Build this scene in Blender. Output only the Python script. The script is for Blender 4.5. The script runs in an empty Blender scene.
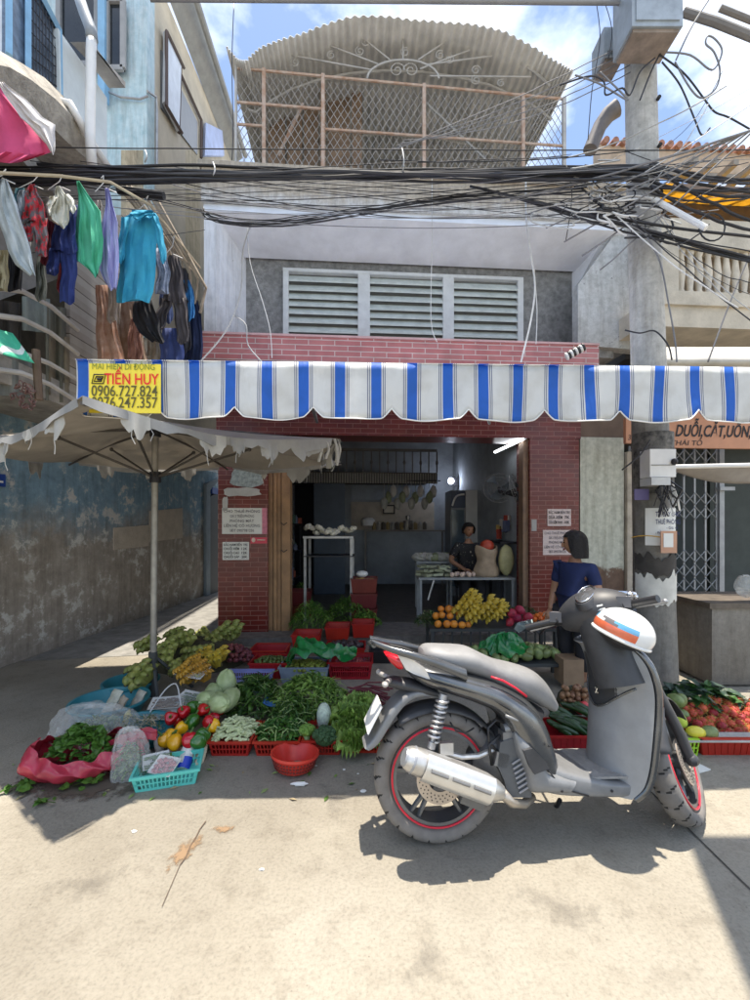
import bpy, math, random
from mathutils import Vector, Matrix, Euler
random.seed(7)
R = math.radians
S = bpy.context.scene
COL = S.collection
H, F0, HY = 1.47, 430.0, 525.0          # eye height, focal length in photo pixels, horizon row
# ---------------------------------------------------------------- camera
cam = bpy.data.objects.new('camera', bpy.data.cameras.new('camera')); COL.objects.link(cam)
cam.location = (0, 0, H); cam.rotation_euler = (R(90), 0, 0)
cam.data.sensor_fit = 'HORIZONTAL'; cam.data.sensor_width = 36; cam.data.lens = 36*F0/750
cam.data.shift_y = 25/750; cam.data.clip_start = .05; cam.data.clip_end = 2000
S.camera = cam
# ---------------------------------------------------------------- world + sun
SA, SB = .035, .045                        # shadow shift per metre of height: to the left, to the viewer
sdir = Vector((SA, SB, 1)).normalized()
elev = math.asin(sdir.z); azim = math.atan2(sdir.x, sdir.y)
w = bpy.data.worlds.new("World"); S.world = w; w.use_nodes = True
nt = w.node_tree; nt.nodes.clear(); N = nt.nodes.new; L = nt.links.new
out = N('ShaderNodeOutputWorld'); bg = N('ShaderNodeBackground'); bg.inputs[1].default_value = .125
sky = N('ShaderNodeTexSky'); sky.sky_type = 'NISHITA'; sky.sun_disc = False
sky.sun_elevation = elev; sky.sun_rotation = azim; sky.air_density = 1.0; sky.dust_density = .8
tc = N('ShaderNodeTexCoord'); mp = N('ShaderNodeMapping'); mp.inputs['Scale'].default_value = (1.1, 1.1, 2.0); mp.inputs['Location'].default_value = (3.2, 1.4, .2)
nz = N('ShaderNodeTexNoise'); nz.inputs['Scale'].default_value = 1.9; nz.inputs['Detail'].default_value = 9; nz.inputs['Roughness'].default_value = .55
cr = N('ShaderNodeValToRGB'); cr.color_ramp.elements[0].position = .47; cr.color_ramp.elements[1].position = .68
mx = N('ShaderNodeMixRGB'); mx.inputs[2].default_value = (10.5, 10.8, 11.2, 1)
L(tc.outputs['Generated'], mp.inputs[0]); L(mp.outputs[0], nz.inputs[0]); L(nz.outputs[0], cr.inputs[0])
L(cr.outputs[0], mx.inputs[0]); L(sky.outputs[0], mx.inputs[1]); L(mx.outputs[0], bg.inputs[0]); L(bg.outputs[0], out.inputs[0])
sun = bpy.data.objects.new('sun', bpy.data.lights.new('sun', 'SUN')); COL.objects.link(sun)
sun.data.energy = 4.05; sun.data.angle = R(.6); sun.data.color = (1, .91, .78)
sun.rotation_euler = sdir.to_track_quat('Z', 'Y').to_euler(); sun.location = (0, 0, 20)
S.view_settings.view_transform = 'Standard'; S.view_settings.look = 'None'; S.view_settings.gamma = 1
S.view_settings.use_curve_mapping = False
S.view_settings.exposure = 1.07
# ---------------------------------------------------------------- placing helpers
def P(px, py, D): return Vector(((px-375)/F0*D, D, H+(HY-py)/F0*D))
def G(px, py, z=0.0):
    D = (H-z)*F0/(py-HY); return Vector(((px-375)/F0*D, D, z))
def WX(px, py, X): return P(px, py, X*F0/(px-375))
A = R(4); ca, sa = math.cos(A), math.sin(A); Y0 = 5.618
def FU(px, v=0.0):
    t = (px-375)/F0; return (t*(Y0+v*ca)+v*sa)/(ca-t*sa)
def FZ(px, py, v=0.0): return H+(HY-py)/F0*(Y0+FU(px, v)*sa+v*ca)
def FP(px, py, v=0.0): return Vector((FU(px, v), v, FZ(px, py, v)))
FR = Matrix.Translation((0, Y0, 0)) @ Matrix.Rotation(A, 4, 'Z')
def WF(p): return FR @ Vector(p)
# ---------------------------------------------------------------- materials
MC = {}
def mat(name, col, rough=.6, metal=0., var=.15, scale=6., bump=0., bscale=40., col2=None, rnd=0., trans=0., emit=None, clear=0., alpha=1., thr=None, coat=0.):
    if name in MC: return MC[name]
    m = bpy.data.materials.new(name); m.use_nodes = True; MC[name] = m
    nt = m.node_tree; N = nt.nodes.new; L = nt.links.new
    b = nt.nodes['Principled BSDF']; b.inputs['Roughness'].default_value = rough; b.inputs['Metallic'].default_value = metal
    if coat: b.inputs['Coat Weight'].default_value = coat; b.inputs['Coat Roughness'].default_value = .15
    tc = N('ShaderNodeTexCoord')
    n = N('ShaderNodeTexNoise'); n.inputs['Scale'].default_value = scale; n.inputs['Detail'].default_value = 6; n.inputs['Roughness'].default_value = .62
    L(tc.outputs['Object'], n.inputs[0])
    r = N('ShaderNodeValToRGB'); r.color_ramp.elements[0].position = (thr or (.3, .7))[0]; r.color_ramp.elements[1].position = (thr or (.3, .7))[1]
    c1 = [max(0, c*(1-var)) for c in col]; c2 = list(col2) if col2 else [min(1, c*(1+var)) for c in col]
    r.color_ramp.elements[0].color = (*c1, 1); r.color_ramp.elements[1].color = (*c2, 1)
    L(n.outputs[0], r.inputs[0]); o = r.outputs[0]
    if rnd:
        oi = N('ShaderNodeObjectInfo'); hs = N('ShaderNodeHueSaturation'); mr = N('ShaderNodeMapRange')
        mr.inputs[3].default_value = 1-rnd; mr.inputs[4].default_value = 1+rnd; L(oi.outputs['Random'], mr.inputs[0])
        m2 = N('ShaderNodeMapRange'); m2.inputs[3].default_value = .5-rnd*.05; m2.inputs[4].default_value = .5+rnd*.05; L(oi.outputs['Random'], m2.inputs[0])
        L(mr.outputs[0], hs.inputs['Value']); L(m2.outputs[0], hs.inputs['Hue']); L(o, hs.inputs['Color']); o = hs.outputs[0]
    L(o, b.inputs['Base Color'])
    if bump:
        n2 = N('ShaderNodeTexNoise'); n2.inputs['Scale'].default_value = bscale; n2.inputs['Detail'].default_value = 5; L(tc.outputs['Object'], n2.inputs[0])
        bp = N('ShaderNodeBump'); bp.inputs['Strength'].default_value = bump; bp.inputs['Distance'].default_value = .02
        L(n2.outputs[0], bp.inputs['Height']); L(bp.outputs[0], b.inputs['Normal'])
    if emit: b.inputs['Emission Color'].default_value = (*emit[:3], 1); b.inputs['Emission Strength'].default_value = emit[3]
    if alpha < 1: b.inputs['Alpha'].default_value = alpha
    if trans:
        t = N('ShaderNodeBsdfTranslucent'); L(o, t.inputs[0]); ms = N('ShaderNodeMixShader'); ms.inputs[0].default_value = trans
        L(b.outputs[0], ms.inputs[1]); L(t.outputs[0], ms.inputs[2]); L(ms.outputs[0], nt.nodes['Material Output'].inputs[0])
    if clear:
        t = N('ShaderNodeBsdfTransparent'); ms = N('ShaderNodeMixShader'); ms.inputs[0].default_value = clear
        L(b.outputs[0], ms.inputs[1]); L(t.outputs[0], ms.inputs[2]); L(ms.outputs[0], nt.nodes['Material Output'].inputs[0])
    return m
def brickmat(name, c1, c2, mortar, w=.2, h=.06, ms=.008, rough=.5, wear=None):
    m = bpy.data.materials.new(name); m.use_nodes = True; nt = m.node_tree; N = nt.nodes.new; L = nt.links.new
    b = nt.nodes['Principled BSDF']; b.inputs['Roughness'].default_value = rough
    tc = N('ShaderNodeTexCoord'); sp = N('ShaderNodeSeparateXYZ'); L(tc.outputs['Object'], sp.inputs[0])
    ad = N('ShaderNodeMath'); ad.operation = 'ADD'; L(sp.outputs[0], ad.inputs[0]); L(sp.outputs[1], ad.inputs[1])
    cb = N('ShaderNodeCombineXYZ'); L(ad.outputs[0], cb.inputs[0]); L(sp.outputs[2], cb.inputs[1])
    br = N('ShaderNodeTexBrick'); L(cb.outputs[0], br.inputs['Vector'])
    br.inputs['Color1'].default_value = (*c1, 1); br.inputs['Color2'].default_value = (*c2, 1); br.inputs['Mortar'].default_value = (*mortar, 1)
    br.inputs['Scale'].default_value = 1; br.inputs['Brick Width'].default_value = w; br.inputs['Row Height'].default_value = h
    br.inputs['Mortar Size'].default_value = ms; br.inputs['Mortar Smooth'].default_value = .2; br.inputs['Bias'].default_value = -.2
    nz = N('ShaderNodeTexNoise'); nz.inputs['Scale'].default_value = 5; nz.inputs['Detail'].default_value = 7; L(tc.outputs['Object'], nz.inputs[0])
    mxx = N('ShaderNodeMixRGB'); mxx.blend_type = 'MULTIPLY'; mxx.inputs[0].default_value = .6; L(br.outputs[0], mxx.inputs[1]); L(nz.outputs[0], mxx.inputs[2])
    o = mxx.outputs[0]
    if wear:
        r = N('ShaderNodeValToRGB'); r.color_ramp.elements[0].position = .56; r.color_ramp.elements[1].position = .66; L(nz.outputs[0], r.inputs[0])
        m3 = N('ShaderNodeMixRGB'); m3.inputs[2].default_value = (*wear, 1); L(r.outputs[0], m3.inputs[0]); L(o, m3.inputs[1]); o = m3.outputs[0]
    L(o, b.inputs['Base Color'])
    bp = N('ShaderNodeBump'); bp.inputs['Strength'].default_value = .5; bp.inputs['Distance'].default_value = .01; bp.invert = True
    L(br.outputs['Fac'], bp.inputs['Height']); L(bp.outputs[0], b.inputs['Normal'])
    return m
def layered(name, base, top, axis='Z', lo=0., hi=1., amp=.6, nscale=3., third=None, rough=.85, bump=.35, spots=.5):
    """two coats of paint whose border follows height plus noise; third = colour of flaked spots"""
    m = bpy.data.materials.new(name); m.use_nodes = True; nt = m.node_tree; N = nt.nodes.new; L = nt.links.new
    b = nt.nodes['Principled BSDF']; b.inputs['Roughness'].default_value = rough
    tc = N('ShaderNodeTexCoord'); sp = N('ShaderNodeSeparateXYZ'); L(tc.outputs['Object'], sp.inputs[0])
    n = N('ShaderNodeTexNoise'); n.inputs['Scale'].default_value = nscale; n.inputs['Detail'].default_value = 9; n.inputs['Roughness'].default_value = .68; L(tc.outputs['Object'], n.inputs[0])
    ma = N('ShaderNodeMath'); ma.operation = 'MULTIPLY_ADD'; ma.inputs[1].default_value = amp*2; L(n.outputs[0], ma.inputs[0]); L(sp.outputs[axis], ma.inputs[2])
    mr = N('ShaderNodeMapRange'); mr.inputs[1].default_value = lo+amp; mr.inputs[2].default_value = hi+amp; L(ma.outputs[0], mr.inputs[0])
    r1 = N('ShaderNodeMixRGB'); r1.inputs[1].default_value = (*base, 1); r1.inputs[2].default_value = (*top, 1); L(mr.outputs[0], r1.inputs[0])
    n2 = N('ShaderNodeTexNoise'); n2.inputs['Scale'].default_value = nscale*3.1; n2.inputs['Detail'].default_value = 10; n2.inputs['Roughness'].default_value = .75; L(tc.outputs['Object'], n2.inputs[0])
    mu = N('ShaderNodeMixRGB'); mu.blend_type = 'OVERLAY'; mu.inputs[0].default_value = .75; L(r1.outputs[0], mu.inputs[1]); L(n2.outputs[0], mu.inputs[2]); o = mu.outputs[0]
    mp_ = N('ShaderNodeMapping'); mp_.inputs['Scale'].default_value = (7, 7, .7); L(tc.outputs['Object'], mp_.inputs[0]); n3 = N('ShaderNodeTexNoise'); n3.inputs['Scale'].default_value = 2; n3.inputs['Detail'].default_value = 8; n3.inputs['Roughness'].default_value = .65; L(mp_.outputs[0], n3.inputs[0])
    r3 = N('ShaderNodeValToRGB'); r3.color_ramp.elements[0].position = .36; r3.color_ramp.elements[0].color = (.55, .52, .48, 1); r3.color_ramp.elements[1].position = .55; L(n3.outputs[0], r3.inputs[0])
    mw = N('ShaderNodeMixRGB'); mw.blend_type = 'MULTIPLY'; mw.inputs[0].default_value = .5; L(o, mw.inputs[1]); L(r3.outputs[0], mw.inputs[2]); o = mw.outputs[0]
    if third:
        r = N('ShaderNodeValToRGB'); r.color_ramp.elements[0].position = spots; r.color_ramp.elements[1].position = spots+.06; L(n2.outputs[0], r.inputs[0])
        r4 = N('ShaderNodeValToRGB'); r4.color_ramp.elements[0].position = .46; r4.color_ramp.elements[1].position = .56; L(n.outputs[0], r4.inputs[0]); mk = N('ShaderNodeMath'); mk.operation = 'MULTIPLY'; L(r.outputs[0], mk.inputs[0]); L(r4.outputs[0], mk.inputs[1])
        m3 = N('ShaderNodeMixRGB'); m3.inputs[2].default_value = (*third, 1); L(mk.outputs[0], m3.inputs[0]); L(o, m3.inputs[1]); o = m3.outputs[0]
    L(o, b.inputs['Base Color'])
    bp = N('ShaderNodeBump'); bp.inputs['Strength'].default_value = bump; bp.inputs['Distance'].default_value = .02; L(n2.outputs[0], bp.inputs['Height']); L(bp.outputs[0], b.inputs['Normal'])
    return m
def stripemat(name, period, stops, axis='X', rough=.6, trans=0., phase=0.):
    m = bpy.data.materials.new(name); m.use_nodes = True; nt = m.node_tree; N = nt.nodes.new; L = nt.links.new
    b = nt.nodes['Principled BSDF']; b.inputs['Roughness'].default_value = rough
    tc = N('ShaderNodeTexCoord'); sp = N('ShaderNodeSeparateXYZ'); L(tc.outputs['Object'], sp.inputs[0])
    a = N('ShaderNodeMath'); a.operation = 'MULTIPLY_ADD'; a.inputs[1].default_value = 1/period; a.inputs[2].default_value = phase; L(sp.outputs[axis], a.inputs[0])
    f = N('ShaderNodeMath'); f.operation = 'FRACT'; L(a.outputs[0], f.inputs[0])
    r = N('ShaderNodeValToRGB'); r.color_ramp.interpolation = 'CONSTANT'
    while len(r.color_ramp.elements) < len(stops): r.color_ramp.elements.new(.5)
    for e, (p, c) in zip(r.color_ramp.elements, stops): e.position = p
    for e, (p, c) in zip(r.color_ramp.elements, stops): e.color = (*c, 1)
    L(f.outputs[0], r.inputs[0])
    n = N('ShaderNodeTexNoise'); n.inputs['Scale'].default_value = 7; n.inputs['Detail'].default_value = 8; L(tc.outputs['Object'], n.inputs[0])
    r2 = N('ShaderNodeValToRGB'); r2.color_ramp.elements[0].position = .35; r2.color_ramp.elements[0].color = (.72, .70, .66, 1); r2.color_ramp.elements[1].position = .55; L(n.outputs[0], r2.inputs[0])
    mu = N('ShaderNodeMixRGB'); mu.blend_type = 'MULTIPLY'; mu.inputs[0].default_value = .4; L(r.outputs[0], mu.inputs[1]); L(r2.outputs[0], mu.inputs[2])
    L(mu.outputs[0], b.inputs['Base Color'])
    if axis == 'X':
        mq = N('ShaderNodeMapping'); mq.inputs['Scale'].default_value = (3.5, 3.5, .9); L(tc.outputs['Object'], mq.inputs[0]); nb = N('ShaderNodeTexNoise'); nb.inputs['Scale'].default_value = 3; nb.inputs['Detail'].default_value = 7; nb.inputs['Distortion'].default_value = .8; L(mq.outputs[0], nb.inputs[0])
        bp = N('ShaderNodeBump'); bp.inputs['Strength'].default_value = .55; bp.inputs['Distance'].default_value = .03; L(nb.outputs[0], bp.inputs['Height']); L(bp.outputs[0], b.inputs['Normal'])
    if trans:
        t = N('ShaderNodeBsdfTranslucent'); L(mu.outputs[0], t.inputs[0]); ms = N('ShaderNodeMixShader'); ms.inputs[0].default_value = trans
        L(b.outputs[0], ms.inputs[1]); L(t.outputs[0], ms.inputs[2]); L(ms.outputs[0], nt.nodes['Material Output'].inputs[0])
    return m
# ---------------------------------------------------------------- mesh builder
OFF = {}
class MB:
    def __init__(s): s.V = []; s.F = []; s.M = []
    def add(s, V, F, mi=0):
        o = len(s.V); s.V += [tuple(v) for v in V]; s.F += [tuple(i+o for i in f) for f in F]; s.M += [mi]*len(F); return s
    def box(s, x0, x1, y0, y1, z0, z1, mi=0, M=None):
        V = [Vector((x, y, z)) for z in (z0, z1) for y in (y0, y1) for x in (x0, x1)]
        if M: V = [M @ v for v in V]
        return s.add(V, [(0, 2, 3, 1), (4, 5, 7, 6), (0, 1, 5, 4), (2, 6, 7, 3), (0, 4, 6, 2), (1, 3, 7, 5)], mi)
    def cbox(s, c, sz, mi=0, rot=(0, 0, 0)):
        M = Matrix.Translation(c) @ Euler(rot).to_matrix().to_4x4(); a, b, d = sz[0]/2, sz[1]/2, sz[2]/2
        return s.box(-a, a, -b, b, -d, d, mi, M)
    def prism(s, pts, ext, mi=0):
        pts = [Vector(p) for p in pts]; e = Vector(ext); n = len(pts)
        V = pts+[p+e for p in pts]; F = [tuple(range(n)), tuple(range(2*n-1, n-1, -1))]+[(i, i+n, (i+1) % n+n, (i+1) % n) for i in range(n)]
        return s.add(V, F, mi)
    def tube(s, pts, r, seg=6, mi=0, cap=True, closed=False):
        pts = [Vector(p) for p in pts]; n = len(pts); rr = r if isinstance(r, (list, tuple)) else [r]*n
        V = []; F = []; ref = None
        for i, p in enumerate(pts):
            d = (pts[(i+1) % n]-pts[i-1]) if closed else (pts[min(i+1, n-1)]-pts[max(i-1, 0)])
            d = d.normalized() if d.length > 1e-9 else Vector((0, 0, 1))
            if ref is None: ref = Vector((0, 0, 1)) if abs(d.z) < .9 else Vector((1, 0, 0))
            a = (ref - d*ref.dot(d)).normalized(); b = d.cross(a); ref = a
            for k in range(seg):
                t = 2*math.pi*k/seg; V.append(p+(a*math.cos(t)+b*math.sin(t))*rr[i])
        m = n if closed else n-1
        for i in range(m):
            for k in range(seg):
                j = (i+1) % n; F.append((i*seg+k, i*seg+(k+1) % seg, j*seg+(k+1) % seg, j*seg+k))
        if cap and not closed: F.append(tuple(range(seg-1, -1, -1))); F.append(tuple((n-1)*seg+k for k in range(seg)))
        return s.add(V, F, mi)
    def lathe(s, prof, c=(0, 0, 0), seg=20, mi=0, M=None, sx=1, sy=1):
        M = M or Matrix.Translation(c); V = []; F = []; n = len(prof)
        for r, z in prof:
            for k in range(seg):
                t = 2*math.pi*k/seg; V.append(M @ Vector((r*math.cos(t)*sx, r*math.sin(t)*sy, z)))
        for i in range(n-1):
            for k in range(seg): F.append((i*seg+k, i*seg+(k+1) % seg, (i+1)*seg+(k+1) % seg, (i+1)*seg+k))
        return s.add(V, F, mi)
    def ball(s, c, r, seg=10, rings=6, mi=0, M=None, jit=0, f=None):
        r = (r, r, r) if not isinstance(r, (tuple, list)) else r; T = Matrix.Translation(c) @ (M.to_4x4() if M else Matrix.Identity(4))
        V = []; F = []
        for i in range(rings+1):
            ph = math.pi*i/rings
            for k in range(seg):
                t = 2*math.pi*k/seg; v = Vector((math.sin(ph)*math.cos(t), math.sin(ph)*math.sin(t), math.cos(ph)))
                if f: v = f(v)
                j = 1+random.uniform(-jit, jit); V.append(T @ Vector((v.x*r[0]*j, v.y*r[1]*j, v.z*r[2]*j)))
        for i in range(rings):
            for k in range(seg): F.append((i*seg+k, (i+1)*seg+k, (i+1)*seg+(k+1) % seg, i*seg+(k+1) % seg))
        return s.add(V, F, mi)
    def grid(s, fn, nu, nv, mi=0, th=0., mf=None):
        V = []; 
        for i in range(nu+1):
            for j in range(nv+1): V.append(Vector(fn(i/nu, j/nv)))
        F = []; MI = []
        for i in range(nu):
            for j in range(nv):
                a = i*(nv+1)+j; F.append((a, a+1, a+nv+2, a+nv+1))
        if th:
            n = len(V); nr = [Vector() for _ in V]
            for f in F:
                q = (V[f[2]]-V[f[0]]).cross(V[f[3]]-V[f[1]])
                for i in f: nr[i] += q
            V2 = [v-(m.normalized()*th if m.length > 0 else Vector((0, 0, th))) for v, m in zip(V, nr)]
            F2 = [tuple(reversed([i+n for i in f])) for f in F]; E = []
            for i in range(nu): E += [(i*(nv+1), (i+1)*(nv+1), (i+1)*(nv+1)+n, i*(nv+1)+n), ((i+1)*(nv+1)+nv, i*(nv+1)+nv, i*(nv+1)+nv+n, (i+1)*(nv+1)+nv+n)]
            for j in range(nv): E += [(j+1, j, j+n, j+1+n), (nu*(nv+1)+j, nu*(nv+1)+j+1, nu*(nv+1)+j+1+n, nu*(nv+1)+j+n)]
            V = V+V2; F = F+F2+E
        return s.add(V, F, mi)
    def rings(s, RR, mi=0, cap=True):
        n = len(RR[0]); V = [p for r in RR for p in r]; F = []
        for i in range(len(RR)-1):
            for k in range(n): F.append((i*n+k, i*n+(k+1) % n, (i+1)*n+(k+1) % n, (i+1)*n+k))
        if cap: F.append(tuple(range(n-1, -1, -1))); F.append(tuple((len(RR)-1)*n+k for k in range(n)))
        return s.add(V, F, mi)
    def text(s, body, o, size, mi=0, width=None, right=(1, 0, 0), up=(0, 0, 1), ext=.002, shear=0, bold=0., align='LEFT'):
        c = bpy.data.curves.new('t', 'FONT'); c.body = body; c.size = size; c.shear = shear; c.offset = bold*size; c.extrude = 0; c.align_x = align; c.resolution_u = 3
        ob = bpy.data.objects.new('t', c); COL.objects.link(ob); dg = bpy.context.evaluated_depsgraph_get(); dg.update()
        me = bpy.data.meshes.new_from_object(ob.evaluated_get(dg)); o = Vector(o); r = Vector(right).normalized(); u = Vector(up).normalized(); nn = r.cross(u)
        if len(me.vertices):
            xs = [v.co.x for v in me.vertices]; k = 1
            if width: k = width/max(1e-6, max(xs)-min(xs))
            s.add([o+r*(v.co.x-(min(xs) if width and align == 'LEFT' else 0))*k+u*v.co.y+nn*ext for v in me.vertices], [tuple(p.vertices) for p in me.polygons], mi)
        bpy.data.objects.remove(ob); bpy.data.curves.remove(c); bpy.data.meshes.remove(me)
        return s
    def build(s, name, mats, parent=None, smooth=False, label=None, cat=None, group=None, frame=False, kind=None):
        if not isinstance(mats, (list, tuple)): mats = [mats]
        V = [Vector(v) for v in s.V]; me = bpy.data.meshes.new(name); o = None
        if parent is not None: off = OFF.get(parent.name, Vector())
        else:
            xs, ys, zs = zip(*s.V); off = Vector(((min(xs)+max(xs))/2, (min(ys)+max(ys))/2, min(zs)))
        me.from_pydata([v-off for v in V], [], s.F)
        for m in mats: me.materials.append(m)
        me.polygons.foreach_set('material_index', s.M)
        if smooth: me.polygons.foreach_set('use_smooth', [True]*len(s.F))
        me.update(); o = bpy.data.objects.new(name, me); COL.objects.link(o)
        if smooth and smooth is not True:
            try: me.set_sharp_from_angle(angle=R(smooth))
            except Exception: pass
        if parent is not None: o.parent = parent; OFF[o.name] = off
        else:
            OFF[o.name] = off
            if frame: o.location = WF(off); o.rotation_euler = (0, 0, A)
            else: o.location = off
        if label: o['label'] = label
        if cat: o['category'] = cat
        if group: o['group'] = group
        if kind: o['kind'] = kind
        return o
def thing(name, label, cat, loc=(0, 0, 0), rot=(0, 0, 0), group=None, frame=False, off=None):
    """Empty at the thing's base. Child vertices are then given in world (or facade-frame) coordinates."""
    o = bpy.data.objects.new(name, None); COL.objects.link(o); o.empty_display_size = .1
    o['label'] = label; o['category'] = cat
    if group: o['group'] = group
    if frame: o.location = WF(loc); o.rotation_euler = (0, 0, A); OFF[o.name] = Vector(loc)
    else: o.location = loc; o.rotation_euler = rot; OFF[o.name] = Vector(loc) if off is None else Vector(off)
    return o
def dup(o, loc=None, rot=None, scale=None, label=None, group=None, parent=None):
    c = o.copy(); COL.objects.link(c)
    if parent is not None: c.parent = parent
    if loc is not None: c.location = loc
    if rot is not None: c.rotation_euler = rot
    if scale is not None: c.scale = scale if isinstance(scale, (tuple, list)) else (scale,)*3
    if label: c['label'] = label
    if group: c['group'] = group
    for ch in KIDS.get(o.name, []): dup(ch, parent=c)
    return c
KIDS = {}
def kids(o): KIDS[o.name] = [c for c in o.children]; [kids(c) for c in o.children]; return o
def u(a, b): return random.uniform(a, b)
def sm_(pts, k=4):
    pts = [Vector(p) for p in pts]; o = []
    for a, b, c, d in zip([pts[0]]+pts[:-2], pts[:-1], pts[1:], pts[2:]+[pts[-1]]):
        for j in range(k): t = j/k; o.append(.5*((2*b)+(-a+c)*t+(2*a-5*b+4*c-d)*t*t+(-a+3*b-3*c+d)*t**3))
    return o+[pts[-1]]
def cat_(a, b, sag, n=14, wob=0.):
    a, b = Vector(a), Vector(b); L_ = []
    for i in range(n+1):
        t = i/n; p = a.lerp(b, t); p.z -= sag*4*t*(1-t)
        if 0 < i < n: p += Vector((u(-wob, wob), u(-wob, wob), u(-wob, wob)))
        L_.append(p)
    return L_
# ---------------------------------------------------------------- palette
conc = mat('concrete', (.36, .345, .32), .9, var=.22, scale=3, bump=.3, bscale=60)
grey_conc = mat('grey_cement', (.23, .23, .225), .95, var=.35, scale=14, bump=.5, bscale=60)
white_wall = layered('white_wall_paint', (.46, .48, .50), (.72, .74, .78), lo=3.6, hi=4.6, amp=.8, nscale=2.5, third=(.27, .26, .25), spots=.62, bump=.2)
soffit = mat('soffit_paint', (.72, .75, .80), .85, var=.12, scale=3, bump=.12, bscale=20)
wood = mat('timber', (.28, .16, .075), .65, var=.35, scale=5, bump=.2)
dark_wood = mat('dark_timber', (.10, .065, .04), .7, var=.3)
black = mat('black_plastic', (.02, .02, .022), .4, var=.2)
dark = mat('dark_metal', (.035, .035, .04), .5, metal=.4, var=.3)
steel = mat('galvanised_steel', (.38, .38, .38), .45, metal=.7, var=.25, scale=10)
white = mat('white_plastic', (.75, .75, .73), .4, var=.08)
paper = mat('paper', (.74, .74, .70), .8, var=.06)
ink = mat('black_ink', (.015, .015, .02), .7, var=0)
rust = mat('rusty_steel', (.50, .27, .16), .85, var=.3, scale=9, col2=(.55, .47, .40))
redpl = mat('red_plastic', (.36, .014, .012), .38, var=.15, rnd=.12)
glass = mat('dark_glass', (.02, .025, .03), .08, var=.2)
cable_m = mat('black_cable', (.022, .022, .026), .45, var=.3, rnd=.5)
wire_m = mat('white_wire', (.55, .55, .54), .5, var=.2, rnd=.3)
leaf1 = mat('leaf_green', (.085, .20, .03), .5, var=.4, scale=30, trans=.25, rnd=.15)
leaf2 = mat('leaf_dark', (.045, .12, .024), .5, var=.4, scale=30, trans=.2, rnd=.15)
leaf3 = mat('leaf_light', (.26, .44, .09), .5, var=.3, scale=30, trans=.3, rnd=.1)
leafw = mat('pale_stalk', (.28, .38, .14), .5, var=.25, scale=30, trans=.2, rnd=.1)
clearpl = mat('clear_plastic', (.80, .82, .80), .12, var=.05, clear=.74, bump=1.0, bscale=25)
# ================================================================ SETTING: ground
def ground_mat():
    m = bpy.data.materials.new('street_concrete'); m.use_nodes = True; nt = m.node_tree; N = nt.nodes.new; L = nt.links.new
    b = nt.nodes['Principled BSDF']; b.inputs['Roughness'].default_value = .92
    tc = N('ShaderNodeTexCoord')
    def noise(sc, det=8, ro=.6, off=None):
        n = N('ShaderNodeTexNoise'); n.inputs['Scale'].default_value = sc; n.inputs['Detail'].default_value = det; n.inputs['Roughness'].default_value = ro; L(tc.outputs['Object'], n.inputs[0]); return n
    def ramp(i, *st):
        r = N('ShaderNodeValToRGB')
        while len(r.color_ramp.elements) < len(st): r.color_ramp.elements.new(.5)
        for e, (p, c) in zip(r.color_ramp.elements, st): e.position = p; e.color = (*c, 1)
        L(i, r.inputs[0]); return r
    a = ramp(noise(1.3).outputs[0], (.25, (.26, .235, .188)), (.5, (.305, .28, .228)), (.75, (.34, .315, .262)))
    c = ramp(noise(70, 4, .7).outputs[0], (.35, (.62, .62, .62)), (.5, (.95, .95, .95)), (.7, (1.12, 1.12, 1.12)))
    mu = N('ShaderNodeMixRGB'); mu.blend_type = 'MULTIPLY'; mu.inputs[0].default_value = .55; L(a.outputs[0], mu.inputs[1]); L(c.outputs[0], mu.inputs[2])
    d = ramp(noise(9, 6, .7).outputs[0], (.34, (.70, .68, .66)), (.5, (1, 1, 1)))
    m2 = N('ShaderNodeMixRGB'); m2.blend_type = 'MULTIPLY'; m2.inputs[0].default_value = .55; L(mu.outputs[0], m2.inputs[1]); L(d.outputs[0], m2.inputs[2])
    e = ramp(noise(.45, 5, .55).outputs[0], (.38, (.80, .79, .78)), (.52, (1, 1, 1)), (.7, (1.06, 1.05, 1.03)))
    m4 = N('ShaderNodeMixRGB'); m4.blend_type = 'MULTIPLY'; m4.inputs[0].default_value = 1; L(m2.outputs[0], m4.inputs[1]); L(e.outputs[0], m4.inputs[2])
    vo = N('ShaderNodeTexVoronoi'); vo.inputs['Scale'].default_value = 34; vo.inputs['Randomness'].default_value = 1; L(tc.outputs['Object'], vo.inputs[0])
    f = ramp(vo.outputs['Distance'], (.05, (.50, .47, .44)), (.13, (1, 1, 1)))
    nm = ramp(noise(5, 3).outputs[0], (.52, (0, 0, 0)), (.62, (1, 1, 1)))
    m5 = N('ShaderNodeMixRGB'); m5.blend_type = 'MULTIPLY'; L(nm.outputs[0], m5.inputs[0]); L(m4.outputs[0], m5.inputs[1]); L(f.outputs[0], m5.inputs[2])
    L(m5.outputs[0], b.inputs['Base Color'])
    bp = N('ShaderNodeBump'); bp.inputs['Strength'].default_value = .6; bp.inputs['Distance'].default_value = .008; L(c.inputs[0].links[0].from_socket, bp.inputs['Height']); L(bp.outputs[0], b.inputs['Normal'])
    return m
gm = ground_mat()
g = MB(); g.grid(lambda a, b: (-60+120*a, -30+130*b, 0), 4, 4); g.build('ground', gm, kind='structure')
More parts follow.
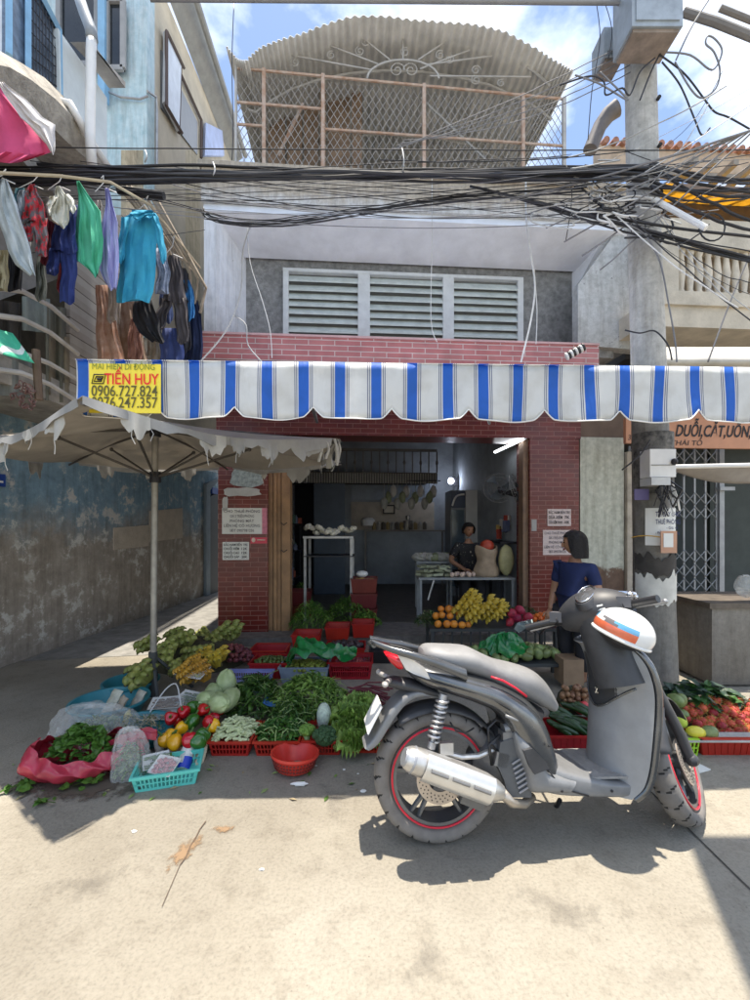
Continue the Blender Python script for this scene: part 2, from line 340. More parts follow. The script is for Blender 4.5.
# narrow joint running away from the viewer, stains and cracks
jm = mat('joint_dirt', (.07, .062, .052), 1, var=.3); st = mat('rust_stain', (.34, .215, .115), .9, var=.35, scale=60, thr=(.35, .65))
g = MB()
pts = [(1.515+.004*math.sin(i*1.7), -1+i*.28) for i in range(15)]
for i in range(14):
    (x0, y0), (x1, y1) = pts[i], pts[i+1]; wd = .0045
    g.add([(x0-wd, y0, .003), (x0+wd, y0, .003), (x1+wd, y1, .003), (x1-wd, y1, .003)], [(0, 1, 2, 3)])
g.build('road_joint', jm, kind='structure')
def blot(px, py, rx, ry, name, m, n=34, rot=0.3):
    c = G(px, py); g = MB(); P_ = []
    for i in range(n):
        t = 2*math.pi*i/n; r = 1+.45*math.sin(3*t+px)+u(-.38, .38); x, y = rx*r*math.cos(t), ry*r*math.sin(t)
        P_.append((c.x+x*math.cos(rot)-y*math.sin(rot), c.y+x*math.sin(rot)+y*math.cos(rot), .004))
    g.add([(c.x, c.y, .004)]+P_, [(0, i+1, (i+1) % n+1) for i in range(n)]); g.build(name, m, kind='structure')
def stain_mat(name, col, scale, lo, hi, rough=.9):
    m = bpy.data.materials.new(name); m.use_nodes = True; nt = m.node_tree; N = nt.nodes.new; L = nt.links.new; b = nt.nodes['Principled BSDF']; b.inputs['Base Color'].default_value = (*col, 1); b.inputs['Roughness'].default_value = rough
    tc = N('ShaderNodeTexCoord'); sp_ = N('ShaderNodeMapping'); sp_.inputs['Location'].default_value = (-1, -1, 0); sp_.inputs['Scale'].default_value = (2, 2, 0); L(tc.outputs['Generated'], sp_.inputs[0])
    ln = N('ShaderNodeVectorMath'); ln.operation = 'LENGTH'; L(sp_.outputs[0], ln.inputs[0])
    n = N('ShaderNodeTexNoise'); n.inputs['Scale'].default_value = scale; n.inputs['Detail'].default_value = 9; n.inputs['Roughness'].default_value = .7; L(tc.outputs['Object'], n.inputs[0])
    a = N('ShaderNodeMath'); a.operation = 'MULTIPLY_ADD'; a.inputs[1].default_value = -.35; L(ln.outputs['Value'], a.inputs[0]); L(n.outputs[0], a.inputs[2])
    r = N('ShaderNodeMapRange'); r.inputs[1].default_value = lo; r.inputs[2].default_value = hi; L(a.outputs[0], r.inputs[0])
    t = N('ShaderNodeBsdfTransparent'); ms = N('ShaderNodeMixShader'); L(r.outputs[0], ms.inputs[0]); L(t.outputs[0], ms.inputs[1]); L(b.outputs[0], ms.inputs[2]); L(ms.outputs[0], nt.nodes['Material Output'].inputs[0]); return m
def stain(px, py, w_, d, rot, m, z=.004):
    c = G(px, py); g = MB(); M_ = Matrix.Translation(c) @ Matrix.Rotation(rot, 4, 'Z'); g.add([(-w_, -d, 0), (w_, -d, 0), (w_, d, 0), (-w_, d, 0)], [(0, 1, 2, 3)]); o = g.build('ground_stain', m, kind='structure'); o.location = (c.x, c.y, z); o.rotation_euler = (0, 0, rot)
rs = stain_mat('rust_stain_mask', (.25, .165, .095), 18, .27, .42)
stain(185, 852, .065, .17, -.35, rs); stain(224, 829, .075, .04, .3, rs)
os_ = stain_mat('faint_oil_mask', (.205, .185, .155), 6, .36, .85)
for i, (a, b, c, d) in enumerate(((560, 905, .35, .2), (90, 880, .3, .22), (420, 960, .25, .15), (330, 800, .4, .12), (690, 800, .25, .15))): stain(a, b, c, d, i*.7, os_, .0045+i*.0003)
g = MB(); pr = None
for i, (px, py) in enumerate([(206, 822), (200, 830), (196, 838), (190, 848), (186, 858), (180, 866), (174, 880), (168, 894), (162, 908)]):
    p = G(px, py); wd = .003 if i < 6 else .0015
    if pr: g.add([(pr.x-wd, pr.y, .006), (pr.x+wd, pr.y, .006), (p.x+wd*.8, p.y, .006), (p.x-wd*.8, p.y, .006)], [(0, 1, 2, 3)])
    pr = p
g.build('ground_crack', mat('crack_dirt', (.12, .085, .06), 1), kind='structure')
wet = mat('wet_ground', (.14, .125, .105), .5, var=.3)
stain(75, 786, .42, .16, 0, stain_mat('wet_dirt_mask', (.10, .085, .065), 9, .18, .34, .5), .0062)
# raised shop floor and pavement threshold
floor_m = mat('worn_floor_tiles', (.10, .09, .08), .55, var=.35, scale=9)
g = MB(); g.box(FU(218), 8, -.32, 6, 0, .10); o = g.build('shop_floor', mat('threshold_cement', (.15, .14, .13), .8, var=.3, scale=12, bump=.3), kind='structure'); o.location = FR @ Vector(OFF['shop_floor']); o.rotation_euler = (0, 0, A)
g = MB(); p = [G(110, 663), G(60, 668), G(218, 640)]
g.add([(-3.8, 4.62, .004), (-2.1, 4.95, .004), (-2.1, 16, .004), (-3.6, 16, .004)], [(0, 1, 2, 3)]); g.build('alley_path', mat('alley_cement', (.24, .235, .22), .9, var=.3, scale=6, bump=.3), kind='structure')

# ================================================================ SHOP HOUSE
brick_dk = brickmat('dark_red_tile_brick', (.17, .018, .013), (.24, .03, .020), (.36, .16, .13), w=.20, h=.062, ms=.005, rough=.3)
brick_pk = brickmat('pink_tile_brick', (.60, .20, .20), (.68, .27, .26), (.80, .66, .63), w=.33, h=.068, ms=.006, rough=.35)
shop = thing('shop_house', 'narrow two storey shop house with dark red brick piers and long concrete louvre vent', 'building', (0, 0, 0), frame=True)
uL0, uL1 = FU(218), FU(268); uR0, uR1 = FU(530), FU(579); ZL = FZ(300, 435)
g = MB(); g.box(uL0, uL1, 0, .38, 0, ZL); g.build('brick_pier', brick_dk, shop)
g = MB(); g.box(uR0, uR1, 0, .45, 0, ZL); g.build('brick_pier', brick_dk, shop)
g = MB(); g.box(uL0-.02, uR1+.02, -.01, .40, ZL, 3.44); g.build('lintel', brick_dk, shop)
g = MB(); lz0, lz1 = 3.53, FZ(204, 337)
g.box(FU(203), FU(598, -.12), -.14, .55, lz0, lz1-.02); g.build('tiled_ledge', brick_pk, shop)
g = MB(); g.box(FU(203), FU(598, -.12), -.16, .6, lz1-.02, lz1+.005); g.box(FU(206), FU(596), -.12, .3, 3.44, lz0); g.build('ledge_cap', mat('pink_cap', (.55, .35, .35), .6), shop)
# recessed upper loggia
VB = .62; zb = FZ(245, 250, VB); z0 = lz1-.1; zs = FZ(300, 207, 0)
g = MB(); g.box(FU(240, VB)-.3, FU(578, VB)+.1, VB, VB+.15, z0, zb+.12); g.build('rough_cement_wall', grey_conc, shop)
g = MB(); a0, a1, b0, b1 = FU(204), FU(216), FU(232, VB), FU(246, VB)
g.add([(a0, 0, z0), (a1, 0, z0), (b1, VB, z0), (a0, VB, z0), (a0, 0, zs+.25), (a1, 0, zs+.25), (b1, VB, zs+.25), (a0, VB, zs+.25)], [(3, 2, 1, 0), (4, 5, 6, 7), (0, 1, 5, 4), (1, 2, 6, 5), (2, 3, 7, 6), (3, 0, 4, 7)])
g.box(FU(204), FU(218), VB, 4.6, 0.1, zs+.25); g.build('side_wing', white_wall, shop)
g = MB(); a0, a1, b0 = FU(618), FU(640), FU(572, VB)
zq = FZ(590, 285, .3)
g.add([(b0, VB, zq), (b0+.25, VB, zq), (a0+.2, 0, zs-.03), (a0-.12, 0, zs-.03), (b0, VB, zq+.35), (b0+.25, VB, zq+.35), (a0+.2, 0, zs+.3), (a0-.12, 0, zs+.3)], [(3, 2, 1, 0), (4, 5, 6, 7), (0, 1, 5, 4), (1, 2, 6, 5), (2, 3, 7, 6), (3, 0, 4, 7)])
g.box(FU(574, VB), FU(590, VB), .05, VB, z0, zq+.1, 1); g.build('raking_beam', [soffit, grey_conc], shop)
g = MB(); g.grid(lambda a, b: (FU(204)+(FU(622)-FU(204))*a, VB*b, zs+(zb-zs)*b), 10, 3, th=-.14); g.build('soffit', soffit, shop)
g = MB(); zt = FZ(300, 176); g.box(FU(203), FU(624), -.06, .1, zs-.02, zt); g.box(FU(203)-.03, FU(624)+.03, -.10, .14, zt, zt+.06); g.build('roof_fascia', layered('stained_fascia', (.55, .55, .54), (.42, .37, .30), lo=5.55, hi=5.75, amp=.3, nscale=5, third=(.13, .12, .11), spots=.6), shop)
g = MB(); g.box(FU(204), FU(622), .1, 4.6, zt-.25, zt-.03); g.build('roof_slab', conc, shop)
# louvre vent
lv = MB(); x0, x1 = FU(283, VB-.08), FU(523, VB-.08); yb = VB-.09; zt1, zb1 = FZ(285, 268, VB-.08), z0+.02
fr_m = mat('pale_louvre_paint', (.58, .60, .60), .7, var=.1, scale=9, bump=.1)
posts = [(283, 288.5), (358, 370), (443, 454), (518, 523.5)]
for p0, p1 in posts: lv.box(FU(p0, yb), FU(p1, yb), yb, VB+.002, zb1, zt1)
lv.box(x0, x1, yb-.003, VB+.001, zt1-.045, zt1); vent = lv.build('louvre_vent', fr_m, shop)
for i in range(3):
    a, b = FU(posts[i][1], yb), FU(posts[i+1][0], yb); s_ = MB()
    bk = MB(); bk.box(a, b, VB-.012, VB-.004, zb1, zt1-.05); bk.build('shadow_gap', mat('deep_gap', (.16, .17, .165), .9), vent)
    for k in range(8):
        z = zt1-.10-k*.118+.012*math.sin(k*5.1+i*2.3)
        if z < zb1-.02: continue
        s_.add([(a, yb+.005, z-.062), (b, yb+.005, z-.062), (b, VB-.02, z+.03), (a, VB-.02, z+.03), (a, yb+.005, z-.085), (b, yb+.005, z-.085), (b, VB-.02, z+.008), (a, VB-.02, z+.008)],
               [(0, 1, 2, 3), (7, 6, 5, 4), (0, 4, 5, 1), (1, 5, 6, 2), (2, 6, 7, 3), (3, 7, 4, 0)])
    s_.build('louvre_slats', mat('louvre_slat_paint', (.52, .56, .53), .75, var=.15, scale=8), vent)
# interior shell
VD = 4.3; CI = 3.75; wx0, wx1 = FU(218), FU(531)+.03
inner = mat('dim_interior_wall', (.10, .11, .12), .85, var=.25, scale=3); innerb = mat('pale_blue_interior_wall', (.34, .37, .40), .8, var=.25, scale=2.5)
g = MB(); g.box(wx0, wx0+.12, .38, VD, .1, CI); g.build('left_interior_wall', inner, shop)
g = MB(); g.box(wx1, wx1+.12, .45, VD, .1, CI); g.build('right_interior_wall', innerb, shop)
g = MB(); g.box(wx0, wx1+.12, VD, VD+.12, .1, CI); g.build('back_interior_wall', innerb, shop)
g = MB(); g.box(wx0, wx1+.2, .40, VD+.12, CI, CI+.1); g.build('ceiling', mat('ceiling_paint', (.30, .30, .30), .9), shop)
g = MB(); g.box(wx0+.12, wx1, .4, VD, .101, .106); g.build('interior_floor', floor_m, shop)
# folded timber door leaves and right door post
g = MB()
for i, (p0, p1, v) in enumerate([(268.5, 273, .06), (273.6, 277, .03), (277.5, 281, .05), (281.6, 290, .02)]): g.box(FU(p0, v), FU(p1, v), v, v+.24, .10, FZ(270, 470))
dl = g.build('folding_timber_door', mat('varnished_timber', (.30, .165, .075), .5, var=.3, scale=6), shop)
for z in (1.15, 1.5): g = MB(); g.tube([(FU(281), .0, z), (FU(284), -.03, z-.03), (FU(287), 0, z)], .006); g.build('door_latch', dark, dl)
g = MB(); g.box(FU(523, .05), FU(530.5, .05), .05, .2, .1, ZL-.002); g.build('door_post', mat('pale_door_post', (.22, .14, .09), .6, var=.3), shop)
# mezzanine with baluster rail, lattice band, kitchen wall below
g = MB(); ym = 2.9; mz = FZ(345, 472, ym); g.box(wx0+.13, FU(437, ym), ym, VD-.01, mz-.12, mz); me_ = g.build('mezzanine', mat('mezzanine_timber', (.09, .075, .06), .7), shop)
g = MB(); g.box(wx0+.13, FU(437, ym), ym-.03, ym-.005, mz-.22, mz-.02)
g.build('lattice_band', stripemat('lattice', .05, [(0, (.28, .27, .24)), (.5, (.08, .08, .08))]), me_)
g = MB(); x0, x1 = FU(296, ym), FU(437, ym); n = 17
for i in range(n+1):
    x = x0+(x1-x0)*i/n; g.box(x-.012, x+.012, ym, ym+.02, mz, mz+.42)
    if i % 2: g.ball((x, ym+.01, mz+.2), (.03, .02, .05), 6, 4)
g.box(x0, x1, ym-.01, ym+.04, mz+.42, mz+.47); g.build('baluster_rail', mat('grey_balusters', (.16, .15, .14), .6), me_)
g = MB(); g.box(FU(295, VD-.01), FU(345, VD), VD-.03, VD-.002, .11, mz-.13); g.box(FU(351, VD), FU(432, VD), VD-.02, VD-.002, FZ(400, 500, VD), FZ(400, 481, VD), 1); g.box(FU(351, VD), FU(434, VD), VD-.022, VD-.002, FZ(400, 530, VD), FZ(400, 502, VD), 2)
g.build('kitchen_wall', [mat('dark_doorway', (.02, .02, .025), .8), mat('blue_grey_tiles', (.28, .33, .38), .35), mat('cream_kitchen_wall', (.50, .44, .36), .7)], shop)
g = MB(); g.box(FU(314, ym), FU(345, ym), ym-.01, ym+.02, .11, mz-.23); g.build('blue_grey_door', mat('blue_grey_door_paint', (.05, .075, .11), .5), shop)
g = MB(); g.box(FU(383, VD-.05), FU(395, VD-.05), VD-.04, VD-.025, FZ(388, 514, VD), FZ(388, 505, VD)); wn = g.build('small_window', mat('window_pane', (.55, .50, .40), .3), shop)
g = MB(); 
for a, b, c, d in ((383, 384.2, 505, 514), (393.8, 395, 505, 514), (383, 395, 505, 506.2), (383, 395, 512.8, 514)): g.box(FU(a, VD-.06), FU(b, VD-.06), VD-.06, VD-.04, FZ(388, d, VD), FZ(388, c, VD))
g.build('window_frame', dark, wn)
# ---- rooftop: corrugated vault, ironwork, chain-link cage
tin = mat('weathered_corrugated_sheet', (.54, .535, .51), .65, metal=.15, var=.25, scale=4, col2=(.62, .61, .58), bump=.1)
vault = thing('rooftop_canopy', 'arched corrugated metal roof with scrolled iron fanlight over the wire cage', 'roof canopy', (FU(400), 1.0, zt), frame=True)
rim = [(226, 47), (236, 58), (246, 62), (262, 50), (285, 37), (315, 27), (350, 20), (390, 17), (430, 19), (470, 25), (505, 34), (540, 50), (562, 63), (573, 73)]
RP = [Vector((FU(a, -.1), -.1, FZ(a, b, -.1))) for a, b in rim]
def interp(Ps, t):
    t = t*(len(Ps)-1); i = min(int(t), len(Ps)-2); return Ps[i].lerp(Ps[i+1], t-i)
def vf(a, b):
    p = interp(RP, a); q = interp(RP, min(1, a+.01))-interp(RP, max(0, a-.01)); nrm = Vector((-q.z, 0, q.x)).normalized()
    p = p+nrm*(.017*math.sin(a*2*math.pi*60)+.006*math.sin(a*31)); p.y += b*3.4+.025*math.sin(a*23)*(1-b); return p
g = MB(); g.grid(vf, 480, 8, th=.006); g.build('corrugated_sheet', tin, vault, smooth=True)
iron = mat('grey_ironwork', (.42, .41, .39), .6, var=.2)
def fpt(px, py, v): return Vector((FU(px, v), v, FZ(px, py, v)))
g = MB(); arc = [(252, 68), (262, 56), (285, 46), (320, 38), (360, 33), (403, 31), (445, 34), (480, 42), (510, 56), (535, 72), (550, 86)]
g.tube([fpt(a, b, .15) for a, b in arc], .018, 6); 
def arcp(cx, cy, rx, ry, a0, a1, n=12): return [fpt(cx+rx*math.cos(R(a0+(a1-a0)*i/n)), cy-ry*math.sin(R(a0+(a1-a0)*i/n)), .15) for i in range(n+1)]
g.tube(arcp(403, 79, 36, 19, 0, 180), .016, 5)
for a, b, c, d in ((403, 60, 403, 36), (390, 60, 360, 36), (418, 60, 448, 40), (380, 65, 315, 40), (425, 65, 492, 56), (372, 70, 272, 52), (430, 76, 531, 77), (420, 69, 470, 50)): g.tube([fpt(a, b, .15), fpt(c, d, .15)], .011, 5)
def scroll(cx, cy, r, s, m=1): return [fpt(cx+m*r*(1-.8*i/16)*math.cos(i*.6+s), cy-r*(1-.8*i/16)*math.sin(i*.6+s), .15) for i in range(17)]
for cx, cy, r, s, m in ((397, 70, 8, 0, 1), (411, 70, 8, 0, -1), (366, 42, 5, 1, 1), (360, 51, 5, 2, 1), (300, 48, 5, 0, 1), (331, 55, 4.5, 1, 1), (295, 62, 5, 2, 1), (270, 55, 6, 1, -1), (440, 55, 5, 1, 1), (449, 59, 5, 2, -1), (476, 70, 5, 0, 1), (476, 80, 5, 2, 1), (501, 83, 4, 1, 1), (405, 52, 5, 1, 1)): g.tube(scroll(cx, cy, r, s, m), .008, 4)
g.build('scroll_fanlight', iron, vault)
g = MB()
for v in (.6, 1.6, 2.6):
    g.tube([p+Vector((0, v, -.06)) for p in RP[1:]], .02, 5)
g.tube([fpt(421, 98, .6), fpt(486, 160, .6)], .018, 5); g.build('roof_frame', iron, vault)
cage = thing('wire_cage', 'chain link mesh cage on rusty orange posts along the roof edge', 'fence', (FU(400), 0, zt), frame=True)
top = lambda px: 67+(px-235)*(99-67)/330
for p in (236, 264, 323, 424, 523, 564):
    g = MB(); x = FU(p, .02); r = .022 if p > 240 else .014; g.box(x-r, x+r, .0, .04, zt+.06, FZ(p, top(p)-1, .02)); g.build('post', rust if p not in (236, 564) else iron, cage)
g = MB()
for a, b, c, d in ((236, 68, 564, 99), (236, 102, 323, 109), (325, 129, 564, 146), (236, 124, 264, 126)): g.tube([fpt(a, b, .02), fpt(c, d, .02)], .017, 5)
g.tube([fpt(303, 104, .2), fpt(278, 156, .2)], .02, 5); g.build('rails', rust, cage)
def mesh_wire(g, x0, x1, y, z0, ztf, st=.092, r=.0048):
    n = int((x1-x0+3)/st)
    for sgn in (1, -1):
        for i in range(-2, n+30):
            xs = x0-2.2+i*st if sgn > 0 else x0+i*st; pts = []
            # line x = xs + sgn*(z-z0)*.62
            t0, t1 = 0, 3
            P_ = []
            for k in range(61):
                z = z0+k*.03; x = xs+sgn*(z-z0)*.62
                if x0 <= x <= x1 and z <= ztf(x): P_.append((x, z))
            if len(P_) > 1: g.tube([(P_[0][0], y+.001*sgn, P_[0][1]), (P_[-1][0], y+.001*sgn, P_[-1][1])], r, 3, cap=False)
zA, zB = FZ(236, 69, .02), FZ(564, 100, .02); xA, xB = FU(236, .02), FU(564, .02)
g = MB(); mesh_wire(g, xA, xB, .045, zt+.06, lambda x: zA+(zB-zA)*(x-xA)/(xB-xA)); g.build('chain_link', mat('mesh_wire', (.40, .38, .35), .6, metal=.3), cage)
g = MB(); xq = FU(245, .3)
for i, (a, b, d0, d1, v) in enumerate([(268, 285, 66, 170, .9), (287, 302, 72, 168, .95), (304, 318, 66, 168, .9), (320, 326, 60, 165, .7), (328, 350, 70, 165, .9), (352, 362, 75, 140, .85), (262, 340, 64, 70, .8)]):
    g.box(FU(a, v), FU(b, v), v, v+.04, FZ(a, d1, v) if d1 < 100 else zt, FZ(a, d0, v))
g.build('stacked_boards', mat('old_brown_boards', (.22, .15, .10), .8, var=.35, scale=8), label='old brown timber boards leaning inside the roof cage', cat='boards', frame=True)
g = MB(); g.box(FU(236, 2.8), FU(560, 2.8), 2.9, 3.0, zt, zt+2.2); g.build('rear_screen', mat('dim_rear_boards', (.20, .19, .18), .9, var=.3), vault)
g = MB(); c = FP(338, 162, .4); g.lathe([(.0, 0), (.16, 0), (.19, .3), (.20, .31), (.18, .31), (.15, .02), (0, .02)], (c.x, .4, zt), 16); g.build('blue_tub', mat('blue_plastic', (.12, .24, .55), .4), label='blue plastic tub standing on the roof inside the wire cage', cat='tub', frame=True)

# ================================================================ AWNING
VA = -3.13
x0, x1 = FU(72, VA), FU(792, VA); za, zbm = FZ(230, 362, VA), FZ(400, 417, VA)
W_ = (.86, .87, .86); Bl = (.035, .19, .72); Dk = (.10, .13, .28)
st_ = [(0, W_), (.245, Dk), (.265, W_), (.295, Dk), (.315, W_), (.355, Bl), (.64, W_), (.675, Dk), (.695, W_), (.725, Dk), (.745, W_), (.80, W_)]
P_aw = (FU(480.5, VA)-FU(231, VA))/7
aw = thing('striped_awning', 'long blue and white striped awning with scalloped valance across the shop front', 'awning', (FU(400, VA), VA, 0), frame=True)
ph = .5-((FU(231, VA)-FU(400, VA))/P_aw) % 1
awm = stripemat('awning_canvas', P_aw, st_, trans=.42, phase=ph)
sw = (FU(466, VA)-FU(391, VA)); xs0 = FU(391, VA)
nx = 420
def val(a, b):
    x = x0+(x1-x0)*a; f = ((x-xs0)/sw) % 1; d = min(f, 1-f); cusp = max(0, 1-d/.13)**1.3*.05; zlow = zbm-.012+cusp-.018*math.sin(math.pi*f)
    z = za+(zlow-za)*b; return (x, VA+.018*b*math.sin(x*9.1+b*2)+.010*b*math.sin(x*23)+.012*math.sin(x*3), z)
g = MB(); g.grid(val, nx, 8, th=.003); g.build('valance', awm, aw, smooth=True)
g = MB(); g.grid(lambda a, b: (x0+(x1-x0)*a, VA+.0+b*(-VA-.16), za+b*(3.46-za)-.03*math.sin(b*math.pi)), 40, 8, th=.004); g.build('sloping_canvas', awm, aw, smooth=True)
g = MB()
for i in range(nx//2):
    pass
g.tube([Vector(val(i/nx, 1))+Vector((0, -.004, 0)) for i in range(nx+1)], .004, 4); g.build('hem', mat('white_hem', (.8, .8, .78), .6), aw)
g = MB(); g.tube([(x0, VA+.03, za-.02), (x1, VA+.03, za-.02)], .018, 6); g.build('front_bar', steel, aw)
for p in (300, 470, 640):
    g = MB(); g.tube([(FU(p, VA), VA+.04, za-.03), (FU(p+10, -1.3), -1.3, za+.1), (FU(p, -.1), -.1, 3.3)], .014, 6); g.build('folding_arm', steel, aw)
bn = MB(); a, b, c, d = FU(90, VA), FU(162.5, VA), FZ(90, 413, VA), FZ(90, 362, VA); vb = VA-.03
bn.box(a, b, vb, vb+.006, c+.0, d-.01)
ban = bn.build('advertising_banner', mat('yellow_banner', (.86, .70, .05), .5, var=.05), label='yellow advertising banner with red and black lettering at the left end of the awning', cat='banner', frame=True)
t = MB(); wd = b-a; yy = vb-.003
t.text('MÁI HIÊN DI ĐỘNG', (a+.02*1, yy, FZ(90, 370, VA)), .048, 0, width=wd-.05)
t.text('TIẾN HUY', (FU(106, VA), yy, FZ(90, 384.5, VA)), .085, 1, width=FU(161, VA)-FU(106, VA), bold=.012)
t.text('0906.727.824', (a+.015, yy, FZ(90, 396.5, VA)), .085, 2, width=wd-.03, bold=.008)
t.text('0976.247.357', (a+.015, yy, FZ(90, 408, VA)), .085, 2, width=wd-.03, bold=.008)
t.build('lettering', [mat('green_ink', (.20, .25, .03), .6), mat('red_ink', (.75, .02, .02), .6), mat('olive_ink', (.10, .09, .02), .6)], ban)
t = MB(); xx, zz = FU(93, VA), FZ(90, 384, VA); 
for k in (0, .012): t.tube([(xx+k, yy, zz+k), (xx+.012+k, yy, zz+.05-k), (xx+.075-k, yy, zz+.05-k), (xx+.062-k, yy, zz+k)], .0035, 4, closed=True)
t.tube([(xx+.03, yy, zz+.025), (xx+.055, yy, zz+.025)], .008, 4); t.build('emblem', ink, ban)

RM = Matrix.Translation(WF((FU(200, VA), VA, 0))) @ Matrix.Rotation(R(-2.2), 4, 'Z') @ Matrix.Translation(-WF((FU(200, VA), VA, 0)))
for o in (aw, ban): o.location = RM @ o.location; o.rotation_euler = (0, 0, A-R(2.2))
# ================================================================ LEFT BUILDINGS
bw = layered('peeling_blue_wall', (.30, .265, .225), (.19, .30, .38), lo=1.25, hi=1.75, amp=.7, nscale=1.7, third=(.52, .505, .47), spots=.52, bump=.6)
lb = thing('alley_house', 'old house with peeling blue ground floor wall along the shaded alley', 'building', (-4.2, 6, 0))
g = MB(); a, b = G(0, 668), G(216, 592)
p0 = Vector((-3.95, 1.0, 0)); p1 = Vector((-3.855, 4.42, 0)); p2 = Vector((-3.5, 9.5, 0)); p3 = Vector((-3.3, 14, 0))
def walls(g, pl, z0, z1, th, mi=0):
    for a, b in zip(pl, pl[1:]): g.add([a+Vector((0, 0, z0)), b+Vector((0, 0, z0)), b+Vector((0, 0, z1)), a+Vector((0, 0, z1)), a+Vector((-th, 0, z0)), b+Vector((-th, 0, z0)), b+Vector((-th, 0, z1)), a+Vector((-th, 0, z1))], [(0, 1, 2, 3), (7, 6, 5, 4), (3, 2, 6, 7), (0, 4, 5, 1), (0, 3, 7, 4), (1, 5, 6, 2)], mi)
walls(g, [p0, p1, p2, p3], 0, 2.62, .25); g.build('wall', bw, lb)
g = MB(); 
for px0, px1, py0, py1 in ((113, 148, 525, 550), (149, 182, 508, 542)):
    def wp(px, py):
        D = 4.42; t = (px-375)/F0
        # intersect with wall line p1-p2
        d = p2-p1; s = (t*p1.y-p1.x)/(d.x-t*d.y); q = p1+d*s; return Vector((q.x+.012, q.y, H+(HY-py)/F0*q.y))
    q = [wp(px0, py1), wp(px1, py1-4), wp(px1, py0), wp(px0, py0+3)]; g.prism(q, (-.02, 0, 0))
g.build('plaster_patch', mat('bare_plaster', (.44, .38, .31), .9, var=.15, bump=.3), lb)
g = MB(); q = [wp(204, 600), wp(216, 594), wp(216, 492), wp(207, 497)]; g.prism(q, (.04, 0, 0), 0); q = [wp(208, 480), wp(216, 480), wp(216, 487), wp(207, 487)]
g.build('alley_door', mat('dark_alley_door', (.03, .035, .04), .6), lb)
g = MB(); q = [wp(203, 600), wp(207, 598), wp(207, 490), wp(218, 478), wp(203, 484)]; g.prism(q, (.06, 0, 0)); g.build('door_surround', mat('grey_blue_jamb', (.18, .22, .25), .8), lb)
# overhanging first floor slab
ov = mat('overhang_cement', (.30, .28, .25), .95, var=.35, scale=6, bump=.4)
g = MB(); g.prism([(-4.3, 1.5, 2.62), (-3.0, 1.5, 2.62), (-3.0, 4.3, 2.62), (-2.98, 5.4, 2.62), (-3.2, 9, 2.62), (-4.2, 9, 2.62)], (0, 0, .22)); g.build('overhang_slab', ov, lb)
# recessed dark balcony and boarded flank
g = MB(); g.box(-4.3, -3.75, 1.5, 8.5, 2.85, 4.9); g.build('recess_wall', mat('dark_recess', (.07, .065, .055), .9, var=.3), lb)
bd = stripemat('weathered_boards', .16, [(0, (.33, .30, .26)), (.45, (.38, .35, .31)), (.93, (.12, .10, .08))], axis='Z', rough=.85)
g = MB(); q = [WX(70, 395, -3.0), WX(128, 395, -2.98), WX(128, 215, -2.98), WX(70, 215, -3.0)]; g.prism(q, (-.05, 0, 0)); g.build('board_cladding', bd, lb)
g = MB(); q = [WX(126, 405, -2.99), WX(200, 405, -3.05), WX(200, 150, -3.05), WX(126, 150, -2.99)]; g.prism(q, (-.06, 0, 0)); g.build('flank_wall', layered('yellowed_plaster', (.36, .33, .28), (.50, .43, .30), lo=3, hi=5, amp=.8, nscale=2.4, third=(.24, .22, .20), spots=.6), lb)
g = MB()
for i, (y0, y1) in enumerate(((290, 328), (318, 352), (352, 378), (372, 400))):
    g.tube([WX(-30, y0-4, -2.95), WX(0, y0-2, -2.93), WX(22, y0+1, -2.9), WX(50, (y0*2+y1)/3+3, -2.9), WX(78, y1+2, -2.93)], .022, 6)
g.build('balcony_rail', mat('bleached_rail', (.45, .43, .40), .7), lb)
for k, (a, b, y0, y1, cc) in enumerate(((22, 50, 296, 330, (.24, .28, .27)), (46, 66, 305, 400, (.14, .14, .11)), (50, 76, 335, 395, (.20, .17, .12)), (0, 20, 300, 345, (.05, .045, .04)), (0, 36, 352, 395, (.16, .17, .16)))):
    g = MB(); g.grid(lambda s, t: WX(a+(b-a)*s, y0+(y1-y0)*t+3*s, -3.02+.03*math.sin(s*9+k)), 14, 6, th=.01); g.build('sheeting', mat('sheeting_%d' % k, cc, .8, var=.25), lb)
# upper storeys
up = thing('upper_house', 'tall pale blue and beige upper storeys with open casement over the alley', 'building', (-3.4, 5, 2.85))
cream = mat('cream_render', (.52, .46, .36), .9, var=.15, scale=3, bump=.15); bluew = layered('pale_blue_render', (.48, .62, .66), (.52, .64, .70), lo=4, hi=6, amp=.5, nscale=2.2, third=(.62, .55, .42), spots=.64, bump=.15)
fx0, fx1 = P(40, 0, 5.62).x, P(148, 0, 5.60).x
g = MB(); g.box(fx0-1.5, fx1, 5.60, 5.77, 5.3, 9.6); g.box(P(106, 0, 5.57).x, fx1, 5.57, 5.60, 3.9, 9.3); g.build('front_wall', bluew, up)
nr, fr_ = Vector((fx1+.002, 5.56, 0)), Vector((-3.20, 9.62, 0))
g = MB(); d = fr_-nr
def sp(px, py):     # point on the beige flank
    t = (px-375)/F0; s = (t*nr.y-nr.x)/(d.x-t*d.y); q = nr+d*s; return Vector((q.x, q.y, H+(HY-py)/F0*q.y))
q = [Vector((*sp(148, 412).xy, 2.843)), Vector((*sp(232, 412).xy, 2.843)), sp(233, 160), sp(158, -20), sp(148, -60)]; g.prism(q, (-.2, 0, 0)); g.build('side_wall', cream, up)
g = MB(); q = [sp(143, -60)+Vector((.02, 0, .05)), sp(158, -50)+Vector((.30, 0, 0)), sp(233, 158)+Vector((.22, 0, 0)), sp(233, 166)]; g.prism(q, (0, 0, .06)); g.tube([sp(150, -60)+Vector((.36, 0, 0)), sp(232, 156)+Vector((.3, 0, 0))], .05, 8); g.build('eaves', mat('grey_eaves', (.30, .31, .31), .7), up)
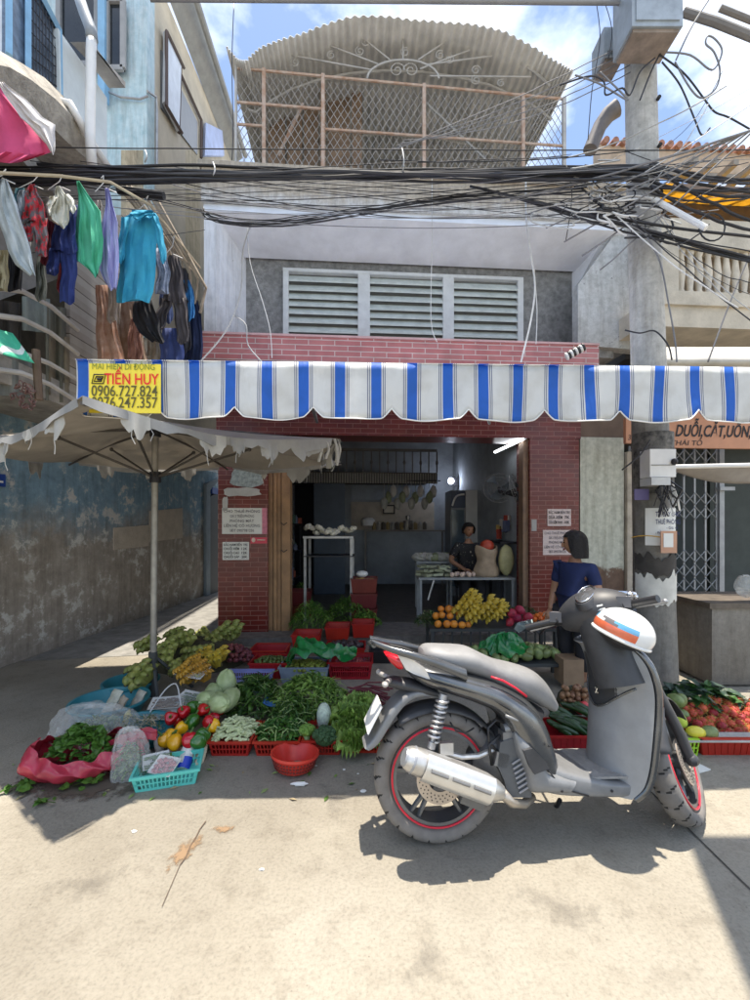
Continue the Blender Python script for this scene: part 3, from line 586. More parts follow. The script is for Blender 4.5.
wf = mat('brown_window_frame', (.09, .06, .05), .6)
g = MB(); q = [sp(177, 75), sp(198, 118), sp(198, 150), sp(177, 128)]; 
g.prism([sp(a, b)+Vector((.005, 0, 0)) for a, b in ((160, 108), (196, 155), (196, 122), (160, 50))], (.02, 0, 0)); wo = g.build('window', mat('window_dark', (.11, .12, .13), .3), up)
g = MB(); g.prism([sp(a, b)+Vector((.03, 0, 0)) for a, b in ((160, 103), (175, 132), (177, 68), (161, 32))], (.05, -.03, 0)); g.build('shutter', mat('pale_shutter', (.62, .66, .72), .5), wo)
g = MB(); g.prism([sp(a, b)+Vector((.03, 0, 0)) for a, b in ((201, 157), (221, 157), (219, 132), (202, 124))], (.05, -.03, 0)); g.build('shutter', mat('blue_shutter', (.40, .47, .70), .5), wo)
g = MB()
for a, b, c, e in ((160, 31, 178, 68), (160, 31, 160, 106), (178, 68, 176, 133), (178, 74, 199, 120), (199, 120, 199, 158), (160, 106, 176, 133)): g.tube([sp(a, b)+Vector((.09 if a < 177 else .04, 0, 0)), sp(c, e)+Vector((.09 if c < 179 and a < 178 else .04, 0, 0))], .025, 4)
g.build('frame', wf, wo)
def fw(px, py, D=4.78): return P(px, py, D)
def winbox(x0, x1, y0, y1, D, par, fm):
    a, b = P(x0, y1, D), P(x1, y0, D); g = MB(); g.box(a.x, b.x, D, D+.03, a.z, b.z); o = g.build('window', glass, par)
    g = MB(); r = .03
    for q in ((a.x-r, a.x+r, a.z, b.z), (b.x-r, b.x+r, a.z, b.z), (a.x, b.x, a.z-r, a.z+r), (a.x, b.x, b.z-r, b.z+r)): g.box(q[0], q[1], D-.04, D+.003, q[2], q[3])
    g.build('window_frame', fm, o)
winbox(60, 98, -8, 66, 5.52, up, mat('grey_frame', (.25, .26, .27), .6)); winbox(108, 124, 2, 70, 5.50, up, mat('grey_frame2', (.33, .33, .33), .6))
g = MB(); g.box(P(99, 0, 5.45).x, P(106, 0, 5.45).x, 5.42, 5.52, P(0, 100, 5.45).z, P(0, -30, 5.45).z); g.build('blue_post', mat('blue_frame_paint', (.22, .42, .62), .6), up)
g = MB(); g.prism([WX(70, 42, -2.9), WX(109, 82, -2.9), WX(109, 88, -2.9), WX(78, 48, -2.9)], (.18, 0, 0)); g.build('window_ledge', conc, up)
g = MB(); q = [WX(58, 28, -2.95), WX(60, 95, -2.95), WX(107, 170, -2.95), WX(107, 98, -2.95)]; g.prism(q, (-.1, 0, 0)); g.build('parapet_panel', mat('white_blue_panel', (.60, .67, .70), .7, var=.08), up)
g = MB(); q = [WX(8, 62, -3.0), WX(57, 92, -3.0), WX(57, 25, -3.0), WX(28, -30, -3.0), WX(8, -30, -3.0)]; g.prism(q, (-.05, 0, 0)); bwn = g.build('barred_window', mat('curtained_glass', (.13, .18, .25), .3, var=.5, scale=12), up)
g = MB()
for a, b, c, e in ((28, -30, 59, 30), (59, 30, 60, 95), (9, -30, 9, 55), (28, -30, 28, 75)): g.tube([WX(a, b, -2.97), WX(c, e, -2.97)], .03, 4)
g.build('blue_frame', mat('blue_frame_paint', (.22, .42, .62), .6), bwn)
g = MB()
for i in range(9): p = 30+i*3.2; g.tube([WX(p, -20+i*5, -2.98), WX(p, 78+i*2.2, -2.98)], .006, 4)
for i in range(7): g.tube([WX(28, -10+i*13, -2.98), WX(58, 33+i*9, -2.98)], .006, 4)
g.build('grille', dark, bwn)
g = MB(); q = [WX(8, 60, -3.02), WX(30, 78, -3.02), WX(29, -30, -3.02), WX(8, -30, -3.02)]; g.prism(q, (-.08, 0, 0)); g.build('pale_jamb', mat('pale_jamb_paint', (.62, .68, .74), .7), up)
g = MB()
sec = [(-2, 50, 85), (20, 62, 98), (45, 78, 120), (65, 98, 140), (88, 130, 160), (106, 160, 182)]
RR = []
for px, t_, b_ in [(-60, 40, 70)]+sec:
    a = WX(px, t_, -2.88); b = WX(px, b_, -2.82); RR.append([a, a.lerp(b, .5)+Vector((.09, 0, 0)), b, b+Vector((-.5, 0, .02)), a+Vector((-.4, 0, 0))])
g.rings(RR); g.build('balcony_edge', mat('stained_concrete_edge', (.36, .33, .28), .95, var=.4, scale=7, bump=.6), up, smooth=40)
g = MB(); g.box(-4.2, -2.98, 1.2, 4.8, 4.55, 4.7); g.build('balcony_slab', ov, up)
g = MB(); q = [WX(0, 300, -3.45), WX(0, 120, -3.45), WX(110, 175, -3.0), WX(110, 260, -3.0)]; g.prism(q, (-.1, 0, 0)); g.build('recess_panel', mat('grey_panel', (.22, .21, .20), .9, var=.3), up)
pipe = thing('drain_pipe', 'white plastic drain pipe with grey elbow down the pale blue house', 'pipe', P(90, 165, 4.0))
g = MB(); g.tube([P(92, 34, 4.0), P(91, 50, 4.0), P(90, 135, 4.0), P(92, 165, 4.0)], .042, 12); g.build('lower_pipe', white, pipe, smooth=True)
g = MB(); g.tube([P(76, -12, 4.05), P(84, 12, 4.03), P(91, 30, 4.0), P(92, 40, 4.0)], .05, 12); g.build('elbow', mat('grey_pvc', (.28, .31, .34), .5), pipe, smooth=True)
g = MB(); g.tube([P(60, 102, 3.9), P(70, 104, 3.9), P(78, 118, 3.95), P(90, 140, 4.1), P(107, 165, 4.3)], .035, 10); g.build('waste_pipe', white, label='bent white waste pipe running down the curved balcony edge', cat='pipe', smooth=True)
g = MB(); g.tube([sp(148, 95)+Vector((.02, -.05, 0)), sp(152, 97)+Vector((.05, 0, 0)), sp(153, 110)+Vector((.05, 0, 0)), sp(153, 165)+Vector((.05, 0, 0))], .016, 6); g.tube([P(104, 90, 5.5), P(120, 97, 5.53), P(140, 99, 5.53), P(148, 96, 5.53)], .014, 6); g.build('cable_conduit', steel, label='thin grey conduit bent round the corner of the pale blue house', cat='conduit')

# ================================================================ RIGHT BUILDING
rb = thing('barber_house', 'weathered two storey house with balustrade balcony and orange signboard at right', 'building', (FU(700), .4, 0), frame=True)
cm = mat('cream_concrete', (.52, .47, .38), .9, var=.2, scale=4, bump=.25)
g = MB(); g.box(FU(581), FU(625), .02, .4, .0, FZ(600, 437)); g.build('mint_pillar', layered('mint_pillar_paint', (.15, .095, .065), (.50, .51, .43), lo=.85, hi=.92, amp=.35, nscale=3.5, third=(.33, .25, .18), spots=.70, bump=.2), rb)
g = MB(); g.box(FU(626), FU(631), -.03, .35, 0, FZ(626, 452)); g.build('door_jamb', mat('cream_jamb', (.42, .37, .30), .8, var=.3), rb)
g = MB(); g.box(FU(581), FU(900), .05, .4, FZ(600, 437), 3.3); g.build('lintel', mat('brown_lintel', (.16, .11, .08), .8), rb)
g = MB(); bz0, bz1 = FZ(700, 335, -.3), FZ(700, 302, -.3)
g.box(FU(642, -.5), FU(900, -.5), -.5, .3, bz0, bz1-.15); g.box(FU(642, -.5), FU(900, -.5), -.54, -.3, bz1-.17, bz1); g.build('balcony_slab', cm, rb)
g = MB(); a0, a1 = FZ(700, 250, -.45), FZ(700, 222, -.45)
g.box(FU(655, -.5), FU(900, -.5), -.5, -.32, a0, a1); g.box(FU(655, -.45), FU(676, -.45), -.5, -.32, bz1, a0); g.build('balcony_parapet', cm, rb)
bal = mat('cream_balusters', (.58, .52, .42), .8, var=.2)
n = 0
for px in range(681, 760, 9):
    g = MB(); x = FU(px, -.42); g.lathe([(.035, bz1), (.045, bz1+.04), (.03, bz1+.08), (.05, bz1+.3), (.03, a0-.08), (.045, a0-.03), (.035, a0)], (x, -.42, 0), 8); g.build('baluster', bal, rb, smooth=True)
g = MB(); g.box(FU(640), FU(900), 1.2, 1.4, .0, 7.0); g.box(FU(640), FU(900), .3, 1.4, bz0-.1, bz0, 1); g.build('inner_wall', [mat('dark_inner_wall', (.16, .145, .12), .9), dark], rb)
g = MB(); q = [fpt(578, 345, .05), fpt(640, 350, -.1), fpt(640, 195, -.1), fpt(636, 205, .0), fpt(578, 285, .05)]; g.prism(q, (0, .15, 0)); g.build('side_parapet', layered('peeling_grey_plaster', (.30, .30, .28), (.50, .51, .50), lo=3.5, hi=4.2, amp=.8, nscale=4, third=(.13, .125, .12), spots=.58), rb)
# roof
g = MB(); zr = FZ(700, 134, 1.0); zr2 = FZ(700, 150, .2)
g.box(FU(600, 1.3), FU(900, 1.3), 1.3, 1.5, zr-.35, zr); g.build('roof_beam', mat('tan_roof_beam', (.48, .38, .28), .8, var=.2), rb)
g = MB(); xr0, xr1 = FU(604, 1.3), FU(900, 1.3); m = 34
for i in range(m): x = xr0+(xr1-xr0)*i/m; g.tube([(x, 1.22, zr+.02), (x, 1.55, zr+.08)], .055, 8)
g.build('ridge_tiles', mat('terracotta', (.33, .17, .12), .85, var=.35, scale=9), rb)
g = MB(); yel = mat('yellow_translucent_sheet', (.85, .60, .14), .5, trans=.6); 
g.grid(lambda a, b: (FU(655, 0)+a*(FU(900)-FU(655)), -.2+1.4*b, FZ(700, 186, -.2)+b*.55), 4, 4, th=.01); g.build('yellow_roof_sheet', yel, rb)
g = MB()
for i in range(16):
    x = FU(660, .3)+i*.28; g.box(x, x+.07, -.3, 1.3, FZ(700, 180, 0)-.02, FZ(700, 180, 0)+.05, M=Matrix.Translation((0, 0, 0)))
for y in (.0, .6, 1.1): g.box(FU(655), FU(900), y, y+.06, FZ(700, 180, 0)+.05, FZ(700, 180, 0)+.11)
g.build('rafters', mat('grey_rafters', (.28, .25, .21), .8), rb)
g = MB(); g.box(FU(655), FU(900), -.35, -.29, FZ(700, 190, -.3)-.03, FZ(700, 190, -.3)+.03); g.build('roof_gutter', mat('brown_gutter', (.20, .14, .10), .7), rb)
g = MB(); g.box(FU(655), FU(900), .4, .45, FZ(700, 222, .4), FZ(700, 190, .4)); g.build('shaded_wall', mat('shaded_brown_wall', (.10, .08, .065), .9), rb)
# orange signboard
sg = MB(); v = -.62; sa0, sa1, sz0, sz1 = FU(662, v), FU(860, v), FZ(700, 448, v), FZ(700, 405, v); sg.box(sa0, sa1, v, v+.05, sz0, sz1)
sign = sg.build('signboard', mat('orange_signboard', (.50, .235, .13), .55, var=.08), label='orange barber signboard with black slanted lettering above the folding gate', cat='sign', frame=True)
t = MB(); t.text('DUỖI,CẮT,UỐN,CHẢI', (FU(675, v), v-.004, FZ(700, 436.5, v)), .20, 0, shear=.3, bold=.02, width=FU(775, v)-FU(674, v))
t.text('THÁI TỔ', (FU(671, v), v-.004, FZ(700, 445.5, v)), .085, 0, shear=.15, width=FU(702, v)-FU(671, v)); t.build('lettering', ink, sign)
sg = MB(); sg.box(FU(626, v), FU(636, v), v, v+.05, FZ(630, 443, v), FZ(630, 418, v)); sg2 = sg.build('house_number_plate', mat('orange_signboard', (.62, .27, .12), .5), label='small orange plate numbered 38 left of the utility pole', cat='sign', frame=True)
t = MB(); t.text('38', (FU(627.2, v), v-.003, FZ(630, 440, v)), .09, 0, shear=.15); t.build('lettering', ink, sg2)
# folding scissor gate
gate = thing('folding_gate', 'grey folding scissor gate half closed behind the utility pole', 'gate', (FU(675, .1), .1, 0), frame=True)
gz0, gz1 = .12, FZ(680, 447, .1); xs = [FU(629+i*10.8, .1) for i in range(9)]; gm_ = mat('gate_grey_paint', (.30, .31, .32), .5, metal=.3, var=.2)
g = MB(); g.box(xs[0]-.05, xs[-1]+.06, .34, .36, .02, gz1); g.build('backing_sheet', mat('gate_dark_sheet', (.03, .04, .04), .7), gate)
for x in xs: g = MB(); g.box(x-.012, x+.012, .08, .10, gz0, gz1); g.box(x+.02, x+.035, .12, .14, gz0, gz1); g.build('upright', gm_, gate)
for a, b in zip(xs, xs[1:]):
    g = MB()
    for zc in (.35, .55, .75, .95, 1.55, 1.75, 2.15, 2.35):
        g.tube([(a, .075, zc), (b, .075, zc+.17)], .007, 4); g.tube([(a, .07, zc+.17), (b, .07, zc)], .007, 4)
    g.build('scissor_lattice', gm_, gate)
g = MB(); g.box(xs[-1]+.02, xs[-1]+.09, .05, .12, gz0, gz1); g.box(xs[-1]-.02, xs[-1]+.2, .0, .05, 1.95, 2.0); g.build('lock_stile', mat('gate_grey_paint', (.30, .31, .32), .5), gate)
g = MB(); g.box(xs[-1]+.1, FU(900), .3, .34, 0, 3); g.build('dark_doorway', mat('dim_green_wall', (.045, .055, .05), .8), rb)
# grey tarp awning right, white awning roll above
g = MB()
def tf(a, b):
    px = 672+a*130; return P(px, 467+b*(18*math.sin(min(1, a*1.4+.12)*math.pi*.5))+1.5*math.sin(a*7), 3.9+b*.15+.02*math.sin(a*11))
g.grid(tf, 24, 6, th=.008); g.build('grey_tarp', mat('grey_tarp_cloth', (.36, .34, .32), .8, var=.15, trans=.3), label='sagging grey tarp stretched from the utility pole to the right', cat='tarp', smooth=True)
g = MB(); g.tube([P(666, 467, 3.88), P(800, 464, 3.88)], .02, 6); g.build('tarp_bar', white, label='pale bar holding the top of the grey tarp', cat='bar')
g = MB(); g.grid(lambda a, b: P(660+a*150, 347+b*22, 4.9-.25*math.sin(b*math.pi)-b*.3), 20, 8, th=.01); g.build('rolled_awning', mat('dirty_white_canvas', (.62, .60, .55), .7, var=.2, scale=3, trans=.2), label='dirty white curved awning cloth under the balustrade balcony', cat='awning', smooth=True)
# vertical pipe stub on roof and striped duct
g = MB(); g.tube([fpt(590, 150, .5), fpt(600, 126, .5), fpt(608, 115, .45), fpt(617, 108, .4)], [.1, .1, .11, .12], 14); g.build('vent_pipe', mat('dark_pipe', (.12, .11, .11), .6, var=.3), label='short bent dark pipe poking up beside the pole', cat='pipe', frame=True, smooth=40)
g = MB()
for i in range(8): g.lathe([(.045, i*.03), (.055, i*.03+.012), (.045, i*.03+.026)], M=Matrix.Translation(fpt(566, 357, -.3)) @ Euler((R(20), R(62), 0)).to_matrix().to_4x4(), seg=10, mi=i % 2)
g.build('ribbed_hose', [white, black], label='black and white ribbed hose end lying on the pink tiled ledge', cat='hose', frame=True, smooth=True)

g = MB(); g.box(-6.5, 0, 15.5, 15.8, 0, 9); g.build('end_wall', mat('dim_end_wall', (.16, .17, .17), .9, var=.3), label='dim grey house wall closing the far end of the alley', cat='building')
g = MB(); g.prism([(1.63, 2.24, 4.6), (3.2, 2.24, 4.6), (3.2, -.6, 4.6), (.42, -.6, 4.6)], (0, 0, .05)); g.build('unseen_shade_sheet', tin, label='unseen corrugated sheet overhead at right, added for its shadow on the street', cat='awning')  # unseen sheet above the view, added and shaped to shade the lower right street
# ================================================================ UTILITY POLE
pole = thing('utility_pole', 'tall grey concrete utility pole wrapped in cables in front of the gate', 'utility pole', (2.58, 3.95, 0))
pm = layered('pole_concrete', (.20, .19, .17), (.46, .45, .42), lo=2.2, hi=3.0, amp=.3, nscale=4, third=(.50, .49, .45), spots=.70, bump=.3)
def plx(z): return 2.58-.022*(z-0)+.0, 3.95
pcx = [P(656, 680, 3.95), P(651.5, 500, 3.95), P(648, 350, 3.95), P(643, 200, 3.95), P(639, 0, 3.95)]
path = [Vector((pcx[0].x, 3.95, 0))]+pcx+[Vector((2.42-.0, 3.95, 9)), Vector((2.40, 3.95, 9.5))]
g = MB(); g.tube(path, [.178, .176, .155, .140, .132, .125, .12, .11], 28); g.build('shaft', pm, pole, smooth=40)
for k in range(8):
    z = 4.0+k*.42; x = 2.58-.0215*z+.03; g = MB(); g.tube([(x+.02, 3.80, z), (x+.02, 3.83, z)], .016, 8); g.build('bolt_hole', mat('hole_dark', (.03, .03, .03), .9), pole)
def wrap(z0, z1, a0, a1, r, name, m, par=pole, n=14, th=.004, cx=None):
    cx = cx if cx is not None else 2.58-.0245*z0-.0; g = MB()
    g.grid(lambda s, t: (cx+r*math.cos(R(a0+(a1-a0)*s)), 3.95+r*math.sin(R(a0+(a1-a0)*s)), z0+(z1-z0)*t), n, 2, th=th); return g.build(name, m, par, smooth=40)
wrap(1.75, 2.30, 185, 355, .172, 'dark_paint_band', mat('black_pole_paint', (.045, .045, .045), .8, var=.5, scale=20, col2=(.20, .19, .17)))
g = MB()
def ww(z0, z1, a0, a1, r, cx):
    def f(s, t):
        a = R(a0+(a1-a0)*s); zz = z0+.022*math.sin(s*9+1)+.012*math.sin(s*31)+.008*math.sin(s*67)+(z1-z0-.02*math.sin(s*17)-.015*math.sin(s*45))*t; return (cx+r*math.cos(a), 3.95+r*math.sin(a), zz)
    return f
g.grid(ww(.78, 1.02, 190, 350, .179, 2.55), 40, 2, th=.003); g.build('paper_remnant', mat('torn_white_paper', (.58, .57, .52), .85, var=.2), pole, smooth=40)
g = MB(); g.grid(ww(1.04, 1.2, 188, 350, .178, 2.548), 40, 2, th=.003); g.build('tar_stain', mat('tar', (.05, .045, .04), .9, var=.5), pole, smooth=40)
o = wrap(1.29, 1.62, 222, 336, .178, 'rental_notice', paper, None, cx=2.54); o['label'] = 'white room rental notice strapped round the utility pole'; o['category'] = 'notice'
t = MB()
def pt(s, z, size, mi, wd):
    t.text(s, (2.54-.06, 3.768, z), size, mi, width=wd, right=(1, .02, 0), bold=.01)
for s, z, sz, wd in (('TẠI ĐÂY CHO', 1.545, .06, .215), ('THUÊ PHÒNG', 1.478, .06, .215), ('- Giá rẻ', 1.435, .035, .10), ('- Phòng có ban công', 1.39, .035, .21), ('- Có gác', 1.35, .03, .10)): t.text(s, (2.455 if wd > .2 else 2.55, 3.764, z), sz, 0, width=wd, bold=.01)
t.build('lettering', mat('blue_black_ink', (.03, .04, .12), .7), o)
g = MB(); g.tube([(2.54+.183*math.cos(R(a)), 3.95+.183*math.sin(R(a)), 1.355+.02*math.sin(R(a*2))) for a in range(180, 361, 12)], .005, 5); g.build('rubber_strap', mat('orange_strap', (.65, .38, .05), .5), label='orange rubber strap holding the notice on the utility pole', cat='strap')
mtr = thing('meter_box', 'white electric meter box on the utility pole above the notice', 'meter box', P(663, 478, 3.72))
a, b = P(650, 477, 3.66), P(676, 449, 3.66)
g = MB(); g.box(a.x, b.x, 3.66, 3.8, a.z, b.z); g.box(a.x+.01, b.x-.01, 3.655, 3.66, a.z+.10, a.z+.104, 1); g.build('case', [white, dark], mtr)
g = MB(); g.ball((b.x-.02, 3.65, a.z+.13), .028, 8, 5); g.build('dial', dark, mtr)
g = MB(); g.box(a.x+.0, b.x-.06, 3.64, 3.8, a.z-.07, a.z-.005); g.build('lower_case', mat('pale_grey_plastic', (.55, .56, .56), .5), mtr)
g = MB(); q = P(668, 478, 3.68)
for i in range(14): g.tube([q+Vector((u(-.08, .05), 0, 0)), q+Vector((u(-.1, .1), u(-.06, .03), -.1)), q+Vector((u(-.12, .06), u(-.06, .03), u(-.35, -.15)))], u(.004, .009), 4)
g.build('loose_wires', cable_m, mtr)
g = MB(); q = P(673, 490, 3.7)
for i in range(9): g.tube([q+Vector((0, 0, .05)), q+Vector((u(-.05, .04), u(-.04, .02), u(-.1, -.04))), q+Vector((u(-.08, .04), u(-.06, .03), u(-.22, -.1)))], .008, 4)
g.build('taped_ends', mat('foil_tape', (.6, .6, .58), .4), mtr)
g = MB(); a, b = P(634.5, 500, 3.75), P(649, 489, 3.75); g.box(a.x, b.x, 3.75, 3.757, a.z, b.z); o = g.build('number_plate', mat('purple_plate', (.10, .08, .20), .5), label='small purple enamel plate on the utility pole beside the meter box', cat='plate')
g = MB(); a, b = P(661, 553, 3.70), P(677, 531, 3.70); g.box(a.x, b.x, 3.70, 3.708, a.z, b.z); g.box(a.x+.02, b.x-.035, 3.695, 3.70, a.z+.05, b.z-.02, 1); g.build('cardboard_notice', [mat('tan_cardboard', (.52, .30, .20), .8), paper], label='tan cardboard with a small pale note hanging right of the utility pole', cat='notice')
boxm = mat('grey_steel_box', (.33, .37, .40), .5, metal=.3, var=.2, scale=8)
def polebox(nm, lbl, px0, px1, py0, py1, D, dep):
    a, b = P(px0, py1, D), P(px1, py0, D); t = thing(nm, lbl, 'junction box', (a.x, D, a.z)); g = MB(); g.box(a.x, b.x, D, D+dep, a.z, b.z); g.build('case', boxm, t)
    g = MB(); g.box(a.x+.03, b.x-.03, D-.012, D, a.z+.04, b.z-.03); g.tube([(b.x-.05, D-.02, (a.z+b.z)/2-.03), (b.x-.05, D-.02, (a.z+b.z)/2+.03)], .008, 5); g.build('door', boxm, t)
    g = MB(); g.box(a.x+.02, b.x-.02, D+.02, D+dep-.02, a.z-.03, a.z-.001); g.build('cable_entry', mat('rusty_plate', (.25, .20, .16), .8, var=.4), t); return t
polebox('junction_box', 'large grey steel junction box at the top of the utility pole', 632, 683, -45, 26, 3.50, .28)
polebox('junction_box', 'smaller grey junction box on the left side of the utility pole', 604, 625, 27, 56, 3.92, .22)
g = MB(); g.box(2.1, 2.75, 3.5, 3.85, 8, 8.9); g.build('shade_cabinet', boxm, label='unseen large grey cabinet added above the utility pole as a shadow caster', cat='shade_cabinet')  # unseen cabinet above the view, put in as a shadow caster
g = MB(); g.tube([P(720, 8, 4.6), P(760, 24, 4.6)], .03, 8); g.build('cross_arm', mat('weathered_bar', (.18, .17, .16), .8), label='shorter weathered bar at the very top right corner', cat='bar')
g = MB(); g.tube([P(683, 12, 3.9), P(715, 22, 3.85), P(760, 40, 3.8)], .035, 8); g.build('cross_arm', mat('weathered_bar', (.18, .17, .16), .8), label='weathered cross bar with clamps reaching right from the pole box', cat='bar')
g = MB(); g.tube([P(655, 200, 3.7), P(706, 228, 3.4)], .022, 8); g.build('light_tube', white, label='thin white tube sticking out right from the utility pole', cat='tube')

# ================================================================ SCOOTER
PSI, LEAN = R(6), R(6)
RC = G(438, 839)                       # rear tyre contact
SM = Matrix.Translation(RC) @ Euler((-LEAN, 0, PSI)).to_matrix().to_4x4(); SI = SM.inverted()
def tr(px, py, y=-.18):
    o = SI @ Vector((0, 0, H)); d = SI @ P(px, py, 1) - o; t = (y-o.y)/d.y; return o+d*t
def T2(px, py, y=-.18): q = tr(px, py, y); return q.x, q.z
sc = thing('motor_scooter', 'dusty grey motor scooter leaning on its side stand in the sunny street', 'scooter', RC, (-LEAN, 0, PSI), off=(0, 0, 0))
paint = mat('dusty_grey_paint', (.12, .125, .13), .24, metal=.65, var=.22, scale=9, coat=.8, bump=.03, bscale=120)
paint2 = mat('dusty_pale_panel', (.20, .205, .21), .5, metal=.2, var=.18, scale=7, coat=.25)
seatm = mat('dusty_seat_vinyl', (.235, .235, .235), .55, var=.22, scale=6, bump=.15, bscale=300)
plast = mat('faded_black_plastic', (.045, .046, .05), .5, var=.25, scale=12)
rub = mat('tyre_rubber', (.185, .17, .155), .85, var=.2, scale=14)
alu = mat('scratched_aluminium', (.55, .54, .52), .38, metal=.75, var=.2, scale=12)
chrome = mat('chrome', (.75, .75, .75), .15, metal=1, var=.05)
rimm = mat('grey_cast_rim', (.16, .165, .17), .4, metal=.6)
redm = mat('red_rim_tape', (.62, .015, .04), .35, var=.05)
def slab(st, n=3.2, seg=20, cx=0.):
    RR = []
    for xt, zt_, xb, zb_, hw in st:
        c = Vector(((xt+xb)/2, cx, (zt_+zb_)/2)); h = Vector(((xt-xb)/2, 0, (zt_-zb_)/2)); r = []
        for k in range(seg):
            a = 2*math.pi*k/seg; C_, S_ = math.cos(a), math.sin(a)
            r.append(c+h*(math.copysign(abs(C_)**(2/n), C_))+Vector((0, hw*math.copysign(abs(S_)**(2/n), S_), 0)))
        RR.append(r)
    return RR
def dense(st, k=4):     # Catmull-Rom refine the stations
    o = []
    for i in range(len(st)-1):
        p = [st[max(i-1, 0)], st[i], st[i+1], st[min(i+2, len(st)-1)]]
        for j in range(k):
            t = j/k; o.append(tuple(.5*((2*b)+(-a+c)*t+(2*a-5*b+4*c-d)*t*t+(-a+3*b-3*c+d)*t**3) for a, b, c, d in zip(*p)))
    return o+[st[-1]]
def pst(L_):            # pixel stations -> scooter stations
    o = []
    for a, b, c, d, hw in L_: p, q = T2(a, b, -hw), T2(c, d, -hw); o.append((*p, *q, hw))
    return o
def wheel(nm, C, r, wdt, rr, M=None, disc=True, groove=True):
    """wheel with its axle along local y at C; M extra matrix"""
    M = M or Matrix.Identity(4); g = MB(); seg = 240; prof = []
    m = 16
    for k in range(m): 
        a = 2*math.pi*k/m; prof.append((math.cos(a), math.sin(a)))
    V = []; F = []; h = r-rr; rc = rr+h/2
    for i in range(seg):
        t = 2*math.pi*i/seg
        for k, (cu, sv) in enumerate(prof):
            rad = rc+h/2*math.copysign(abs(cu)**.75, cu); y = wdt/2*math.copysign(abs(sv)**.85, sv)
            q = (i+int(abs(y)/wdt*9)) % 11
            if groove and cu > .12 and q == 0 and abs(sv) > .12: rad -= .009
            V.append(M @ (C+Vector((rad*math.cos(t), y, rad*math.sin(t)))))
    for i in range(seg):
        for k in range(m): j = (i+1) % seg; F.append((i*m+k, j*m+k, j*m+(k+1) % m, i*m+(k+1) % m))
    g.add(V, F)
    if groove:
        for i in range(seg):
            for k in range(m):
                cu, sv = prof[k]; y = wdt/2*math.copysign(abs(sv)**.85, sv)
                if cu > .12 and (i+int(abs(y)/wdt*9)) % 11 == 0 and abs(sv) > .12: g.M[i*m+k] = 1
    w_ = thing_part(nm, g, [rub, mat('tread_groove', (.03, .028, .026), .9)])
    g = MB()
    def ringp(R0, R1, ya, yb, mi=0):
        P_ = [(R0, ya), (R1, ya), (R1, yb), (R0, yb), (R0, ya)]; g.lathe(P_, M=M @ Matrix.Translation(C) @ Euler((R(90), 0, 0)).to_matrix().to_4x4(), seg=64, mi=mi)
    ringp(rr-.022, rr+.006, -wdt*.40, wdt*.40); ringp(.0, .045, -wdt*.42, wdt*.42)
    for k in range(5):
        a = 2*math.pi*k/5+.35; 
        for da in (-.11, .11):
            g.tube([M @ (C+Vector((.03*math.cos(a), -.012, .03*math.sin(a)))), M @ (C+Vector(((rr-.015)*math.cos(a+da), -.02, (rr-.015)*math.sin(a+da))))], [.016, .011], 6)
    g.build('rim', rimm, w_, smooth=35)
    g = MB()
    for y in (-wdt*.42, wdt*.42): g.tube([M @ (C+Vector(((rr-.002)*math.cos(i*.1), y, (rr-.002)*math.sin(i*.1)))) for i in range(63)], .0052, 6, closed=True)
    g.build('red_stripe', redm, w_, smooth=True)
    if disc:
        g = MB(); yd = -wdt*.5-.006
        g.lathe([(.055, yd*-1), (.11, yd*-1), (.11, yd*-1+.005), (.055, yd*-1+.005), (.055, -yd)], M=M @ Matrix.Translation(C) @ Euler((R(90), 0, 0)).to_matrix().to_4x4(), seg=48)
        g.build('brake_disc', mat('brake_disc', (.52, .45, .38), .4, metal=.6), w_, smooth=35)
        g = MB()
        for i in range(24):
            for q in (.072, .085, .097): a = i*.2618+q*9; p_ = C+Vector((q*math.cos(a), yd-.0065, q*math.sin(a))); g.tube([M @ p_, M @ (p_+Vector((0, .003, 0)))], .0032, 6)
        g.build('drilled_holes', black, w_)
    return w_
def thing_part(nm, g, m): return g.build(nm, m, sc, smooth=60)
CR = tr(434, 776, 0); CR = Vector((0.0, 0, .298))
rw = wheel('rear_wheel', CR, .298, .125, .222)
# --- front assembly: steered
HB = Vector((tr(600, 640, 0).x, 0, tr(600, 640, 0).z))
xf = 1.225; CFz = .282
ST = R(44)
base = Vector((xf-.02, 0, CFz)); axd = Vector((-.40, 0, .92)).normalized()
FM = Matrix.Translation(base) @ Matrix.Rotation(ST, 4, axd) @ Matrix.Translation(-base)
dz = (FM @ Vector((xf, 0, 0))).z
fw_ = wheel('front_wheel', Vector((xf, 0, CFz)), .282, .105, .21, M=FM)
def FP_(p): return FM @ Vector(p)
g = MB()        # fork legs
for s in (-1, 1):
    g.tube([FP_((xf, s*.085, CFz)), FP_((xf-.03, s*.085, CFz+.12)), FP_((xf-.16, s*.075, CFz+.42))], [.024, .026, .024], 10)
    g.ball(FP_((xf, s*.09, CFz)), .032, 8, 6)
g.tube([FP_((xf, -.1, CFz)), FP_((xf, .1, CFz))], .012, 6); g.build('fork', mat('fork_grey', (.07, .07, .075), .45, metal=.4), sc, smooth=40)
g = MB()
def fend(s, t, r=.318, a0=32, a1=165):
    a = R(a0+(a1-a0)*s); b = (t-.5)*2; y = .078*b; rad = r-.04*abs(b)**2.5; return FP_((xf+rad*math.cos(a), y, CFz+rad*math.sin(a)))
g.grid(lambda s, t: fend(s, t), 24, 10, th=-.004); g.build('front_fender', plast, sc, smooth=True)
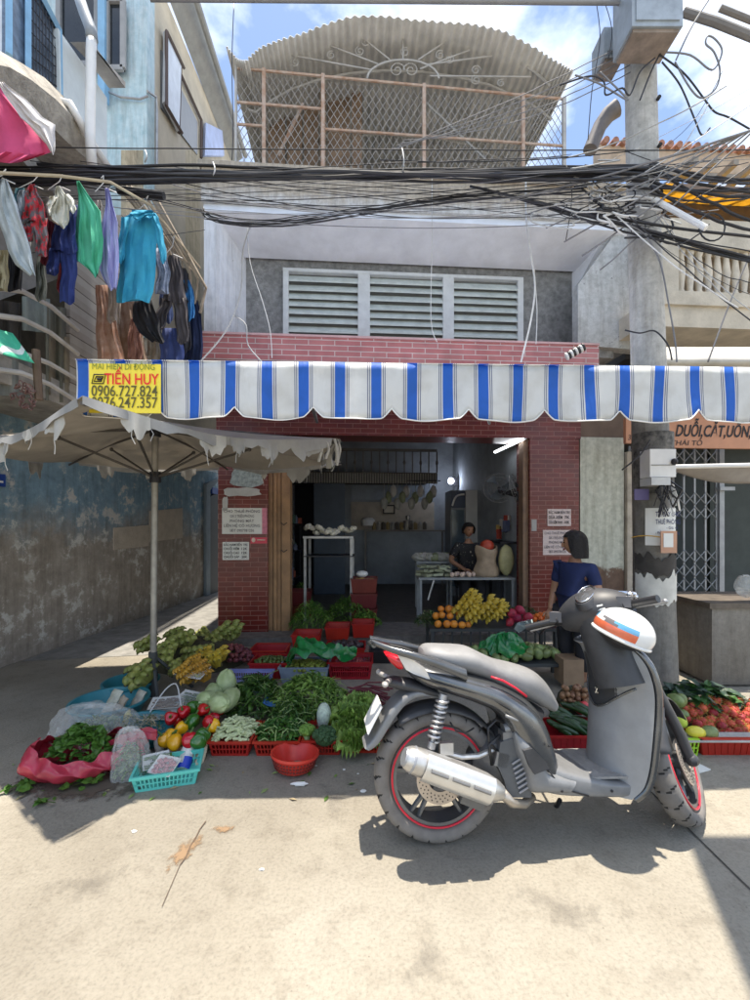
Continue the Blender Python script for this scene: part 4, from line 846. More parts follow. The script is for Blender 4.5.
# --- rear body
body = pst([(404, 659, 405, 668, .05), (411, 661, 414, 680, .10), (428, 666, 430, 691, .14), (450, 671, 452, 699, .165), (475, 677, 478, 708, .18), (500, 684, 499, 718, .19), (524, 696, 509, 730, .195), (543, 710, 515, 745, .195), (555, 728, 520, 762, .19), (562, 748, 527, 780, .185), (567, 768, 532, 796, .175)])
g = MB(); g.rings(slab(dense(body), 2.7, 28)); body_o = g.build('body_panel', paint, sc, smooth=45)
for s in (-1, 1):
    g = MB()
    L_ = [tr(a, b, -.2) for a, b in ((506, 716), (520, 722), (536, 736), (549, 752), (557, 766))]; g.tube([Vector((p.x, s*(.196-.01*i), p.z)) for i, p in enumerate(L_)], .007, 6)
    g.build('panel_crease', paint2, body_o, smooth=True)
for s in (-1, 1):
    g = MB()
    L_ = [tr(a, b, -.19) for a, b in ((493, 679), (505, 683), (517, 690), (529, 699))]; g.tube([Vector((p.x, s*.168, p.z+.004)) for p in L_], .0055, 5)
    g.build('red_pinstripe', redm, body_o, smooth=True)
lw = pst([(512, 728, 500, 745, .17), (520, 745, 512, 770, .185), (527, 765, 520, 794, .185), (540, 776, 533, 799, .19)])
g = MB(); st2 = pst([(516, 730, 514, 738, .175), (532, 742, 519, 757, .197), (545, 757, 527, 778, .20), (553, 770, 531, 797, .20), (566, 776, 545, 798, .195), (580, 779, 568, 798, .19)])
g.rings(slab(dense(st2), 3.4, 26)); g.build('lower_cowl', paint2, sc, smooth=45)
g = MB(); q = [(523, 750), (532, 748), (546, 762), (549, 768), (534, 774), (529, 766)]; pp = [tr(a, b, -.205) for a, b in q]
g.prism([Vector((p.x, -.212, p.z)) for p in pp], (0, .03, 0)); g.build('footpeg_cover', plast, sc)
# seat
seat = pst([(424, 650, 424, 664, .07), (432, 648, 436, 668, .105), (450, 649, 455, 673, .125), (474, 651, 478, 679, .135), (490, 658, 492, 684, .135), (506, 665, 506, 690, .132), (524, 669, 522, 698, .125), (542, 675, 538, 706, .115), (553, 687, 548, 711, .10), (560, 703, 556, 714, .07)])
g = MB(); g.rings(slab(dense(seat), 2.5, 26)); so = g.build('seat', seatm, sc, smooth=50)
g = MB(); L_ = [tr(a, b, 0) for a, b in ((470, 650), (488, 656))]
under = pst([(440, 672, 442, 690, .12), (480, 680, 482, 700, .14), (520, 700, 515, 716, .14), (548, 712, 535, 730, .12)])
g = MB(); g.rings(slab(under, 3, 16)); g.build('under_seat_tray', black, sc)
# grab rail
g = MB()
for s in (-1, 1):
    L_ = [T2(a, b, -.14) for a, b in ((374, 645), (392, 650), (412, 654), (434, 660), (452, 666), (464, 670))]
    yy = [.055, .11, .145, .16, .165, .165]
    st_r = [(x-.002, z+.014, x+.002, z-.013-.006*i, .02) for i, (x, z) in enumerate(L_)]
    RR = slab(dense(st_r, 3), 2.4, 12); 
    k = len(RR)
    for i, r in enumerate(RR):
        f = i/(k-1)*5; j = min(int(f), 4); yo = yy[j]+(yy[j+1]-yy[j])*(f-j)
        for p in r: p.y += s*yo
    g.rings(RR)
x0_, z0_ = T2(374, 645, -.05); g.tube([(x0_, -.06, z0_), (x0_-.015, 0, z0_), (x0_, .06, z0_)], .013, 8)
g.build('grab_rail', mat('gloss_grey_rail', (.10, .105, .11), .25, metal=.5, coat=.6), sc, smooth=50)
# tail lamp
tl = pst([(385, 654, 392, 665, .055), (392, 654, 400, 672, .085), (399, 656, 405, 672, .10)]); g = MB(); g.rings(slab(dense(tl, 3), 2.6, 20)); g.build('tail_light', mat('red_lens', (.60, .01, .02), .12, var=.05, coat=.6), sc, smooth=50)
for s in (-1, 1):
    g = MB()
    pp = [tr(a, b, -.15) for a, b in ((399, 657), (412, 660), (425, 668), (430, 679), (420, 678), (407, 671))]; ys = [.108, .128, .148, .150, .14, .12]
    g.prism([Vector((p.x, s*(y+.004), p.z)) for p, y in zip(pp, ys)], (0, -s*.03, 0))
    g.build('indicator_lens', mat('clear_lens', (.70, .66, .60), .2, var=.2, coat=.5), sc)
# tail bracket + plate + mud guard
g = MB(); g.rings(slab(pst([(384, 680, 386, 686, .03), (396, 679, 400, 692, .05), (412, 682, 416, 696, .07), (436, 690, 440, 700, .09)]), 2.5, 14)); g.build('tail_bracket', plast, sc, smooth=45)
for s in (-1, 1):
    x, z = T2(384, 682, -.06); g = MB(); g.tube([(x+.03, s*.03, z), (x, s*.10, z+.002)], .012, 8); g.ball((x-.003, s*.12, z+.004), (.016, .026, .013), 10, 6); g.build('turn_signal', mat('smoked_amber', (.40, .38, .36), .25), sc, smooth=50)
g = MB(); outer = [(440, 693), (426, 691), (414, 692), (402, 698), (391, 709), (382, 723), (373, 738), (364, 748)]; inner = [(438, 699), (426, 697), (416, 699), (407, 705), (397, 717), (388, 731), (379, 745), (370, 751)]
stt = []
for (a, b), (c, d) in zip(outer, inner): p, q = T2(a, b, -.07), T2(c, d, -.07); stt.append((*p, *q, .075))
g.rings(slab(dense(stt, 3), 5, 18)); g.build('rear_mudguard', paint2, sc, smooth=45)
g = MB(); pa, pb = T2(386, 700, 0), T2(373, 726, 0); d_ = Vector((pb[0]-pa[0], 0, pb[1]-pa[1])); nn = Vector((-d_.z, 0, d_.x)).normalized()*.006
q = [Vector((pa[0]-.035, -.10, pa[1])), Vector((pa[0]-.035, .10, pa[1]))]; q += [q[1]+d_, q[0]+d_]; g.prism(q, nn); g.build('licence_plate', mat('white_plate', (.78, .78, .76), .5), sc)
# rear hugger (dark inner fender)
g = MB(); g.grid(lambda s, t: (.325*math.cos(R(30+95*s)), (t-.5)*.16, .298+(.325-.03*abs(2*t-1)**3)*math.sin(R(30+95*s))), 20, 8, th=-.005); g.build('inner_fender', plast, sc, smooth=True)
# shock absorber
a, b = tr(444, 694, -.15), tr(431, 748, -.15); g = MB(); g.tube([a, b], .012, 8)
ax = (b-a); L_ = []
n = 120; e1 = Vector((0, 1, 0)); e2 = ax.normalized().cross(e1)
for i in range(n+1):
    t = i/n; an = t*2*math.pi*8.5; L_.append(a+ax*(.08+.78*t)+(e1*math.cos(an)+e2*math.sin(an))*.026)
g.tube(L_, .0062, 6); g.tube([a, a+ax*.28], .02, 10); g.tube([b-ax*.12, b], .02, 10); g.build('shock_absorber', mat('grey_spring', (.42, .42, .43), .35, metal=.7), sc, smooth=50)
# exhaust
e0, e1_ = tr(406, 757, -.20), tr(502, 793, -.19); g = MB(); ex = e1_-e0; pts = [e0+ex*t for t in (-.02, .0, .04, .12, .6, .82, .93, 1.0)]
for p in pts: p.z += 0
g.tube(pts, [.030, .044, .052, .056, .062, .056, .045, .03], 20); exo = g.build('exhaust_muffler', alu, sc, smooth=40)
g = MB(); g.tube([e0-ex*.025, e0+ex*.07], [.036, .057], 18); g.build('exhaust_cap', mat('grey_cap', (.32, .33, .35), .4, metal=.4), exo, smooth=40)
g = MB(); s0, s1 = e0+ex*.17, e0+ex*.86; dd = (s1-s0); up_ = Vector((0, 0, 1))-dd.normalized()*dd.normalized().z
def shl(s, t):
    w_ = .042-.01*abs(2*s-1)**4; a = (t-.5)*2*1.0; c = s0+dd*s; out_ = Vector((0, -1, 0)); rad = .068
    return c+out_*rad*math.cos(a)+up_.normalized()*rad*math.sin(a)
g.grid(shl, 14, 8, th=-.004); g.build('heat_shield', mat('shield_aluminium', (.66, .65, .62), .3, metal=.6, var=.12), exo, smooth=40)
g = MB()
for i in range(3): p, q = s0+dd*(.08+.31*i), s0+dd*(.32+.31*i); o_ = Vector((0, -.0705, .006)); g.tube([p+o_, q+o_], .009, 8); 
g.build('shield_slots', mat('slot_grey', (.22, .22, .22), .5, metal=.4), exo, smooth=40)
g = MB(); g.tube([e1_, tr(512, 803, -.17), tr(524, 804, -.14), tr(532, 797, -.08)], [.024, .02, .02, .02], 10); g.build('exhaust_pipe', mat('burnt_pipe', (.42, .38, .33), .4, metal=.7), sc, smooth=True)
g = MB(); g.tube([tr(440, 752, -.14), tr(462, 757, -.15), tr(478, 756, -.15), tr(492, 750, -.13), tr(500, 744, -.1)], .012, 8); g.cbox(tr(446, 748, -.15), (.06, .03, .05)); g.build('exhaust_bracket', alu, sc, smooth=40)
# engine, swingarm, radiator cover
g = MB(); g.rings(slab(pst([(474, 756, 470, 800, .06), (490, 742, 486, 803, .10), (506, 734, 500, 803, .12), (524, 745, 520, 802, .12)]), 4, 16)); eng = g.build('engine', mat('cast_engine', (.15, .15, .15), .5, metal=.5, var=.3, scale=16), sc, smooth=40)
g = MB(); q = [(500, 742), (512, 738), (520, 750), (531, 790), (531, 797), (508, 797), (504, 780), (497, 765)]; g.prism([Vector((tr(a, b, -.15).x, -.155, tr(a, b, -.15).z)) for a, b in q], (0, .05, 0)); rc_ = g.build('radiator_cover', mat('radiator_grey', (.09, .095, .10), .5), eng)
g = MB()
for i in range(7):
    a, b = tr(512+i*1.2, 764+i*4.8, -.16), tr(523+i*1.2, 757+i*4.8, -.16); g.tube([Vector((a.x, -.162, a.z)), Vector((b.x, -.162, b.z))], .0045, 6)
g.build('radiator_slats', mat('slat_grey', (.28, .28, .29), .5), rc_)
g = MB(); g.tube([tr(498, 752, -.14), tr(489, 742, -.15), tr(488, 728, -.15), tr(496, 720, -.14), tr(508, 724, -.12)], .006, 6); g.tube([tr(492, 765, -.14), tr(489, 745, -.16), tr(500, 735, -.14)], .007, 6)
g.tube([tr(450, 722, -.12), tr(456, 731, -.13), tr(466, 733, -.13), tr(474, 728, -.12)], .004, 5); g.build('hoses', black, sc, smooth=True)
g = MB(); g.cbox(tr(506, 738, -.12), (.05, .06, .07)); g.cbox(tr(500, 758, -.13), (.06, .05, .06), rot=(0, .3, 0)); g.tube([tr(503, 729, -.12), tr(512, 727, -.12)], .03, 10); g.build('thermostat', mat('cast_grey', (.25, .25, .25), .45, metal=.6), eng, smooth=40)
g = MB(); g.tube([tr(436, 776, -.09), tr(470, 790, -.10), tr(492, 800, -.11)], [.022, .028, .025], 10); g.ball(tr(436, 776, -.09), .03, 10, 6); g.build('swing_arm', mat('swing_arm_grey', (.30, .30, .31), .45, metal=.6), sc, smooth=40)
g = MB(); g.cbox(tr(472, 800, -.09), (.11, .035, .05), rot=(0, .4, 0)); g.build('brake_caliper', rimm, sc)
g = MB(); g.tube([tr(560, 800, .12), tr(548, 822, .26)+Vector((0, 0, 0)), ], .012, 8); e = SI @ Vector((0, 0, 0)); g.build('side_stand', dark, sc)
# floorboard
fl = pst([(548, 762, 546, 796, .16), (565, 770, 562, 799, .175), (585, 776, 583, 800, .18), (605, 781, 603, 800, .18), (622, 783, 620, 800, .175), (634, 783, 632, 797, .165), (643, 776, 641, 788, .15)])
g = MB(); g.rings(slab(dense(fl, 3), 5.5, 30)); flo = g.build('floorboard', paint2, sc, smooth=45)
g = MB(); xa, xb = T2(563, 771, -.17)[0], T2(632, 783, -.17)[0]; zf = T2(600, 780, -.18)[1]
g.grid(lambda s, t: (xa+(xb-xa)*s, -.158+.316*t, zf-.004+.006-.02*(s-.45)**2), 10, 8, th=-.01); g.build('floor_mat', mat('dusty_floor_mat', (.27, .265, .255), .9, var=.15, scale=20, bump=.4, bscale=60), flo, smooth=40)
# leg shield: near edge traced, far edge mirrored, middle bulging to the rider
edge = [(634, 799), (646, 788), (652, 768), (655, 742), (657, 715), (657, 694), (653, 676), (646, 662), (634, 650), (618, 643)]
ey = [.165, .19, .205, .215, .22, .225, .22, .205, .17, .12]
EL = []
for (a, b), y in zip(edge, ey): x, z = T2(a, b, -y); EL.append((x, z, y))
EL = dense(EL, 4); ne = len(EL)-1
def ls(s, t, bulge=.115, off=0.):
    f = t*ne; i = min(int(f), ne-1); a, b = EL[i], EL[i+1]; k = f-i; x, z, y = (a[j]+(b[j]-a[j])*k for j in range(3))
    v = 2*s-1; c = 1-abs(v)**2.2; return (x-bulge*c*1.1-.012+off*c, y*v, z+.0*c)
g = MB(); g.grid(lambda s, t: ls(s, t), 26, 40, th=-.008); lsh = g.build('leg_shield', mat('dusty_pale_shield', (.28, .285, .29), .5, metal=.12, coat=.25, var=.14, scale=7, bump=.04), sc, smooth=50)
def lf(s, t):        # outer front cover, bulging forward
    f = t*ne; i = min(int(f), ne-1); a, b = EL[i], EL[i+1]; k = f-i; x, z, y = (a[j]+(b[j]-a[j])*k for j in range(3))
    v = 2*s-1; c = max(0, 1-abs(v)**2.4); return (x+.075*c*(1-.35*t)-.006, (y+.006)*v, z)
g = MB(); g.grid(lf, 26, 40, th=.006); g.build('front_cover', paint, sc, smooth=50)
g = MB()
for s in (-1, 1): g.tube([Vector((x+.006, s*(y+.004), z)) for x, z, y in EL], .0165, 8)
g.build('shield_rim', paint, sc, smooth=60)
g = MB(); g.tube([Vector(ls(.06+.4*k/10, .17+.05*math.sin(k/10*2.6)))+Vector((-.004, 0, 0)) for k in range(11)], .003, 5); g.build('shield_seam', plast, lsh)
g = MB()
for k in range(9):
    t = .64+.27*k/9; p, q = Vector(ls(.055, t)), Vector(ls(.17-.004*k, t+.004)); p.x -= .012; q.x -= .008; g.tube([p, q], .0058, 6)
g.build('vent_slots', black, lsh, smooth=True)
# glove box / inner column
g = MB()
def dk_(a, b): sA = .09+.82*a; tb_ = .60-.17*math.sin(math.pi*sA)**1.5; return Vector(ls(sA, tb_+(.985-tb_)*b))+Vector((-.009, 0, 0))
g.grid(dk_, 30, 30, th=.012); gb = g.build('inner_column', plast, sc, smooth=50)
g = MB()
def lid_(a, b): t0 = .63-.07*a; t1 = .90-.10*(1-a)**2; return Vector(ls(.135+.25*a, t0+(t1-t0)*b))+Vector((-.017-.006*math.sin(math.pi*a)*math.sin(math.pi*b), 0, 0))
g.grid(lid_, 14, 14, th=.010); g.build('glove_box_lid', mat('brownish_lid', (.17, .16, .145), .45, var=.15), gb, smooth=50)
g = MB(); g.tube(sm_([dk_(k/14, 0)+Vector((-.004, 0, 0)) for k in range(15)], 2), .006, 6); g.build('recess_trim', paint, gb, smooth=True)
g = MB(); c = tr(601, 648, -.12); g.tube([c+Vector((.012, 0, 0)), c+Vector((-.006, -.010, .004))], .017, 18); g.build('ignition_lock', rimm, gb, smooth=40)
g = MB(); c = Vector(ls(.5, .52))+Vector((-.01, 0, 0)); g.tube([c+Vector((0, -.0, .018)), c+Vector((-.02, -.03, .012)), c+Vector((-.02, -.03, -.012)), c+Vector((0, 0, -.018))], .006, 8); g.build('bag_hook', chrome, gb, smooth=40)
# headset: built unsteered then rotated
ax0 = tr(585, 640, 0)
HC = Vector((base.x-.40/.92*(1.02-base.z)-.075, 0, 1.02)); HSC = 1.28     # steering axis at z=1.02
def hb(p): p = Vector(p); return FM @ (HC+Vector((p.x*HSC, p.y*(.84 if p.y < -.17 else .95) if abs(p.y) > .17 else p.y, p.z*HSC)))
g = MB()
RR = []
for v in range(-10, 11):
    y = v/10*.185; k = 1-abs(v/10)**2.2; hx, hz = .035+.07*k, .032+.050*k
    RR.append([hb((math.cos(a)*hx*(1.0 if math.cos(a) > 0 else .9)-.01*k, y, math.sin(a)*hz+.012*k)) for a in [2*math.pi*i/18 for i in range(18)]])
g.rings(RR); hs = g.build('handlebar_cover', plast, sc, smooth=50)
g = MB(); RR = []
for t in range(9):
    f = t/8; zz = .03-.30*f; hw = .09+.02*f; hx = .08+.03*f
    RR.append([hb((math.cos(a)*hx+.085*f*.6-.02, math.sin(a)*hw, zz)) for a in [2*math.pi*i/16 for i in range(16)]])
g.rings(RR); g.build('steering_neck', plast, sc, smooth=50)
g = MB(); nrm_ = Vector((-.50, 0, .86)); cx_ = Vector((-.056, .0, .072))
mm = Matrix.Translation(hb(cx_)) @ (FM.to_3x3() @ nrm_.to_track_quat('Z', 'Y').to_matrix()).to_4x4()
g.lathe([(0, .0), (.088, 0), (.10, -.002), (.108, -.014), (.11, -.035)], M=mm, seg=30, sy=1.0, sx=.52); dsh = g.build('instrument_cluster', plast, hs, smooth=30)
g = MB(); g.lathe([(0, .012), (.05, .010), (.078, .003), (.082, .001)], M=mm, seg=30, sx=.5); g.build('gauge_glass', mat('gauge_glass', (.09, .095, .10), .08, coat=1.), dsh, smooth=True)
g = MB(); g.tube([mm @ Vector((.5*.088*math.cos(a), .088*math.sin(a), .004)) for a in [i*.2094 for i in range(30)]], .004, 6, closed=True); g.build('gauge_ring', chrome, dsh, smooth=True)
g = MB()
for i, wd in enumerate((.055, .065, .04)): g.add([hb((-.099+.002*i, -.05-wd/2, .018-.014*i)), hb((-.099+.002*i, -.05+wd/2, .018-.014*i)), hb((-.100+.002*i, -.05+wd/2, .012-.014*i)), hb((-.100+.002*i, -.05-wd/2, .012-.014*i))], [(0, 1, 2, 3)])
g.build('warning_sticker', paper, hs)
for s in (-1, 1):
    g = MB(); g.tube([hb((-.03, s*.17, .0)), hb((-.05, s*.20, .0))], .028, 12); g.tube([hb((-.03, s*.18, 0)), hb((-.05, s*.24, .0)), hb((-.075, s*.355, -.004))], [.022, .018, .018], 12); g.build('grip', black, hs, smooth=45)
    g = MB(); g.tube([hb((-.008, s*.19, -.004)), hb((.012, s*.22, -.006)), hb((-.005, s*.33, -.012)), hb((-.012, s*.36, -.012))], [.007, .009, .008, .010], 8); g.ball(hb((-.012, s*.365, -.012)), .012, 8, 6); g.build('brake_lever', steel, hs, smooth=50)
    g = MB(); g.cbox(hb((-.04, s*.185, .015)), (.06, .06, .05), rot=(0, 0, ST)); g.build('switch_housing', mat('switch_grey', (.10, .10, .11), .4), hs)
g = MB(); g.ball(hb((.03, -.20, .045)), (.03, .03, .016), 12, 6); g.tube([hb((0, -.17, .02)), hb((.03, -.2, .04))], .015, 8); g.tube([hb((-.02, -.13, .055)), hb((.03, -.16, .05)), hb((.05, -.22, .03))], .012, 8); g.build('brake_reservoir', chrome, hs, smooth=50)
m0 = tr(523, 626, .30); g = MB(); q = [(514, 629), (517, 623), (531, 620), (532, 624), (519, 633)]
g.prism([tr(a, b, .33) for a, b in q], (.012, .01, .004)); mir = g.build('mirror', mat('mirror_glass', (.62, .78, .80), .06, metal=.85, var=.1), sc)
g = MB(); g.tube([tr(530, 625, .33), tr(540, 634, .31), hb((-.03, .2, .02))], .007, 8); g.build('mirror_stem', black, mir)
bpy.context.view_layer.update()
# helmet hanging on the right lever
hc = SM @ tr(624, 631, -.24); 
hm = thing('helmet', 'white open face helmet with blue and orange stripes hung on the scooter handlebar', 'helmet', hc)
Mh = Euler((R(8), R(22), R(0))).to_matrix()
def hf(v): return Vector((v.x*(1.05 if v.x > 0 else 1.1), v.y, v.z))
g = MB(); V = []; F = []; ns, nr_ = 36, 16
for i in range(nr_+1):
    ph = math.pi*.60*i/nr_
    for k in range(ns):
        t = 2*math.pi*k/ns; v = Vector((math.sin(ph)*math.cos(t)*.135, math.sin(ph)*math.sin(t)*.11, math.cos(ph)*.10)); V.append(hc+Mh @ v)
MI = []
for i in range(nr_):
    for k in range(ns):
        F.append((i*ns+k, (i+1)*ns+k, (i+1)*ns+(k+1) % ns, i*ns+(k+1) % ns)); an = math.degrees(2*math.pi*(k+.5)/ns) % 360
        z = math.cos(math.pi*.60*(i+.5)/nr_); m_ = 0
        if z < .42 and z > -.25:
            q = (an/360*9+z*1.3) % 3
            if 140 < an < 268: m_ = 1 if z > .16 and q < 1.6 else (2 if z < .10 else (3 if q > 2.2 else 0))
        MI.append(m_)
g.V = V; g.F = F; g.M = MI
hw_ = mat('helmet_white', (.80, .80, .78), .22, var=.04, coat=.7); hb_ = mat('helmet_blue', (.13, .38, .60), .25, coat=.6); ho_ = mat('helmet_orange', (.72, .16, .07), .25, coat=.6); hg_ = mat('helmet_grey', (.16, .15, .15), .3)
g.build('shell', [hw_, hb_, ho_, hg_], hm, smooth=True)
g = MB(); zz = math.cos(math.pi*.6); g.tube([hc+Mh @ Vector((math.sin(math.pi*.6)*.137*math.cos(a), math.sin(math.pi*.6)*.112*math.sin(a), zz*.10)) for a in [i*.1745 for i in range(36)]], .007, 6, closed=True); g.build('edge_trim', hw_, hm, smooth=True)
g = MB(); g.ball(hc+Mh @ Vector((0, 0, .0)), (.125, .10, .08), 16, 10, M=Mh); g.build('lining', black, hm, smooth=True)

g = MB()
for a, b, y in ((640, 771, .19), (536, 770, .2), (560, 790, .19), (614, 790, .18), (633, 744, .2), (549, 746, .197)): p = tr(a, b, -y); g.ball(p+Vector((0, -.002, 0)), .006, 8, 5)
for o_ in [g]: pass
body_o2 = None
for a, b, y in ((536, 772, .2), (562, 791, .19), (612, 791, .18), (549, 746, .197)): p = tr(a, b, -y); h_ = MB(); h_.ball(p, .0065, 8, 5); h_.build('screw', black, body_o)
for s in (-1, 1):
    h_ = MB(); L_ = [tr(a, b, -.19) for a, b in ((412, 676), (436, 684), (462, 690), (488, 697), (510, 710))]; h_.tube([Vector((p.x, s*(.150+.010*i), p.z)) for i, p in enumerate(L_)], .004, 5); h_.build('panel_seam', black, body_o, smooth=True)
    h_ = MB(); L_ = [tr(a, b, -.19) for a, b in ((546, 767), (556, 780), (572, 792), (590, 797))]; h_.tube([Vector((p.x, s*(.187-.002*i), p.z)) for i, p in enumerate(L_)], .0035, 5); h_.build('panel_seam', black, flo, smooth=True)
# ================================================================ MARKET UMBRELLA
um = thing('market_umbrella', 'old beige market umbrella with torn flaps on a grey pole over the vegetables', 'umbrella', G(156, 692))
UX, UY = -1.89, 3.70
pc = mat('beige_canopy', (.45, .415, .365), .8, var=.14, scale=4, trans=.22, bump=.08); pol = mat('worn_grey_pole', (.33, .31, .27), .5, metal=.4, var=.3)
g = MB(); g.tube([(UX-.02, UY, .0), (UX-.01, UY, 1.2), (UX, UY, 2.3)], .027, 12); g.build('pole', pol, um, smooth=40)
VX = [Vector(v) for v in ((-1.417, 2.08, 2.09), (-.27, 3.15, 2.10), (-.35, 4.45, 2.12), (-1.7, 4.95, 2.14), (-3.2, 4.5, 2.13), (-3.15, 2.95, 2.06))]
apex = Vector((UX, UY, 2.37))
g = MB()
for i in range(6):
    a, b = VX[i], VX[(i+1) % 6]
    def cf(s, t):
        e = a.lerp(b, s); m = e.lerp(apex, t); sag = -.07*math.sin(math.pi*s)*(1-t)-.03*math.sin(math.pi*t); inn = (apex-e)*(.10*math.sin(math.pi*s)*(1-t)); inn.z = 0; return m+inn+Vector((0, 0, sag))
    g.grid(cf, 16, 10, th=.004)
g.build('canopy', pc, um, smooth=50)
g = MB(); hub = Vector((UX, UY, 2.23)); run = Vector((UX, UY, P(155, 478, UY).z))
for v in VX: g = MB(); g.tube([hub+Vector((0, 0, .06)), hub.lerp(v, .5)+Vector((0, 0, .045)), v+Vector((0, 0, -.03))], .011, 6); m_ = hub.lerp(v, .46)+Vector((0, 0, .0)); g.tube([run, m_], .010, 6); g.ball(m_, .02, 6, 4); g.build('rib', mat('rib_steel', (.12, .11, .10), .5, metal=.5), um)
g = MB(); g.tube([run-Vector((0, 0, .04)), run+Vector((0, 0, .05))], .045, 12); g.tube([hub, hub+Vector((0, 0, .08))], .045, 12); g.build('runner', dark, um)
g = MB()
for k in range(4): a = k*math.pi/2+.6; g.tube([(UX-.02, UY, .35), (UX-.02+.32*math.cos(a), UY+.32*math.sin(a), .01)], .014, 6)
g.tube([(UX-.02, UY, .0), (UX-.02, UY, .38)], .036, 10); g.build('stand', mat('dark_stand', (.05, .055, .055), .6), um)
fl1 = mat('torn_white_flap', (.62, .61, .57), .85, var=.15, trans=.35); fl2 = mat('torn_grey_flap', (.30, .30, .295), .85, var=.2)
def edgep(i, s):
    a, b = VX[i], VX[(i+1) % 6]; e = a.lerp(b, s); return e+(Vector((apex.x-e.x, apex.y-e.y, 0)))*(.10*math.sin(math.pi*s))+Vector((0, 0, -.07*math.sin(math.pi*s)))
def flap(i, s0, s1, dep, m, seed):
    rnd = random.Random(seed); g = MB(); prof = [rnd.uniform(.55, 1.1) for _ in range(9)]
    def f(s, t):
        e = edgep(i, s0+(s1-s0)*s); k = s*8; j = min(int(k), 7); p = prof[j]+(prof[j+1]-prof[j])*(k-j); taper = 1-.45*abs(2*s-1)**3
        c = (VX[i]+VX[(i+1) % 6])/2-apex; c.z = 0; c.normalize(); return e+Vector((0, 0, .004-dep*p*taper*t))+c*(.012+.015*math.sin(s*9+seed)*t)
    g.grid(f, 16, 6, th=.003)
    for q in range(1):
        s = rnd.random(); e = Vector(f(s, 1)); g.tube([e, e+Vector((rnd.uniform(-.01, .02), 0, -.03)), e+Vector((rnd.uniform(-.02, .02), 0, -.07))], .0025, 3)
    g.build('torn_flap', m, um, smooth=60)
for i, s0, s1, d, m in ((5, .02, .5, .08, fl2), (5, .48, .98, .07, fl2), (0, .0, .33, .07, fl2), (0, .31, .66, .08, fl2), (0, .64, .97, .09, fl2), (1, .0, .9, .06, fl2), (3, .05, .95, .05, fl2), (2, .05, .95, .05, fl2), (1, .04, .5, .10, fl2), (5, .80, .90, .15, fl1), (5, .40, .52, .16, fl1), (5, .62, .68, .08, fl1), (0, .10, .19, .14, fl1), (0, .38, .50, .15, fl1), (0, .52, .60, .10, fl2), (0, .66, .74, .17, fl2), (0, .80, .92, .15, fl2), (3, .2, .3, .14, fl2), (3, .5, .56, .10, fl1), (2, .2, .36, .16, fl2), (2, .55, .62, .12, fl1), (1, .1, .25, .16, fl1), (3, .75, .85, .14, fl2), (4, .3, .45, .15, fl2)): flap(i, s0, s1, d, m, int(s0*100)+i*7)
g = MB()
for i, s in ((0, .985), (1, .01), (1, .04), (0, .95), (1, .07), (0, .92)):
    e = edgep(i, s)
    g.tube([e, e+Vector((.02, 0, -.07)), e+Vector((u(-.01, .03), 0, -u(.12, .2)))], .010, 4)
g.build('frayed_corner', fl1, um)

# ================================================================ CABLES
def thin_set():
    r2 = random.Random(8)
    for i in range(20):
        a = P(r2.uniform(-40, 260), r2.uniform(160, 200), 3.8+r2.uniform(-.2, .2)); b = P(r2.uniform(560, 790), r2.uniform(150, 235), 3.75+r2.uniform(-.2, .2))
        cab(cat_(a, b, r2.uniform(-.02, .28), 12, .004), r2.choice((.0025, .0035, .0045)), 'thin slack cable among the strands crossing the house front', 'thin slack cables crossing the house front', cable_m if i % 3 else mat('dusty_cable', (.20, .20, .21), .6, var=.3))
    for i in range(16):
        a = P(r2.uniform(560, 660), r2.uniform(140, 240), 3.75); b = P(r2.uniform(700, 800), r2.uniform(60, 330), 3.5)
        cab(cat_(a, b, r2.uniform(0, .15), 10, .004), r2.choice((.0025, .004, .006)), 'thin wire fanning out right from the pole', 'thin wires fanning out right of the pole', cable_m if i % 2 else wire_m)
gC = 'black cables strung along the street in the thick bundle'
def cab(pts, r, lbl, grp, m=cable_m, name='cable'):
    pts = sm_(pts, 2 if len(pts) > 20 else 4)
    g = MB(); g.tube(pts, r, 5 if r > .006 else 4); o = g.build(name, m, smooth=True); o['label'] = lbl; o['category'] = 'cable'; o['group'] = grp; return o
rc = random.Random(3)
for i in range(17):
    y0 = 161+rc.random()*25; y1 = 163+rc.random()*20; D0 = 3.75+rc.uniform(-.12, .12); ym = 163+rc.random()*22
    pts = []
    for k in range(23):
        t = k/22; px = -40+(648+40)*t; py = y0*(1-t)**2+2*ym*t*(1-t)+y1*t*t+1.6*math.sin(t*17+i*2)+rc.uniform(-.7, .7); pts.append(P(px, py, D0+.02*math.sin(t*11+i)))
    cab(pts, rc.choice((.008, .010, .013, .016)), 'thick black cable in the bundle crossing the whole street above the awning', gC)
for i in range(9):       # right of the pole
    pts = cat_(P(650, 160+rc.random()*35, 3.8), P(790, 175+rc.random()*25+ (40 if i > 6 else 0), 3.6), rc.uniform(.02, .12), 12, .006)
    cab(pts, rc.choice((.008, .011, .013)), 'black cable running right from the pole past the balcony roof', 'black cables leaving the pole to the right')
